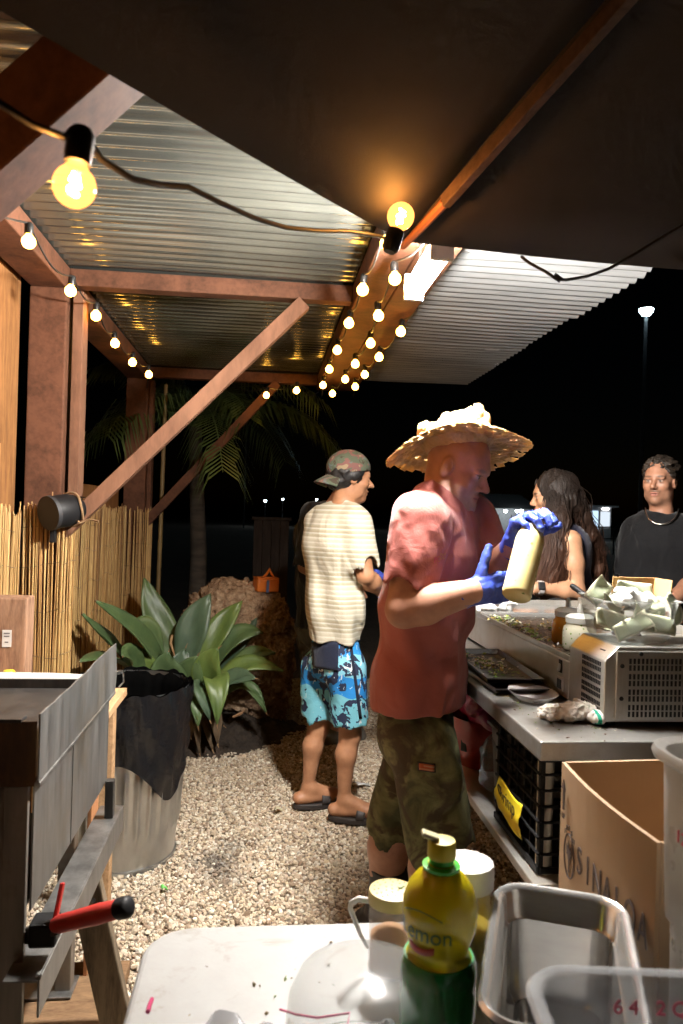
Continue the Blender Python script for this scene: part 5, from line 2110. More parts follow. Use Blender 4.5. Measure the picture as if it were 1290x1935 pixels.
bag()
scraps('table_crumbs', 'crumbs and herb bits scattered on the white folding table', [(V((.02, 1.08, WZ + .001)), 11, .09, .06), (V((.12, 1.0, WZ + .001)), 8, .08, .07)], 9, [(.16, .12, .06), (.25, .2, .1), (.10, .14, .04), (.3, .16, .07)], (.0012, .0034))
q = P(690, 1935, .86)
c = V((q.x, q.y, WZ + .001))
cp = thing('plastic_dome', 'large clear domed plastic cover at the bottom edge', 'cover', c)
MB().lathe([(.100, .0), (.108, .002), (.108, .006), (.100, .009), (.090, .105), (.080, .128), (.055, .136), (0, .138)], c, 48).build('dome', clear('dome_plastic', (.95, .96, .96), .24, .08, (.5, .51, .51)), cp, sm=True)
q = P(828, 1905, .84)
og = MB()
c = V((q.x, q.y, WZ + .012))
og.lathe([(0, -.011), (.012, -.008), (.016, .0), (.012, .008), (0, .011)], c, 16, Euler((.4, .3, 0)).to_matrix()).build('bottle_cap', pm('orange_cap', (.6, .25, .02), None, .4), None, sm=True, loc=c)
tag(bpy.data.objects['bottle_cap'], 'small orange cap lying by the green bottle base', 'cap')

# ================================================================== people
RGT = V((.9947, -.1028, 0))      # image right on the ground
DEP = V((.1028, .9947, 0))       # away from the camera
UPV = V((0, 0, 1))


def skin_mat(name, rough=.5):
    t = NT(name)
    ac = t.n.new('ShaderNodeAttribute')
    ac.attribute_name = 'col'
    n = t.noise(28, 5, .6)
    n2 = t.noise(220, 3, .6)
    f = t.ramp(n.outputs[0], [(.3, (.78, .70, .66)), (.65, (1.04, 1.02, 1.0))]).outputs[0]
    t.color(t.mix(.8, ac.outputs['Color'], f, 'MULTIPLY'))
    t.set(Roughness=rough)
    t.b.inputs['Subsurface Weight'].default_value = .0
    t.b.inputs['Subsurface Radius'].default_value = (.012, .005, .003)
    t.bump(n2.outputs[0], .15, .002)
    return t.m


M_skin = skin_mat('skin')


def frame(f, u=UPV):
    f = V(f).normalized()
    s = V(u).cross(f).normalized()      # person's left
    u = f.cross(s).normalized()
    return f, s, u


class Head:
    def __init__(self, c, f, u=UPV, k=1.0, wide=1.0, jaw=1.0, nose=1.0):
        self.c = V(c)
        self.f, self.s, self.u = frame(f, u)
        self.k, self.wide, self.jaw, self.nose = k, wide, jaw, nose
        self.R = np.array([self.f, self.s, self.u])

    def at(self, a, b, c):
        k = self.k
        return self.c + self.f * a * k + self.s * b * k * self.wide + self.u * c * k

    def add(self, S):
        k, w, R = self.k, self.wide, self.R
        E = lambda p, r, kk=.02, mode='add': S.ell(self.at(*p), (r[0] * k, r[1] * k * w, r[2] * k), kk * k, R, mode)
        E((-.012, 0, .030), (.098, .076, .088))
        E((.022, 0, -.040), (.068, .058 * self.jaw, .076), .03)
        E((.060, 0, -.098), (.026, .026 * self.jaw, .020), .03)
        E((.074, 0, .022), (.018, .048, .013), .02)
        for sg in (-1, 1):
            E((.056, sg * .043, -.026), (.024, .022, .020), .02)
            E((.020, sg * .050 * self.jaw, -.072), (.030, .014, .022), .03)
        for sg in (-1, 1):
            E((.094, sg * .032, -.001), (.016, .019, .012), .012, 'sub')
        for sg in (-1, 1):
            E((.0725, sg * .031, -.002), (.0145, .0165, .0135), .004)
            E((.079, sg * .032, .012), (.010, .021, .005), .008)
        n = self.nose
        S.cone(self.at(.083, 0, .006), self.at(.083 + .026 * n, 0, -.030), .0075 * k, .0115 * k, .010 * k)
        for sg in (-1, 1):
            E((.094, sg * .012, -.036), (.011, .0085, .0075), .006)
        E((.086, 0, -.060), (.012, .024, .0058), .006)
        E((.083, 0, -.0715), (.012, .020, .0062), .006)
        E((.092, 0, -.0655), (.008, .024, .0016), .002, 'sub')
        for sg in (-1, 1):
            E((-.006, sg * .078, -.006), (.020, .008, .031), .006)
            E((.000, sg * .085, -.004), (.010, .005, .018), .006, 'sub')
            E((.010, sg * .076, -.006), (.006, .007, .009), .004)
        return self

    def loc(self, p):
        q = (p - np.array(self.c, dtype=np.float32)) @ self.R.T.astype(np.float32) / self.k
        q[:, 1] /= self.wide
        return q

    def mask(self, c, r, w=.35, sym=False):
        def fn(p):
            q = self.loc(p)
            if sym:
                q[:, 1] = np.abs(q[:, 1])
            return soft(np.sqrt((((q - np.array(c)) / np.array(r)) ** 2).sum(-1)) - 1, w)
        return fn

    def face_paint(self, brow=(.05, .03, .02), lip=(.42, .16, .12), eye=True, stubble=None, mous=None):
        ru = []
        if stubble:
            ru.append((lambda p: .75 * self.mask((.045, 0, -.085), (.07, .07, .045), .4)(p), stubble))
            ru.append((lambda p: .6 * self.mask((.088, 0, -.05), (.02, .03, .008), .5)(p), stubble))
        ru.append((lambda p: .85 * self.mask((.092, 0, -.066), (.016, .023, .0115), .4)(p), lip))
        ru.append((self.mask((.096, 0, -.0655), (.012, .022, .0014), .8), (.08, .03, .025)))
        ru.append((lambda p: .9 * self.mask((.084, .031, .0195), (.018, .022, .0055), .5, True)(p), brow))
        if eye:
            ru.append((self.mask((.085, .031, -.003), (.012, .0140, .0033), .45, True), (.36, .30, .26)))
            ru.append((self.mask((.087, .030, -.003), (.011, .0058, .0042), .4, True), (.04, .028, .02)))
            ru.append((lambda p: .9 * self.mask((.084, .031, .0045), (.014, .018, .0024), .5, True)(p), (.05, .03, .025)))
            ru.append((lambda p: .5 * self.mask((.080, .031, -.012), (.014, .018, .004), .8, True)(p), tuple(x * 1.2 for x in brow)))
        if mous:
            ru.append((lambda p: .8 * self.mask((.088, 0, -.0515), (.022, .034, .0050), .6)(p), mous))
        for sg in (1,):
            ru.append((self.mask((.106, .009, -.0415), (.008, .005, .003), .6, True), (.10, .04, .03)))
        return ru


def arm(S, sh, el, wr, r=(.052, .046, .042, .030), k=.02):
    sh, el, wr = V(sh), V(el), V(wr)
    m1 = sh.lerp(el, .45)
    m2 = el.lerp(wr, .30)
    S.cone(sh, m1, r[0], r[1] * 1.04, k)
    S.cone(m1, el, r[1] * 1.04, r[2] * .92, k)
    S.cone(el, m2, r[2] * .94, r[2] * 1.04, k)
    S.cone(m2, wr, r[2] * 1.04, r[3], k)


def hand(S, wr, d, n, thumb_side=1, curl=(.3, .35, .4, .45), k=1.0, spread=.06, thumb=(.75, .55, .15), fat=1.0, tcurl=.25):
    """d: from wrist along the fingers; n: out of the palm; thumb_side: +1 when the thumb lies along d x n"""
    wr, d = V(wr), V(d).normalized()
    n = (V(n) - d * V(n).dot(d)).normalized()
    w = d.cross(n).normalized() * thumb_side
    for i in range(4):
        off = (.030 - .0195 * i) * k
        kn = wr + d * (.088 - (.003, 0, .004, .012)[i]) * k + w * off
        S.cone(wr + d * .012 * k + w * off * .62, kn, .0135 * k * fat, .0118 * k * fat, .014)
        ln = ((.040, .025, .021), (.045, .028, .022), (.042, .027, .021), (.033, .020, .019))[i]
        dr = (d + w * spread * (1.5 - i)).normalized()
        p = kn
        a = 0
        r0 = (.0100, .0102, .0098, .0086)[i] * k * fat
        for j in range(3):
            a += curl[i] * (.9, 1.0, .75)[j]
            dd = dr * math.cos(a) + n * math.sin(a)
            q = p + dd * ln[j] * k
            S.cone(p, q, r0 * (1 - .08 * j), r0 * (.92 - .09 * j), .003 if j else .005)
            p = q
    t0 = wr + d * .022 * k + w * .020 * k
    td = (w * thumb[0] + d * thumb[1] + n * thumb[2]).normalized()
    t1 = t0 + td * .046 * k
    td2 = (td + d * tcurl + n * tcurl * .6).normalized()
    t2 = t1 + td2 * .032 * k
    t3 = t2 + (td2 + d * tcurl * .5).normalized() * .024 * k
    S.cone(t0, t1, .0170 * k * fat, .0122 * k * fat, .012)
    S.cone(t1, t2, .0122 * k * fat, .0105 * k * fat, .004)
    S.cone(t2, t3, .0105 * k * fat, .0085 * k * fat, .004)


def leg(S, hip, kn, an, r=(.085, .062, .058, .036), k=.03, fwd=(1, 0, 0)):
    hip, kn, an = V(hip), V(kn), V(an)
    back = -V(fwd).normalized()
    S.cone(hip, kn, r[0], r[1], k)
    m = kn.lerp(an, .30) + back * .014
    S.cone(kn, m, r[1] * .93, r[2], k)
    S.cone(m, an, r[2], r[3], k)


def foot(S, an, d, L=.245, k=.02, r=.036):
    """foot from the ankle along d, sole on the ground at an.z - .075"""
    an, d = V(an), V(d).normalized()
    z0 = an.z - .072
    heel = V((an.x, an.y, z0 + .030)) - d * .045
    ball = V((an.x, an.y, z0 + .026)) + d * (L - .115)
    toe = V((an.x, an.y, z0 + .016)) + d * (L - .065)
    sd = UPV.cross(d)
    S.cone(an, V((an.x, an.y, z0 + .035)), r, .030, k)
    S.cone(heel, ball, .027, .028, k, flat=(sd, 1.25))
    S.cone(an + d * .02, ball, .030, .024, k, flat=(sd, 1.2))
    for i in range(5):
        o = (-.034 + .017 * i)
        S.cone(ball + sd * o * .9, toe + sd * o - d * abs(o) * .35 + UPV * -.002, .013, .0095 if i else .012, .006)


def cloth_mat(name, c, c2=None, rough=.85, bump=.35, weave=900, scale=5):
    t = NT(name)
    n = t.noise(scale, 5)
    n2 = t.noise(weave, 2)
    n3 = t.noise(26, 4, .6, dist=.8)
    c2 = c2 or tuple(x * .82 for x in c)
    t.color(t.ramp(n.outputs[0], [(.3, c2), (.7, c)]).outputs[0])
    t.set(Roughness=rough)
    t.b.inputs['Sheen Weight'].default_value = .15
    t.b.inputs['Specular IOR Level'].default_value = .2
    h = t.math('MULTIPLY_ADD', n2.outputs[0], .08, n3.outputs[0])
    t.bump(h, bump, .012)
    MATS[name] = t.m
    return t.m


def folds(seed, amp=.006, fx=(1, 1, .35), f1=26, f2=60, where=None):
    fx = np.array(fx, dtype=np.float32)

    def fn(p):
        a = wave_noise(p * fx, f1, seed) * amp + wave_noise(p * fx, f2, seed + 1) * amp * .35
        if where is not None:
            a = a * where(p)
        return a
    return fn


def shirt_sleeve(S, sh, el, frac, r0, r1, k=.03):
    """short sleeve from the shoulder over a fraction of the upper arm, open at the cuff"""
    sh, el = V(sh), V(el)
    d = (el - sh).normalized()
    e = sh.lerp(el, frac)
    S.cone(sh, e + d * .05, r0, r1, k)
    return e, d


def cut_sleeve(S, e, d, r):
    S.cone(e + d * (r + .012), e + d * (r + .25), r + .012, r + .012, .004, None, 'sub')


# ------------------------------------------------------------------ the man in the red shirt and straw hat
def red_man():
    Zm = 2.26
    yaw = R_(20)
    F = RGT * math.cos(yaw) - DEP * math.sin(yaw)
    Lf = UPV.cross(F)                       # his left
    hips = P(795, 1270, Zm)
    chest = P(818, 1075, Zm)
    neck = P(836, 935, Zm)
    hd = P(866, 882, Zm)
    hf = (F * .86 - UPV * .40 - DEP * .16).normalized()
    H = Head(hd, hf, UPV, 1.0, 1.0, 1.08, 1.05)
    # joints
    shR = P(792, 985, Zm - .17)
    elR = P(763, 1152, Zm - .22)
    wrR = P(893, 1118, Zm - .27)
    shL = P(885, 975, Zm + .16)
    elL = P(932, 1085, Zm + .02)
    wrL = P(973, 1030, Zm - .20)
    bt, bb = P(1003, 1012, 1.96), P(975, 1128, 1.87)        # the bottle's axis
    hipR, hipL = P(800, 1330, Zm - .10), P(790, 1330, Zm + .10)
    knR, knL = P(830, 1560, Zm - .12), P(752, 1545, Zm + .10)
    gR, gL = G(838, 1900), G(742, 1790)
    anR, anL = V((gR.x, gR.y, .09)) - F * .04, V((gL.x, gL.y, .09)) - F * .04
    S = SDF()
    H.add(S)
    S.cone(neck - UPV * .03, H.at(-.025, 0, -.05), .064, .060, .035)
    S.cone(H.at(-.02, 0, -.045), H.at(.03, 0, -.085), .05, .035, .03)
    # throat, trapezius, torso core
    S.cone(shR.lerp(shL, .25) + UPV * .01, shR.lerp(shL, .75) + UPV * .01, .065, .065, .05)
    S.cone(chest + UPV * .04, hips + UPV * .05, .100, .088, .05, flat=(Lf, 1.25))
    arm(S, shR, elR, wrR, (.062, .056, .052, .034))
    arm(S, shL, elL, wrL, (.060, .054, .049, .033))
    hand(S, wrR, RGT * .90 + UPV * .12 + DEP * .3, DEP * .9 + UPV * -.05 - RGT * .2, 1, (.16, .2, .25, .3), 1.0, .05, (.95, .38, -.05), 1.0, .05)
    gripd = (bt - wrL).normalized()
    # left hand lies over the bottle's top, fingers down its far right side
    leg(S, hipR - UPV * .08, knR, anR, (.074, .068, .064, .042), fwd=F)
    leg(S, hipL - UPV * .08, knL, anL, (.074, .068, .064, .042), fwd=F)
    foot(S, anR, F * .95 - DEP * .2)
    foot(S, anL, F * .95 - DEP * .3)
    wl2 = wrL + UPV * .012
    dL = (bt + UPV * .035 - wl2)
    hand(S, wl2, dL.normalized() * .8 + UPV * .35, -UPV * .7 + RGT * .3 - DEP * .4, 1, (.62, .66, .68, .70), 1.05, .06, (.5, .6, .5), 1.0, .5)
    v, f = S.mesh(.0045)
    root = mesh_np('person', v, f, M_skin, None, loc=V((hips.x, hips.y, 0)))
    tag(root, 'man in a red t-shirt and wide straw hat holding a sauce bottle', 'person')
    skin = (.47, .25, .17)
    paint(root, [(lambda p: .55 * blob(H.at(.06, 0, -.02), (.06, .07, .06), 1.2)(p), (.51, .255, .18)),
                 (lambda p: .35 * blob(elR, (.12, .12, .12), 1)(p), (.34, .15, .09))]
          + H.face_paint(brow=(.30, .2, .14), lip=(.38, .15, .11), stubble=(.42, .30, .25)), skin)

    # ---- shirt
    S = SDF()
    for sh, el, fr in ((shR, elR, .60), (shL, elL, .58)):
        e, d = shirt_sleeve(S, sh + UPV * .002, el, fr, .082, .076)
        cut_sleeve(S, e, d, .062)
    S.cone(shR.lerp(shL, .14) - UPV * .002, shR.lerp(shL, .86) + UPV * .002, .072, .070, .05)
    S.cone(neck - UPV * .035 - F * .02, chest + UPV * .05, .085, .125, .05, flat=(Lf, 1.3))
    S.cone(chest + UPV * .06, P(808, 1150, Zm), .120, .128, .06, flat=(Lf, 1.36))
    S.cone(P(808, 1140, Zm), P(788, 1315, Zm), .128, .128, .06, flat=(Lf, 1.38))
    S.cone(P(790, 1290, Zm), P(790, 1400, Zm), .131, .133, .05, flat=(Lf, 1.46))
    nk = neck + UPV * .012 + F * .012
    S.cone(nk + F * .02 + UPV * .02, nk + UPV * .12 + F * .05, .066, .075, .006, None, 'sub')
    hem = P(790, 1329, Zm)
    S.plane(hem, -UPV + F * .07, .006)
    wv = folds(3, .0048, (1, 1, .55), 30, 66)
    dr = np.array((F * .5 + UPV * .8), dtype=np.float32)

    def disp(p):
        a = wv(p)
        # diagonal pulls from the arm pit and the sleeve
        c = np.array(shR, dtype=np.float32)
        w = np.exp(-(((p - c) ** 2).sum(-1)) / .035)
        s1 = p @ np.array(RGT * .85 + UPV * .5, dtype=np.float32)
        a = a + w * .0006 * np.sin(s1 * 150 + 2.2 * wave_noise(p, 16, 8))
        low = np.exp(-((p[:, 2] - 1.05) / .12) ** 2)
        s2 = p @ np.array(UPV * .6 + RGT * .8, dtype=np.float32)
        return a + low * .0035 * np.sin(s2 * 55 + 1.7 * wave_noise(p, 9, 5))
    v, f = S.mesh(.0048, disp)
    red = cloth_mat('red_cotton', (.41, .125, .105), (.36, .105, .088), scale=3, bump=.24)
    shirt = mesh_np('t_shirt', v, f, red, root)
    # hem and cuff stitching lines, printed chest lettering in three colours
    face_n = (-DEP * .8 + RGT * .6).normalized()
    rx = UPV.cross(face_n).normalized()

    def print_text(body, px, py, size, colr, nm):
        o = text_mesh('shirt_print', body, size, (rx, UPV, face_n), P(px, py, Zm - .30), pm(nm, colr, None, .7), None, extrude=.0004)
        # lay the letters on the shirt by casting each point back along the view of the chest
        from mathutils.bvhtree import BVHTree
        bv = print_text.bv
        base = base_of(shirt)
        for vv in o.data.vertices:
            w = vv.co.copy()
            h = bv.ray_cast(w + face_n * .1, -face_n)
            if h[0] is not None:
                vv.co = h[0] + face_n * .0012
        o.data.transform(Matrix.Translation(-base))
        o.parent = shirt
    from mathutils.bvhtree import BVHTree
    print_text.bv = BVHTree.FromPolygons([tuple(a) for a in v.tolist()], [tuple(a) for a in f.tolist()])
    print_text('M', 858, 1062, .026, (.50, .05, .16), 'print_pink')
    print_text('O', 870, 1061, .024, (.50, .20, .03), 'print_orange')
    print_text('DO', 889, 1057, .024, (.42, .25, .05), 'print_mustard')

    # ---- camouflage cargo shorts
    S = SDF()
    hipc = P(790, 1345, Zm)
    S.cone(hipc + UPV * .07 - F * .008, hipc - UPV * .06 - F * .004, .102, .110, .04, flat=(Lf, 1.36))
    for hp, kn, s in ((hipR, knR, -1), (hipL, knL, 1)):
        d = (kn - hp).normalized()
        a = hp - UPV * .115
        S.cone(a, kn + d * .06, .098, .098, .035)
        S.cone(kn + d * .095, kn + d * .30, .098, .098, .005, None, 'sub')
        if s < 0:
            S.ell(hp.lerp(kn, .52) - DEP * .085 + F * .01, (.075, .03, .085), .02, np.array([F, Lf, UPV]))
    v, f = S.mesh(.005, folds(12, .0065, (1, 1, .6), 24, 55))
    t = NT('olive_camo')
    n1 = t.noise(8, 4, .6, dist=.8)
    n2 = t.noise(5.5, 4, .6, dist=1.0, stretch=(1, 1, 1.4))
    c = t.ramp(n1.outputs[0], [(.40, (.062, .066, .028)), (.52, (.135, .138, .058)), (.66, (.21, .205, .10))]).outputs[0]
    t.color(t.mix(t.ramp(n2.outputs[0], [(.5, (0, 0, 0)), (.58, (1, 1, 1))]).outputs[0], c, (.065, .048, .026)))
    t.set(Roughness=.9)
    t.bump(t.noise(30, 5, .6, dist=1.0).outputs[0], .35, .012)
    so = mesh_np('cargo_shorts', v, f, t.m, root)
    bv = BVHTree.FromPolygons([tuple(a) for a in v.tolist()], [tuple(a) for a in f.tolist()])

    def stick(name, px0, py0, px1, py1, mat, lift=.003, th=.003):
        """small sewn patch laid on the near side of the shorts"""
        b = MB()
        dcam = DEP

        def fn(u, w):
            q = P(lerp(px0, px1, u), lerp(py0, py1, w), Zm - .5)
            h = bv.ray_cast(q, dcam)
            return (h[0] if h[0] is not None else q + dcam * .35) - dcam * lift
        b.grid(fn, 6, 6)
        return b.build(name, mat, so, sm=True, solid=th, fix=False)
    stick('pocket_flap', 793, 1362, 848, 1390, t.m, .004, .006)
    stick('patch_border', 813, 1519, 851, 1538, pm('patch_black', (.02, .015, .012), None, .8))
    stick('patch', 816, 1522, 848, 1535, pm('patch_orange', (.45, .12, .05), None, .8), .0055)
    stick('patch_bar', 826, 1524, 848, 1527, pm('patch_pale', (.55, .3, .2), None, .8), .008)
    stick('patch_bar', 816, 1531, 848, 1533, MATS['patch_pale'], .008)

    # ---- boots
    for an, dirn in ((anR, F * .95 - DEP * .2), (anL, F * .95 - DEP * .3)):
        S = SDF()
        dirn = dirn.normalized()
        z0 = .035
        kn = knR if an is anR else knL
        top = an.lerp(kn, .52)
        S.cone(V((an.x, an.y, .07)), top, .056, .066, .03)
        S.cone(V((an.x, an.y, .055)) - dirn * .05, V((an.x, an.y, .05)) + dirn * .15, .05, .048, .03, flat=(UPV.cross(dirn), 1.12))
        S.cone(V((an.x, an.y, .04)) - dirn * .05, V((an.x, an.y, .04)) + dirn * .16, .042, .042, .02, flat=(UPV.cross(dirn), 1.2))
        S.plane(V((0, 0, .004)), -UPV, .004)
        S.plane(top, (kn - an).normalized(), .008)
        v, f = S.mesh(.006, folds(5, .003, (1, 1, 1.6), 50, 90))
        mesh_np('boot', v, f, pm('dark_rubber', (.016, .012, .011), (.010, .008, .008), .55), root)

    # ---- blue nitrile gloves over both hands
    M_glove = NT('blue_nitrile')
    nn = M_glove.noise(60, 4, .6, dist=1.0)
    M_glove.color(M_glove.ramp(nn.outputs[0], [(.3, (.030, .055, .36)), (.7, (.055, .10, .50))]).outputs[0])
    M_glove.set(Roughness=.42)
    M_glove.bump(nn.outputs[0], .4, .006)
    MATS['blue_nitrile'] = M_glove.m
    S = SDF()
    dR = RGT * .90 + UPV * .12 + DEP * .3
    S.cone(wrR - (wrR - elR).normalized() * .035, wrR + dR.normalized() * .03, .0385, .034, .015)
    hand(S, wrR, dR, DEP * .9 + UPV * -.05 - RGT * .2, 1, (.16, .2, .25, .3), 1.0, .05, (.95, .38, -.05), 1.18, .05)
    cutp = wrR - (wrR - elR).normalized() * .03
    S.plane(cutp, (elR - wrR).normalized(), .003)
    v, f = S.mesh(.003, lambda p: .0012 * wave_noise(p, 150, 2) + .0008 * wave_noise(p, 300, 4))
    mesh_np('glove', v, f, M_glove.m, root)
    S = SDF()
    S.cone(wrL - (wrL - elL).normalized() * .035, wl2 + dL.normalized() * .03, .0375, .034, .015)
    hand(S, wl2, dL.normalized() * .8 + UPV * .35, -UPV * .7 + RGT * .3 - DEP * .4, 1, (.62, .66, .68, .70), 1.05, .06, (.5, .6, .5), 1.18, .5)
    S.plane(wrL - (wrL - elL).normalized() * .03, (elL - wrL).normalized(), .003)
    v, f = S.mesh(.003, lambda p: .0012 * wave_noise(p, 150, 5) + .0008 * wave_noise(p, 300, 6))
    mesh_np('glove', v, f, M_glove.m, root)

    # ---- the sauce bottle in his hands
    ax = (bt - bb).normalized()
    M = axis_frame(ax)
    L = (bt - bb).length
    br = thing('sauce_bottle', 'tall bottle of pale yellow herb sauce held in blue gloves', 'bottle', bb)
    t = NT('pale_herb_sauce')
    vo = t.n.new('ShaderNodeTexVoronoi')
    vo.inputs['Scale'].default_value = 34
    t.link(t.tc.outputs['Object'], vo.inputs['Vector'])
    nz = t.noise(16, 4)
    c = t.ramp(nz.outputs[0], [(.3, (.60, .47, .17)), (.7, (.70, .60, .30))]).outputs[0]
    t.color(t.mix(t.ramp(vo.outputs['Distance'], [(.11, (1, 1, 1)), (.17, (0, 0, 0))]).outputs[0], c, (.20, .24, .05)))
    t.set(Roughness=.2)
    MATS['pale_herb_sauce'] = t.m
    rb = .0375
    MB().lathe([(0, .003), (rb * .86, 0), (rb * .97, .004), (rb, .012), (rb, L - .02), (rb * .93, L - .004), (rb * .80, L + .008), (rb * .78, L + .012)], bb, 36, M).build('bottle', t.m, br, sm=True)
    MB().lathe([(rb * .80, L + .006), (rb * .80, L + .02), (rb * .5, L + .028), (rb * .22, L + .034), (rb * .12, L + .06), (0, L + .061)], bb, 28, M).build('cap', MATS['cap_plastic'], br, sm=True)

    # ---- straw hat: drooping plaited brim, low twisted crown
    hc = H.at(-.022, 0, .062) + UPV * .008 + DEP * .006 - RGT * .006
    hat_axis = (UPV * .95 - RGT * .03 + DEP * .25).normalized()
    ax_x = (RGT - hat_axis * RGT.dot(hat_axis)).normalized()
    ax_y = hat_axis.cross(ax_x)
    t = NT('plaited_straw')
    w1 = t.n.new('ShaderNodeTexVoronoi')
    w1.inputs['Scale'].default_value = 55
    t.link(t.tc.outputs['Object'], w1.inputs['Vector'])
    n1 = t.noise(38, 4, .6)
    c = t.ramp(n1.outputs[0], [(.3, (.30, .18, .065)), (.55, (.52, .36, .16)), (.75, (.68, .52, .28))]).outputs[0]
    t.color(t.mix(t.ramp(w1.outputs['Distance'], [(.0, (0, 0, 0)), (.5, (.6, .6, .6))]).outputs[0], c, (.62, .45, .2)))
    t.set(Roughness=.45)
    t.bump(w1.outputs['Distance'], .6, .008)
    trn = t.n.new('ShaderNodeBsdfTranslucent')
    trn.inputs[0].default_value = (.8, .5, .16, 1)
    mx = t.n.new('ShaderNodeMixShader')
    mx.inputs[0].default_value = .22
    t.link(t.b.outputs[0], mx.inputs[1])
    t.link(trn.outputs[0], mx.inputs[2])
    t.link(mx.outputs[0], t.out.inputs['Surface'])
    straw = t.m
    random.seed(77)
    hp = lambda x, y, z: hc + ax_x * x + ax_y * y + hat_axis * z
    RB = .184

    def brim_z(r, a):
        q = max(0, (r - .085) / (RB - .085))
        return -.006 * q - .010 * q ** 2.0 - .014 * q * q * max(0, -math.cos(a)) + .008 * math.sin(3 * a + 1) * q
    # plaited strips: each a short bent blade, alternately above and below, in rings
    strips = MB()
    for ring in range(7):
        r0 = .078 + ring * .0170
        nst = int(26 + ring * 7)
        for k in range(nst):
            a = 2 * math.pi * (k + .5 * (ring % 2)) / nst + rnd(-.03, .03)
            sw = rnd(.45, .75) * (1 if (k + ring) % 2 else -1)
            lift = .0035 * (1 if (k + ring) % 2 else -1) + rnd(-.002, .002)
            pts = []
            for q in range(4):
                rr = r0 + .034 * q / 3 + (rnd(-.003, .012) if q == 3 and ring == 6 else 0)
                aa = a + sw * .034 * q / 3 / rr
                pts.append((rr, aa, brim_z(rr, aa) + lift * math.sin(math.pi * (q + .5) / 3.5)))
            hw = (.0085 if ring < 5 else .0125) * rnd(.85, 1.15)
            vs = []
            for (rr, aa, zz) in pts:
                for sg in (-1, 1):
                    a2 = aa + sg * hw / rr
                    vs.append(hp(rr * math.cos(a2), rr * math.sin(a2), zz + sg * .0012 * (1 if k % 2 else -1)))
            strips.add(vs, [(0, 1, 3, 2), (2, 3, 5, 4), (4, 5, 7, 6)])
    hat = MB()

    def under(u, w):
        a = 2 * math.pi * u
        r = .070 + (RB - .034 - .070) * w + (.006 * math.sin(13 * a) if w > .9 else 0)
        return hp(r * math.cos(a), r * math.sin(a), brim_z(r, a) + .0008 + .0022 * math.sin(24 * a + 40 * r) * math.sin(90 * r))
    hat.grid(under, 110, 22)
    ho = hat.build('hat_brim', straw, root, sm=True, solid=.0016, fix=False)
    st_ = strips.build('brim_plait', straw, ho, sm=False, solid=.0005, fix=False)
    st_['kind'] = 'stuff'
    S = SDF()
    RH = np.array([ax_x, ax_y, hat_axis])
    S.ell(hp(-.005, 0, .012), (.116, .104, .050), .02, RH)
    S.ell(hp(-.100, -.02, .034), (.028, .036, .026), .015, RH)
    S.cone(hp(-.03, -.02, .052), hp(.050, -.02, .078), .036, .026, .02)
    S.cone(hp(.042, -.02, .076), hp(.070, -.01, .112), .026, .014, .012)
    S.cone(hp(.07, -.02, .045), hp(.090, -.01, .082), .024, .014, .012)
    S.cone(hp(.070, -.006, .110), hp(.058, -.004, .122), .010, .005, .006)
    v, f = S.mesh(.004, lambda p: .0035 * wave_noise(p, 80, 12) + .0022 * wave_noise(p, 260, 13))
    co = mesh_np('hat_crown', v, f, straw, root)
    for (x0_, y0_, z0_, dx, dz, w_) in ((-.095, -.05, .012, -.02, .014, .026), (.085, -.045, .012, .03, .010, .022), (-.02, -.075, .022, -.03, .014, .024), (.03, -.07, .022, .035, .018, .024)):
        b = MB()
        pts = [(0, 0, w_ * .8), (.4, .55, w_), (.8, .95, w_ * .7), (1.0, 1.12, w_ * .25)]
        vs = []
        for (q, qz, ww) in pts:
            for sg in (-1, 0, 1):
                vs.append(hp(x0_ + dx * q, y0_ + sg * ww * .5, z0_ + dz * qz - abs(sg) * .004))
        b.add(vs, [(3 * i + j, 3 * i + j + 1, 3 * i + j + 4, 3 * i + j + 3) for i in range(3) for j in range(2)])
        b.build('leaf_tuft', straw, co, solid=.001, fix=False)
    # short grey hair at the nape
    return root


red_man()


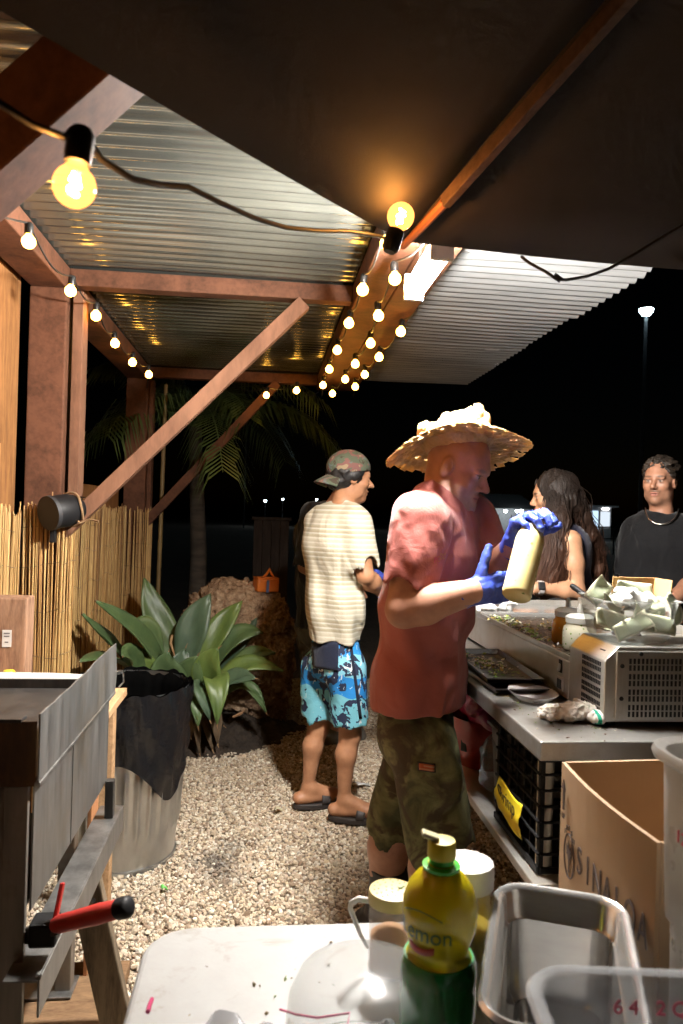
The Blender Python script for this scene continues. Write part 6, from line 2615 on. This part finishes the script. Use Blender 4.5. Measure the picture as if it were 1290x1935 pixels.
# ------------------------------------------------------------------ the young man in the cap
def young_man():
    Z0 = 3.38
    F = (RGT * .78 + DEP * .63).normalized()
    Lf = UPV.cross(F)
    hips = P(632, 1235, Z0)
    chest = P(630, 1050, Z0)
    neck = P(648, 955, Z0)
    hd = P(662, 902, Z0)
    H = Head(hd, (RGT * .95 + DEP * .30 - UPV * .08), UPV, .95, .96, .95, 1.2)
    shR, shL = P(674, 986, Z0 - .11), P(600, 985, Z0 + .10)
    elR = P(690, 1088, Z0 - .13)
    wrR = P(726, 1122, Z0 + .02)
    elL, wrL = P(640, 1085, Z0 + .32), P(700, 1085, Z0 + .30)
    hipR, hipL = P(655, 1265, Z0 - .04), P(603, 1262, Z0 + .10)
    gR, gL = G(648, 1556), G(580, 1531)
    anR, anL = V((gR.x, gR.y, .105)), V((gL.x, gL.y, .105))
    knR = anR.lerp(hipR, .50) + F * .03
    knL = anL.lerp(hipL, .50) + F * .03
    dR = (RGT * .98 - DEP * .05)
    dL = (RGT * .92 + DEP * .35)
    S = SDF()
    H.add(S)
    S.cone(neck - UPV * .03, H.at(-.022, 0, -.05), .054, .052, .03)
    S.cone(shR.lerp(shL, .25) + UPV * .01, shR.lerp(shL, .75) + UPV * .01, .055, .055, .05)
    S.cone(chest + UPV * .04, hips, .088, .085, .05, flat=(Lf, 1.35))
    arm(S, shR, elR, wrR, (.050, .044, .039, .027))
    arm(S, shL, elL, wrL, (.050, .044, .039, .027))
    leg(S, hipR, knR, anR, (.068, .047, .044, .026), fwd=F)
    leg(S, hipL, knL, anL, (.068, .047, .044, .026), fwd=F)
    foot(S, anR, dR, .25, r=.029)
    foot(S, anL, dL, .25, r=.029)
    hR = (wrR, RGT * .9 + DEP * .2 - UPV * .25, -UPV + DEP * .3, 1, (.4, .45, .5, .5), .95)
    hL = (wrL, RGT * .9 - UPV * .2, -UPV - DEP * .2, -1, (.4, .45, .5, .5), .95)
    hand(S, *hR)
    hand(S, *hL)
    v, f = S.mesh(.005)
    root = mesh_np('person', v, f, M_skin, None, loc=V((hips.x, hips.y, 0)))
    tag(root, 'young man in a backwards camo cap, cream striped shirt and blue boardshorts', 'person')
    paint(root, H.face_paint(brow=(.03, .02, .015), lip=(.36, .14, .10)), (.43, .215, .115))
    # shirt
    S = SDF()
    for sh, el, fr in ((shR, elR, .58), (shL, elL, .5)):
        e, d = shirt_sleeve(S, sh, el, fr, .066, .064)
        cut_sleeve(S, e, d, .050)
    S.cone(shR.lerp(shL, .16), shR.lerp(shL, .84), .062, .062, .05)
    S.cone(neck - UPV * .04, chest + UPV * .05, .07, .112, .05, flat=(Lf, 1.32))
    S.cone(chest + UPV * .08, P(630, 1150, Z0), .110, .106, .06, flat=(Lf, 1.34))
    S.cone(P(630, 1140, Z0), P(632, 1290, Z0), .106, .110, .06, flat=(Lf, 1.32))
    nk = neck + UPV * .008
    S.cone(nk + F * .015 + UPV * .02, nk + UPV * .10 + F * .03, .058, .066, .006, None, 'sub')
    S.plane(P(632, 1209, Z0), -UPV, .006)
    wv0 = folds(21, .005, (1, 1, .30), 30, 66)

    def wv(p):
        s1 = p @ np.array(RGT * .9 + UPV * .18, dtype=np.float32)
        lo_ = np.clip((1.42 - p[:, 2]) / .3, 0, 1)
        return wv0(p) + .007 * lo_ * np.sin(s1 * 62 + 1.6 * wave_noise(p * np.array((1, 1, .25), dtype=np.float32), 9, 3))
    v, f = S.mesh(.005, wv)
    t = NT('striped_cotton')
    sep = t.n.new('ShaderNodeSeparateXYZ')
    t.link(t.tc.outputs['Object'], sep.inputs[0])
    zz = t.math('MULTIPLY', sep.outputs[2], 1.0)
    fr = t.math('FRACT', t.math('MULTIPLY', zz, 48.0))
    fr2 = t.math('FRACT', t.math('MULTIPLY', zz, 9.6))
    c = t.ramp(fr, [(.0, (.60, .57, .48)), (.16, (.40, .355, .25)), (.55, (.44, .40, .29)), (.86, (.60, .57, .48))], 'CONSTANT').outputs[0]
    c = t.mix(t.ramp(fr2, [(.0, (.45, .45, .45)), (.45, (0, 0, 0))], 'CONSTANT').outputs[0], c, (.56, .52, .42))
    t.color(c)
    t.set(Roughness=.9)
    n3 = t.noise(24, 4, .6, dist=.8)
    t.bump(n3.outputs[0], .35, .012)
    mesh_np('t_shirt', v, f, t.m, root)
    # boardshorts
    S = SDF()
    S.cone(hips + UPV * .03, hips - UPV * .04, .098, .104, .05, flat=(Lf, 1.32))
    for hp, kn in ((hipR, knR), (hipL, knL)):
        d = (kn - hp).normalized()
        S.cone(hp, hp.lerp(kn, 1.02) + d * .04, .088, .086, .03)
        e = hp.lerp(kn, .60)
        S.cone(e + d * .095, e + d * .40, .095, .095, .005, None, 'sub')
    v, f = S.mesh(.005, folds(31, .0045, (1, 1, .7), 30, 60))
    t = NT('palm_print')
    n1 = t.noise(9, 3, .55, dist=2.2)
    n2 = t.noise(5, 3, .5, dist=1.0)
    n4 = t.noise(26, 2, .5, dist=2.5, stretch=(1, 1, .5))
    sep = t.n.new('ShaderNodeSeparateXYZ')
    t.link(t.tc.outputs['Object'], sep.inputs[0])
    grad = t.math('MULTIPLY_ADD', n2.outputs[0], .16, sep.outputs[2])
    bands = t.ramp(t.math('MULTIPLY_ADD', grad, 2.2, -1.25), [(.0, (.16, .46, .56)), (.22, (.015, .22, .58)), (.45, (.20, .50, .62)), (.62, (.02, .25, .62)), (.8, (.33, .38, .46))], 'CONSTANT').outputs[0]
    dark = t.ramp(n1.outputs[0], [(.0, (0, 0, 0)), (.54, (1, 1, 1))], 'CONSTANT').outputs[0]
    c = t.mix(dark, bands, (.012, .02, .055))
    wht = t.ramp(n4.outputs[0], [(.0, (0, 0, 0)), (.66, (1, 1, 1))], 'CONSTANT').outputs[0]
    t.color(t.mix(wht, c, (.6, .64, .64)))
    t.set(Roughness=.75)
    t.bump(t.noise(30, 5, .6, dist=1.0).outputs[0], .35, .012)
    so = mesh_np('boardshorts', v, f, t.m, root)
    from mathutils.bvhtree import BVHTree
    bv = BVHTree.FromPolygons([tuple(a) for a in v.tolist()], [tuple(a) for a in f.tolist()])

    def stick(name, quad, mat, lift=.003, th=.003):
        b = MB()

        def fn(u, w):
            x = lerp(lerp(quad[0][0], quad[1][0], u), lerp(quad[3][0], quad[2][0], u), w)
            y = lerp(lerp(quad[0][1], quad[1][1], u), lerp(quad[3][1], quad[2][1], u), w)
            q = P(x, y, Z0 - .6)
            dd = (P(x, y, Z0) - q).normalized()
            h = bv.ray_cast(q, dd)
            return (h[0] if h[0] is not None else P(x, y, Z0)) - dd * lift
        b.grid(fn, 8, 8)
        return b.build(name, mat, so, sm=True, solid=th, fix=False)
    navy = cloth_mat('navy_cloth', (.012, .016, .035), None, .8)
    stick('back_pocket', ((588, 1214), (640, 1212), (638, 1268), (592, 1262)), navy, .006, .006)
    stick('side_stripe', ((659, 1212), (664, 1212), (684, 1358), (678, 1358)), navy, .003, .003)
    # cap worn backwards: crown and a bent peak at the nape
    t = NT('camo_cap')
    n1 = t.noise(17, 3, .5, dist=.8)
    n2 = t.noise(15, 3, .5, dist=.8, stretch=(1.2, 1, 1.3))
    c = t.ramp(n1.outputs[0], [(.0, (.05, .035, .022)), (.42, (.075, .095, .06)), (.53, (.17, .075, .065)), (.62, (.26, .2, .12))], 'CONSTANT').outputs[0]
    t.color(t.mix(t.ramp(n2.outputs[0], [(.0, (0, 0, 0)), (.6, (1, 1, 1))], 'CONSTANT').outputs[0], c, (.10, .13, .12)))
    t.set(Roughness=.9)
    t.bump(t.noise(500, 2).outputs[0], .2, .003)
    S = SDF()
    R = H.R
    S.ell(H.at(-.014, 0, .040), (.109 * .95, .089 * .95, .092 * .95), .01, R)
    S.plane(H.at(0, 0, .022), -(H.u) + H.f * .22, .006)
    v, f = S.mesh(.004, lambda p: .0012 * wave_noise(p, 60, 4))
    mesh_np('cap', v, f, t.m, root)
    b = MB()

    def peak(u, w):
        a = math.pi + (u - .5) * 1.9
        r = .088 + .066 * w * (math.cos((u - .5) * 2.4) ** .6)
        return H.at(-.014 + r * 1.05 * math.cos(a), r * .92 * math.sin(a), .006 - .048 * w - .016 * ((u - .5) * 2) ** 2)
    b.grid(peak, 20, 8)
    b.build('cap_peak', t.m, root, sm=True, solid=.004, fix=False)
    # black hair under the cap
    S = SDF()
    S.ell(H.at(-.022, 0, .012), (.094, .086, .062), .01, R)
    S.ell(H.at(-.055, 0, -.035), (.05, .066, .038), .02, R)
    S.plane(H.at(.038, 0, 0), H.f + H.u * -.25, .01)
    v, f = S.mesh(.004, lambda p: .004 * wave_noise(p * np.array((1, 1, .4), dtype=np.float32), 160, 4))
    mesh_np('hair', v, f, pm('black_hair', (.012, .010, .009), (.006, .005, .005), .5, bump=.6, bscale=180, stretch=(1, 1, .15)), root)
    # gloves
    for (wr, el, hh) in ((wrR, elR, hR), (wrL, elL, hL)):
        S = SDF()
        S.cone(wr - (wr - el).normalized() * .03, wr + V(hh[1]).normalized() * .03, .034, .031, .015)
        hand(S, *hh, fat=1.2)
        S.plane(wr - (wr - el).normalized() * .026, (el - wr).normalized(), .003)
        v, f = S.mesh(.0035, lambda p: .0012 * wave_noise(p, 150, 5))
        mesh_np('glove', v, f, MATS['blue_nitrile'], root)
    # two-strap sandals
    M_sand = pm('dark_sandal', (.035, .028, .026), (.022, .018, .017), .55, bump=.1, bscale=120)
    for an, dr in ((anR, dR), (anL, dL)):
        dr = V(dr).normalized()
        sd = UPV.cross(dr)
        c = V((an.x, an.y, 0))
        b = MB()
        ol = []
        for k in range(28):
            a = 2 * math.pi * k / 28
            x = .062 + .132 * math.cos(a)
            w = (.047 + .008 * math.cos(a) - .004 * math.sin(a)) * math.sin(a)
            ol.append(c + dr * (x - .0) + sd * w + V((0, 0, .014)))
        b.prism(ol, (0, 0, .026))
        b.build('sandal_sole', M_sand, root, bevel=.006, seg=3)
        for x0_ in (.055, .118):
            b = MB()

            def strap(u, w, x0_=x0_):
                a = math.pi * u
                return c + dr * (x0_ + .040 * w + .008 * math.sin(a)) + sd * (.050 * math.cos(a)) + V((0, 0, .036 + (.052 - .22 * (x0_ + .04 * w - .055)) * math.sin(a) ** .8))
            b.grid(strap, 16, 4)
            so_ = b.build('sandal_strap', M_sand, root, sm=True, solid=.004, fix=False)
            bb_ = strap(.30, .5)
            MB().box(bb_ - sd * -.0 + V((0, 0, .003)), (.018, .016, .006), Euler((.5, 0, 0))).build('buckle', pm('dark_buckle', (.06, .055, .05), None, .3, .6), so_, bevel=.001)


young_man()


# ------------------------------------------------------------------ plainly dressed figures: shared builder
def figure(label, hd, hdir, F, neck, chest, hips, sh, el, wr, hands, feet, skin, head_kw, paint_kw, top_mat, top_kw, bottom_mat, bottom_len=1.0, h=.006, shoe=None, bust=False):
    F = V(F).normalized()
    Lf = UPV.cross(F)
    H = Head(hd, hdir, UPV, **head_kw)
    g = [V((q.x, q.y, .09)) for q in feet]
    hip = [hips - UPV * .04 - Lf * .085, hips - UPV * .04 + Lf * .085]
    kn = [g[i].lerp(hip[i], .5) + F * .02 for i in (0, 1)]
    sl = top_kw.get('slim', 1.0)
    S = SDF()
    H.add(S)
    S.cone(neck - UPV * .03, H.at(-.022, 0, -.05), .055 * sl, .052 * sl, .03)
    S.cone(sh[0].lerp(sh[1], .25), sh[0].lerp(sh[1], .75), .055 * sl, .055 * sl, .05)
    S.cone(chest + UPV * .04, hips, .092 * sl, .09, .05, flat=(Lf, 1.35))
    for i in (0, 1):
        r = top_kw.get('arm', (.050, .045, .041, .028))
        arm(S, sh[i], el[i], wr[i], r)
        hand(S, *hands[i])
        leg(S, hip[i], kn[i], g[i], (.082, .058, .055, .036), fwd=F)
        foot(S, g[i], F)
    v, f = S.mesh(h)
    root = mesh_np('person', v, f, M_skin, None, loc=V((hips.x, hips.y, 0)))
    tag(root, label, 'person')
    paint(root, H.face_paint(**paint_kw), skin)
    # top
    S = SDF()
    if top_kw.get('sleeve', .55) > 0:
        for i in (0, 1):
            e, d = shirt_sleeve(S, sh[i], el[i], top_kw.get('sleeve', .55), .070, .070)
            cut_sleeve(S, e, d, .062)
        S.cone(sh[0].lerp(sh[1], .15), sh[0].lerp(sh[1], .85), .064, .064, .05)
    else:
        S.cone(sh[0].lerp(sh[1], .24), sh[0].lerp(sh[1], .76), .056, .056, .04)
    S.cone(neck - UPV * .05, chest + UPV * .05, .072, .112 * sl, .05, flat=(Lf, 1.35))
    S.cone(chest + UPV * .08, chest.lerp(hips, .55), .114 * sl, .106 * sl, .06, flat=(Lf, 1.42))
    S.cone(chest.lerp(hips, .5), hips - UPV * .10, .106 * sl, .114, .06, flat=(Lf, 1.40))
    if bust:
        for s in (-1, 1):
            S.ell(chest + F * .075 * sl + Lf * s * .065 + UPV * .02, (.06, .06, .06), .04)
    nk = neck + UPV * .005 - UPV * top_kw.get('neck', 0)
    S.cone(nk + F * .012 + UPV * .02, nk + UPV * .10 + F * .04, .060, .068, .006, None, 'sub')
    S.plane(hips - UPV * .03, -UPV, .006)
    v, f = S.mesh(h, folds(len(label), .006, (1, 1, .5), 26, 58))
    mesh_np('top', v, f, top_mat, root)
    # trousers or shorts
    S = SDF()
    S.cone(hips + UPV * .02, hips - UPV * .06, .102, .106, .05, flat=(Lf, 1.32))
    for i in (0, 1):
        d = (g[i] - hip[i]).normalized()
        e = hip[i].lerp(g[i], .5 * bottom_len if bottom_len < 1.5 else .93)
        S.cone(hip[i], e + d * .05, .094, .080 if bottom_len < 1.5 else .062, .03)
        S.cone(e + d * .095, e + d * .30, .095, .095, .005, None, 'sub')
    v, f = S.mesh(h, folds(len(label) + 3, .006, (1, 1, .8), 30, 62))
    mesh_np('bottoms', v, f, bottom_mat, root)
    if shoe:
        for i in (0, 1):
            S = SDF()
            a = V((g[i].x, g[i].y, 0))
            S.cone(a - F * .055 + UPV * .05, a + F * .16 + UPV * .042, .050, .047, .02, flat=(Lf, 1.1))
            S.cone(a - F * .05 + UPV * .02, a + F * .17 + UPV * .02, .046, .046, .02, flat=(Lf, 1.15))
            S.cone(a + UPV * .12, a + UPV * .2, .045, .045, .01, None, 'sub')
            S.plane(V((0, 0, .006)), -UPV, .004)
            v, f = S.mesh(.006)
            so = mesh_np('clog', v, f, shoe, root)
            b = MB()
            for k in range(9):
                q = a + F * (.06 + .035 * (k // 3)) + Lf * (-.03 + .03 * (k % 3)) + UPV * (.088 - .010 * (k // 3) - .006 * abs(k % 3 - 1))
                b.lathe([(.006, 0), (.005, .004), (0, .004)], q, 8)
            b.build('vent_holes', M_slot, so)
    return root, H


# man in dark clothes behind the young man
Zb_ = 4.35
hp_ = P(600, 1175, Zb_)
Fd = RGT * .85 + DEP * .5
Ld = UPV.cross(Fd.normalized())
figure('person in navy top and grey shorts hidden behind the young man',
       P(662, 905, Zb_), RGT * .9 + DEP * .3, Fd, P(630, 950, Zb_), P(598, 1035, Zb_), hp_,
       (P(592, 972, Zb_ - .10), P(612, 972, Zb_ + .16)), (P(576, 1070, Zb_ - .14), P(640, 1070, Zb_ + .2)), (P(640, 1110, Zb_ - .1), P(680, 1110, Zb_ + .15)),
       ((P(640, 1110, Zb_ - .1), RGT, -UPV, 1, (.4, .4, .4, .4)), (P(680, 1110, Zb_ + .15), RGT, -UPV, -1, (.4, .4, .4, .4))),
       (G(632, 1404), G(610, 1392)), (.4, .2, .12), dict(k=.97), dict(), cloth_mat('navy_shirt', (.022, .027, .042)), dict(sleeve=.9),
       cloth_mat('grey_shorts', (.10, .095, .085)), .9, shoe=pm('grey_clog', (.20, .19, .17), None, .6))


# long-haired woman across the griddle
def woman():
    Z = 3.5
    hd = P(1044, 938, Z)
    F = (-RGT * .93 + DEP * .30)
    L_ = UPV.cross(F.normalized())
    chest = P(1072, 1062, Z)
    hips = P(1078, 1180, Z)
    neck = P(1058, 992, Z)
    shN = P(1078, 1022, Z - .15)            # near the camera: her left
    shF = P(1052, 1020, Z + .16)
    elN, wrN = P(1090, 1118, Z - .17), P(1012, 1110, Z - .20)
    elF, wrF = P(1040, 1115, Z + .15), P(990, 1110, Z + .02)
    root, H = figure('long-haired woman in a navy sleeveless top with a wristwatch', hd, -RGT * .96 + DEP * .16 - UPV * .10, F, neck, chest, hips, (shF, shN), (elF, elN), (wrF, wrN),
                     ((wrF, -RGT * .95 - UPV * .25, -UPV, 1, (.4, .45, .5, .5), .88), (wrN, -RGT * .96 - UPV * .3, -UPV * .5 + DEP * .6, -1, (.5, .5, .55, .55), .88)),
                     (G(1075, 1500), G(1100, 1490)), (.50, .27, .155), dict(k=.93, jaw=.9, nose=.85), dict(brow=(.03, .02, .015), lip=(.45, .13, .12)),
                     cloth_mat('navy_tank', (.018, .018, .045)), dict(sleeve=0, slim=.86, arm=(.050, .044, .038, .025), neck=.02), cloth_mat('dark_jeans', (.03, .035, .05)), 2, .005, bust=True)
    M_hair = NT('dark_brown_hair')
    n = M_hair.noise(90, 4, .6, stretch=(1, 1, .12))
    sep = M_hair.n.new('ShaderNodeSeparateXYZ')
    M_hair.link(M_hair.tc.outputs['Object'], sep.inputs[0])
    low = M_hair.ramp(sep.outputs[2], [(.0, (.085, .035, .018)), (1.0, (.02, .014, .011))])
    zz = M_hair.math('MULTIPLY_ADD', sep.outputs[2], 2.2, -2.3)
    M_hair.link(zz, low.inputs[0])
    M_hair.color(M_hair.mix(.55, low.outputs[0], M_hair.ramp(n.outputs[0], [(.3, (.35, .3, .3)), (.7, (1.3, 1.25, 1.2))]).outputs[0], 'MULTIPLY'))
    M_hair.set(Roughness=.5)
    M_hair.b.inputs['Specular IOR Level'].default_value = .25
    M_hair.bump(n.outputs[0], .7, .01)
    R = H.R
    S = SDF()
    S.ell(H.at(-.022, 0, .036), (.100, .088, .094), .02, R)
    S.ell(H.at(-.055, 0, -.03), (.062, .080, .10), .03, R)
    S.plane(H.at(.052, 0, 0), H.f + H.u * -.45, .012)
    S.chain([H.at(-.04, .055, -.02), P(1052, 985, Z - .12), P(1050, 1040, Z - .135), P(1036, 1095, Z - .15), P(1032, 1150, Z - .13)], [.050, .050, .052, .044, .022], .03)
    S.chain([H.at(-.03, -.05, -.02), P(1036, 1000, Z + .02), P(1028, 1060, Z), P(1020, 1120, Z)], [.045, .045, .045, .025], .03)
    S.chain([H.at(-.07, .02, -.02), P(1090, 975, Z), P(1108, 1020, Z + .03), P(1120, 1075, Z + .05), P(1126, 1125, Z + .05)], [.055, .055, .052, .046, .02], .03)
    v, f = S.mesh(.005, lambda p: .007 * wave_noise(p * np.array((1, 1, .28), dtype=np.float32), 70, 4) + .003 * wave_noise(p * np.array((1, 1, .25), dtype=np.float32), 190, 6))
    ho = mesh_np('hair', v, f, M_hair.m, root)
    rs = random.Random(9)
    b = MB()
    locks = [[H.at(.03, .05, .085), H.at(-.0, .092, .02), P(1050, 985, Z - .175), P(1048, 1040, Z - .19), P(1034, 1095, Z - .195), P(1032, 1158, Z - .16)],
             [H.at(-.03, .05, .115), H.at(-.085, .075, .03), P(1078, 985, Z - .06), P(1080, 1020, Z - .08), P(1062, 1080, Z - .19), P(1048, 1160, Z - .16)],
             [H.at(-.06, .0, .115), H.at(-.12, .02, .02), P(1105, 975, Z - .03), P(1126, 1020, Z), P(1136, 1075, Z + .03), P(1136, 1135, Z + .04)]]
    for k in range(300):
        lk = locks[k % 3]
        ph, fq, am = rs.uniform(0, 6.3), rs.uniform(9, 15), rs.uniform(.003, .011)
        off = (rs.gauss(0, .022), rs.gauss(0, .018), rs.gauss(0, .02))
        end = rs.uniform(.72, 1.0)
        pts = []
        for q in range(17):
            s = q / 16 * end * (len(lk) - 1)
            i0 = min(int(s), len(lk) - 2)
            tt = s - i0
            tt = tt * tt * (3 - 2 * tt) * .5 + tt * .5
            p = lk[i0].lerp(lk[i0 + 1], tt)
            e = min(1, q / 5)
            w = am * math.sin(fq * q / 16 * 2 + ph) * e
            pts.append(p + RGT * (off[0] * (.35 + .65 * e) + w) + DEP * (off[1] * e * .6) + UPV * off[2] * (1 - e) * .3)
        b.tube(pts, [.0019] * 13 + [.0016, .0013, .001, .0004], 3, cap=False)
    so = b.build('hair_strands', M_hair.m, ho, sm=True, fix=False)
    so['kind'] = 'stuff'
    # watch
    d = (wrN - elN).normalized()
    M = axis_frame(d)
    c = wrN - d * .02
    MB().lathe([(.030, -.011), (.033, -.011), (.033, .011), (.030, .011)], c, 24, M).build('watch_strap', pm('pale_strap', (.62, .56, .54), None, .5), root, sm=True)
    MB().box(c - DEP * .030 + UPV * .012, (.030, .012, .034), Euler((-.3, 0, -.1))).build('watch_face', M_black_plastic, root, bevel=.004)
    bc = P(1052, 1152, Z - .22)
    S = SDF()
    S.ell(bc, (.075, .045, .05), .01)
    v, f = S.mesh(.005, lambda p: .003 * wave_noise(p, 60, 4))
    mesh_np('waist_bag', v, f, pm('black_bag_cloth', (.015, .015, .016), None, .6), root)


woman()

# second face just behind her
figure('person half hidden behind the long-haired woman, only the lower face showing',
       P(1040, 984, 3.95), -RGT * .8 - DEP * .45, -RGT * .9 + DEP * .1, P(1048, 1030, 3.95), P(1058, 1080, 3.95), P(1060, 1190, 3.95),
       (P(1060, 1052, 3.80), P(1056, 1052, 4.1)), (P(1064, 1120, 3.78), P(1060, 1120, 4.1)), (P(1050, 1170, 3.75), P(1050, 1170, 4.1)),
       ((P(1050, 1170, 3.75), -UPV, -RGT, 1, (.4, .4, .4, .4), .88), (P(1050, 1170, 4.1), -UPV, -RGT, -1, (.4, .4, .4, .4), .88)),
       (G(1050, 1470), G(1070, 1465)), (.46, .24, .15), dict(k=.92, jaw=.92), dict(brow=(.03, .02, .015), lip=(.45, .13, .12)),
       cloth_mat('black_blouse', (.02, .018, .02)), dict(sleeve=.7, slim=.88), cloth_mat('black_skirt', (.015, .015, .018)), 2)


# young man in black with a chain
def black_shirt_man():
    Z = 3.6
    hd = P(1246, 909, Z)
    F = (-DEP * .90 - RGT * .40)
    Lf = UPV.cross(F.normalized())
    neck = P(1250, 972, Z)
    chest = P(1250, 1050, Z)
    hips = P(1248, 1195, Z)
    shR = P(1202, 1003, Z + .06)
    shL = P(1308, 1005, Z - .04)
    elR, wrR = P(1184, 1100, Z + .06), P(1180, 1180, Z - .04)
    elL, wrL = P(1318, 1095, Z - .06), P(1252, 1150, Z - .30)
    root, H = figure('moustached man in a black t-shirt and chain necklace at the right edge', hd, -DEP * .76 - RGT * .62 - UPV * .02, F, neck, chest, hips, (shR, shL), (elR, elL), (wrR, wrL),
                     ((wrR, -UPV, RGT * .7 + DEP * .3, 1, (.3, .35, .4, .4)), (wrL, -RGT * .5 - DEP * .7 - UPV * .2, -UPV, 1, (.4, .4, .45, .5))),
                     (G(1225, 1500), G(1275, 1500)), (.42, .21, .13), dict(k=.98, wide=.93), dict(brow=(.06, .035, .02), lip=(.42, .17, .13), mous=(.10, .055, .03), stubble=(.30, .16, .10)),
                     cloth_mat('black_cotton', (.007, .007, .008)), dict(sleeve=.62), cloth_mat('light_jeans', (.10, .13, .2)), 2, .005)
    R = H.R
    S = SDF()
    S.ell(H.at(-.018, 0, .038), (.099, .082, .082), .01, R)
    rs = random.Random(3)
    for k in range(60):
        a = rs.uniform(0, 6.28)
        e = rs.uniform(.25, 1.5)
        p = H.at(-.015 + .096 * math.cos(a) * math.cos(e), .082 * math.sin(a) * math.cos(e), .045 + .070 * math.sin(e))
        S.ell(p, (.015, .015, .012), .008, R)
    S.plane(H.at(.03, 0, .02), H.f * .8 - H.u * .75, .008)
    v, f = S.mesh(.004, lambda p: .005 * wave_noise(p, 130, 4) + .003 * wave_noise(p, 300, 5))
    mesh_np('hair', v, f, pm('brown_curls', (.035, .022, .013), (.012, .008, .005), .6, bump=.6, bscale=150), root)
    from mathutils.bvhtree import BVHTree
    pts = []
    for k in range(17):
        a = math.pi * k / 16
        q = neck + Lf * (.075 * math.cos(a)) + F.normalized() * (.115 * math.sin(a) ** .8 + .005) + UPV * (.030 - .078 * math.sin(a))
        pts.append(q)
    MB().tube(pts, .0042, 8).build('chain', pm('silver_chain', (.75, .74, .72), None, .25, 1.0, bump=.5, bscale=200), root, sm=True)


black_shirt_man()

# ================================================================== far background in the dark
M_dark_build = pm('night_plaster', (.4, .4, .4), None, .8)
M_farlamp = emit('far_lamp_white', (.75, .9, 1.0), 40.0)


def lamp_post(px, py, Z, r, label, mat, h=None):
    c = P(px, py, Z)
    root = thing('street_lamp', label, 'street lamp', (c.x, c.y, 0))
    MB().tube([V((c.x, c.y, 0)), V((c.x, c.y, c.z - r))], [r * .32, r * .2], 8).build('pole', pm('lamp_pole', (.08, .08, .085), None, .6), root, sm=True)
    MB().lathe([(0, r * .2), (r * .9, r * .1), (r * 1.0, r * .5), (r * .5, r * .9), (0, r)], c, 16).build('lamp_hood', M_black_plastic, root, sm=True)
    MB().lathe([(0, -r * .8), (r * .5, -r * .62), (r * .8, -r * .2), (r * .85, r * .1), (0, r * .12)], c, 16).build('lamp_glass', mat, root, sm=True)


lamp_post(1221, 586, 38, .40, 'tall bright floodlight on a pole at the far right', emit('floodlight_glass', (.62, .88, 1.0), 90.0))
lamp_post(466, 790, 55, .17, 'small far white lamp shining past the palm fronds', M_farlamp)
lamp_post(501, 946, 60, .13, 'leftmost of the far low lamps left of the cap', M_farlamp)
lamp_post(534, 943, 62, .10, 'second far low lamp just left of the cap', M_farlamp)
lamp_post(598, 944, 64, .10, 'far low lamp beside the tan shirt shoulder', M_farlamp)
lamp_post(671, 946, 60, .12, 'far low lamp just right of the young man chin', M_farlamp)

# long low hall with eave lights
Zh = 62
a = P(872, 985, Zh)
hall = thing('hall', 'far low white hall with a row of lights under its eave', 'building', (a.x, a.y, 0))
A, B = P(880, 960, Zh), P(1012, 962, Zh)
MB().span((A.x, A.y, 0), (B.x, A.y + 5, A.z + .2)).build('wall', M_dark_build, hall)
rb = MB()
rb.prism([V((A.x - .3, A.y - .9, A.z + .05)), V((B.x + .3, A.y - .9, A.z + .05)), V((B.x - .4, A.y + 2, A.z + 1.3)), V((A.x + 1.4, A.y + 2, A.z + 1.3))], (0, .3, .05))
rb.build('roof', M_dark_build, hall)
for px in (916, 931, 955, 977, 985):
    c = P(px, 965, Zh - 1.0)
    MB().lathe([(0, -.16), (.13, -.1), (.15, .02), (0, .06)], c, 10).build('eave_light', emit('eave_light', (.85, .95, 1), 30.0), hall, sm=True)
for k in range(5):
    x = A.x + 0.6 + k * 1.1
    MB().span((x, A.y - .05, 0.3), (x + .06, A.y - .004, 1.6)).build('window', M_black_plastic, hall)

Zk = 48
A, B = P(1096, 1030, Zk), P(1156, 1030, Zk)
k_ = thing('kiosk', 'far lit kiosk with bright doorway behind the long-haired woman', 'building', (A.x, A.y, 0))
top = P(1096, 957, Zk).z
w = B.x - A.x
MB().span((A.x, A.y, 0), (B.x, A.y + 2.5, top)).build('wall', M_dark_build, k_)
MB().span((A.x - .15, A.y - .7, top), (B.x + .15, A.y + 2.6, top + .1)).build('roof', M_dark_build, k_)
MB().span((A.x + w * .22, A.y - .04, .1), (A.x + w * .56, A.y - .004, top - .25)).build('door', emit('lit_doorway', (.55, .75, 1.0), 1.0), k_)
MB().span((A.x + w * .64, A.y - .04, .9), (A.x + w * .95, A.y - .004, top - .3)).build('window', emit('lit_window', (.8, .9, 1.0), .7), k_)
MB().span((A.x + w * .7, A.y - .06, top - .15), (A.x + w * .9, A.y - .004, top - .07)).build('wall_light', emit('wall_light', (.9, .95, 1.0), 14.0), k_)
MB().span((A.x + w * .05, A.y - .06, top - .15), (A.x + w * .14, A.y - .004, top - .07)).build('wall_light', MATS['wall_light'], k_)
rl = thing('railing', 'dark metal railing in front of the far kiosk', 'railing', (P(1128, 1040, 30).x, P(1128, 1040, 30).y, 0))
for py in (996, 1018):
    p, q = P(1090, py, 30), P(1162, py, 30)
    MB().tube([p, q], .03, 6).build('rail', M_black_plastic, rl)
for px in (1092, 1115, 1138, 1160):
    p = P(px, 994, 30)
    MB().tube([V((p.x, p.y, 0)), p], .03, 6).build('post', M_black_plastic, rl)
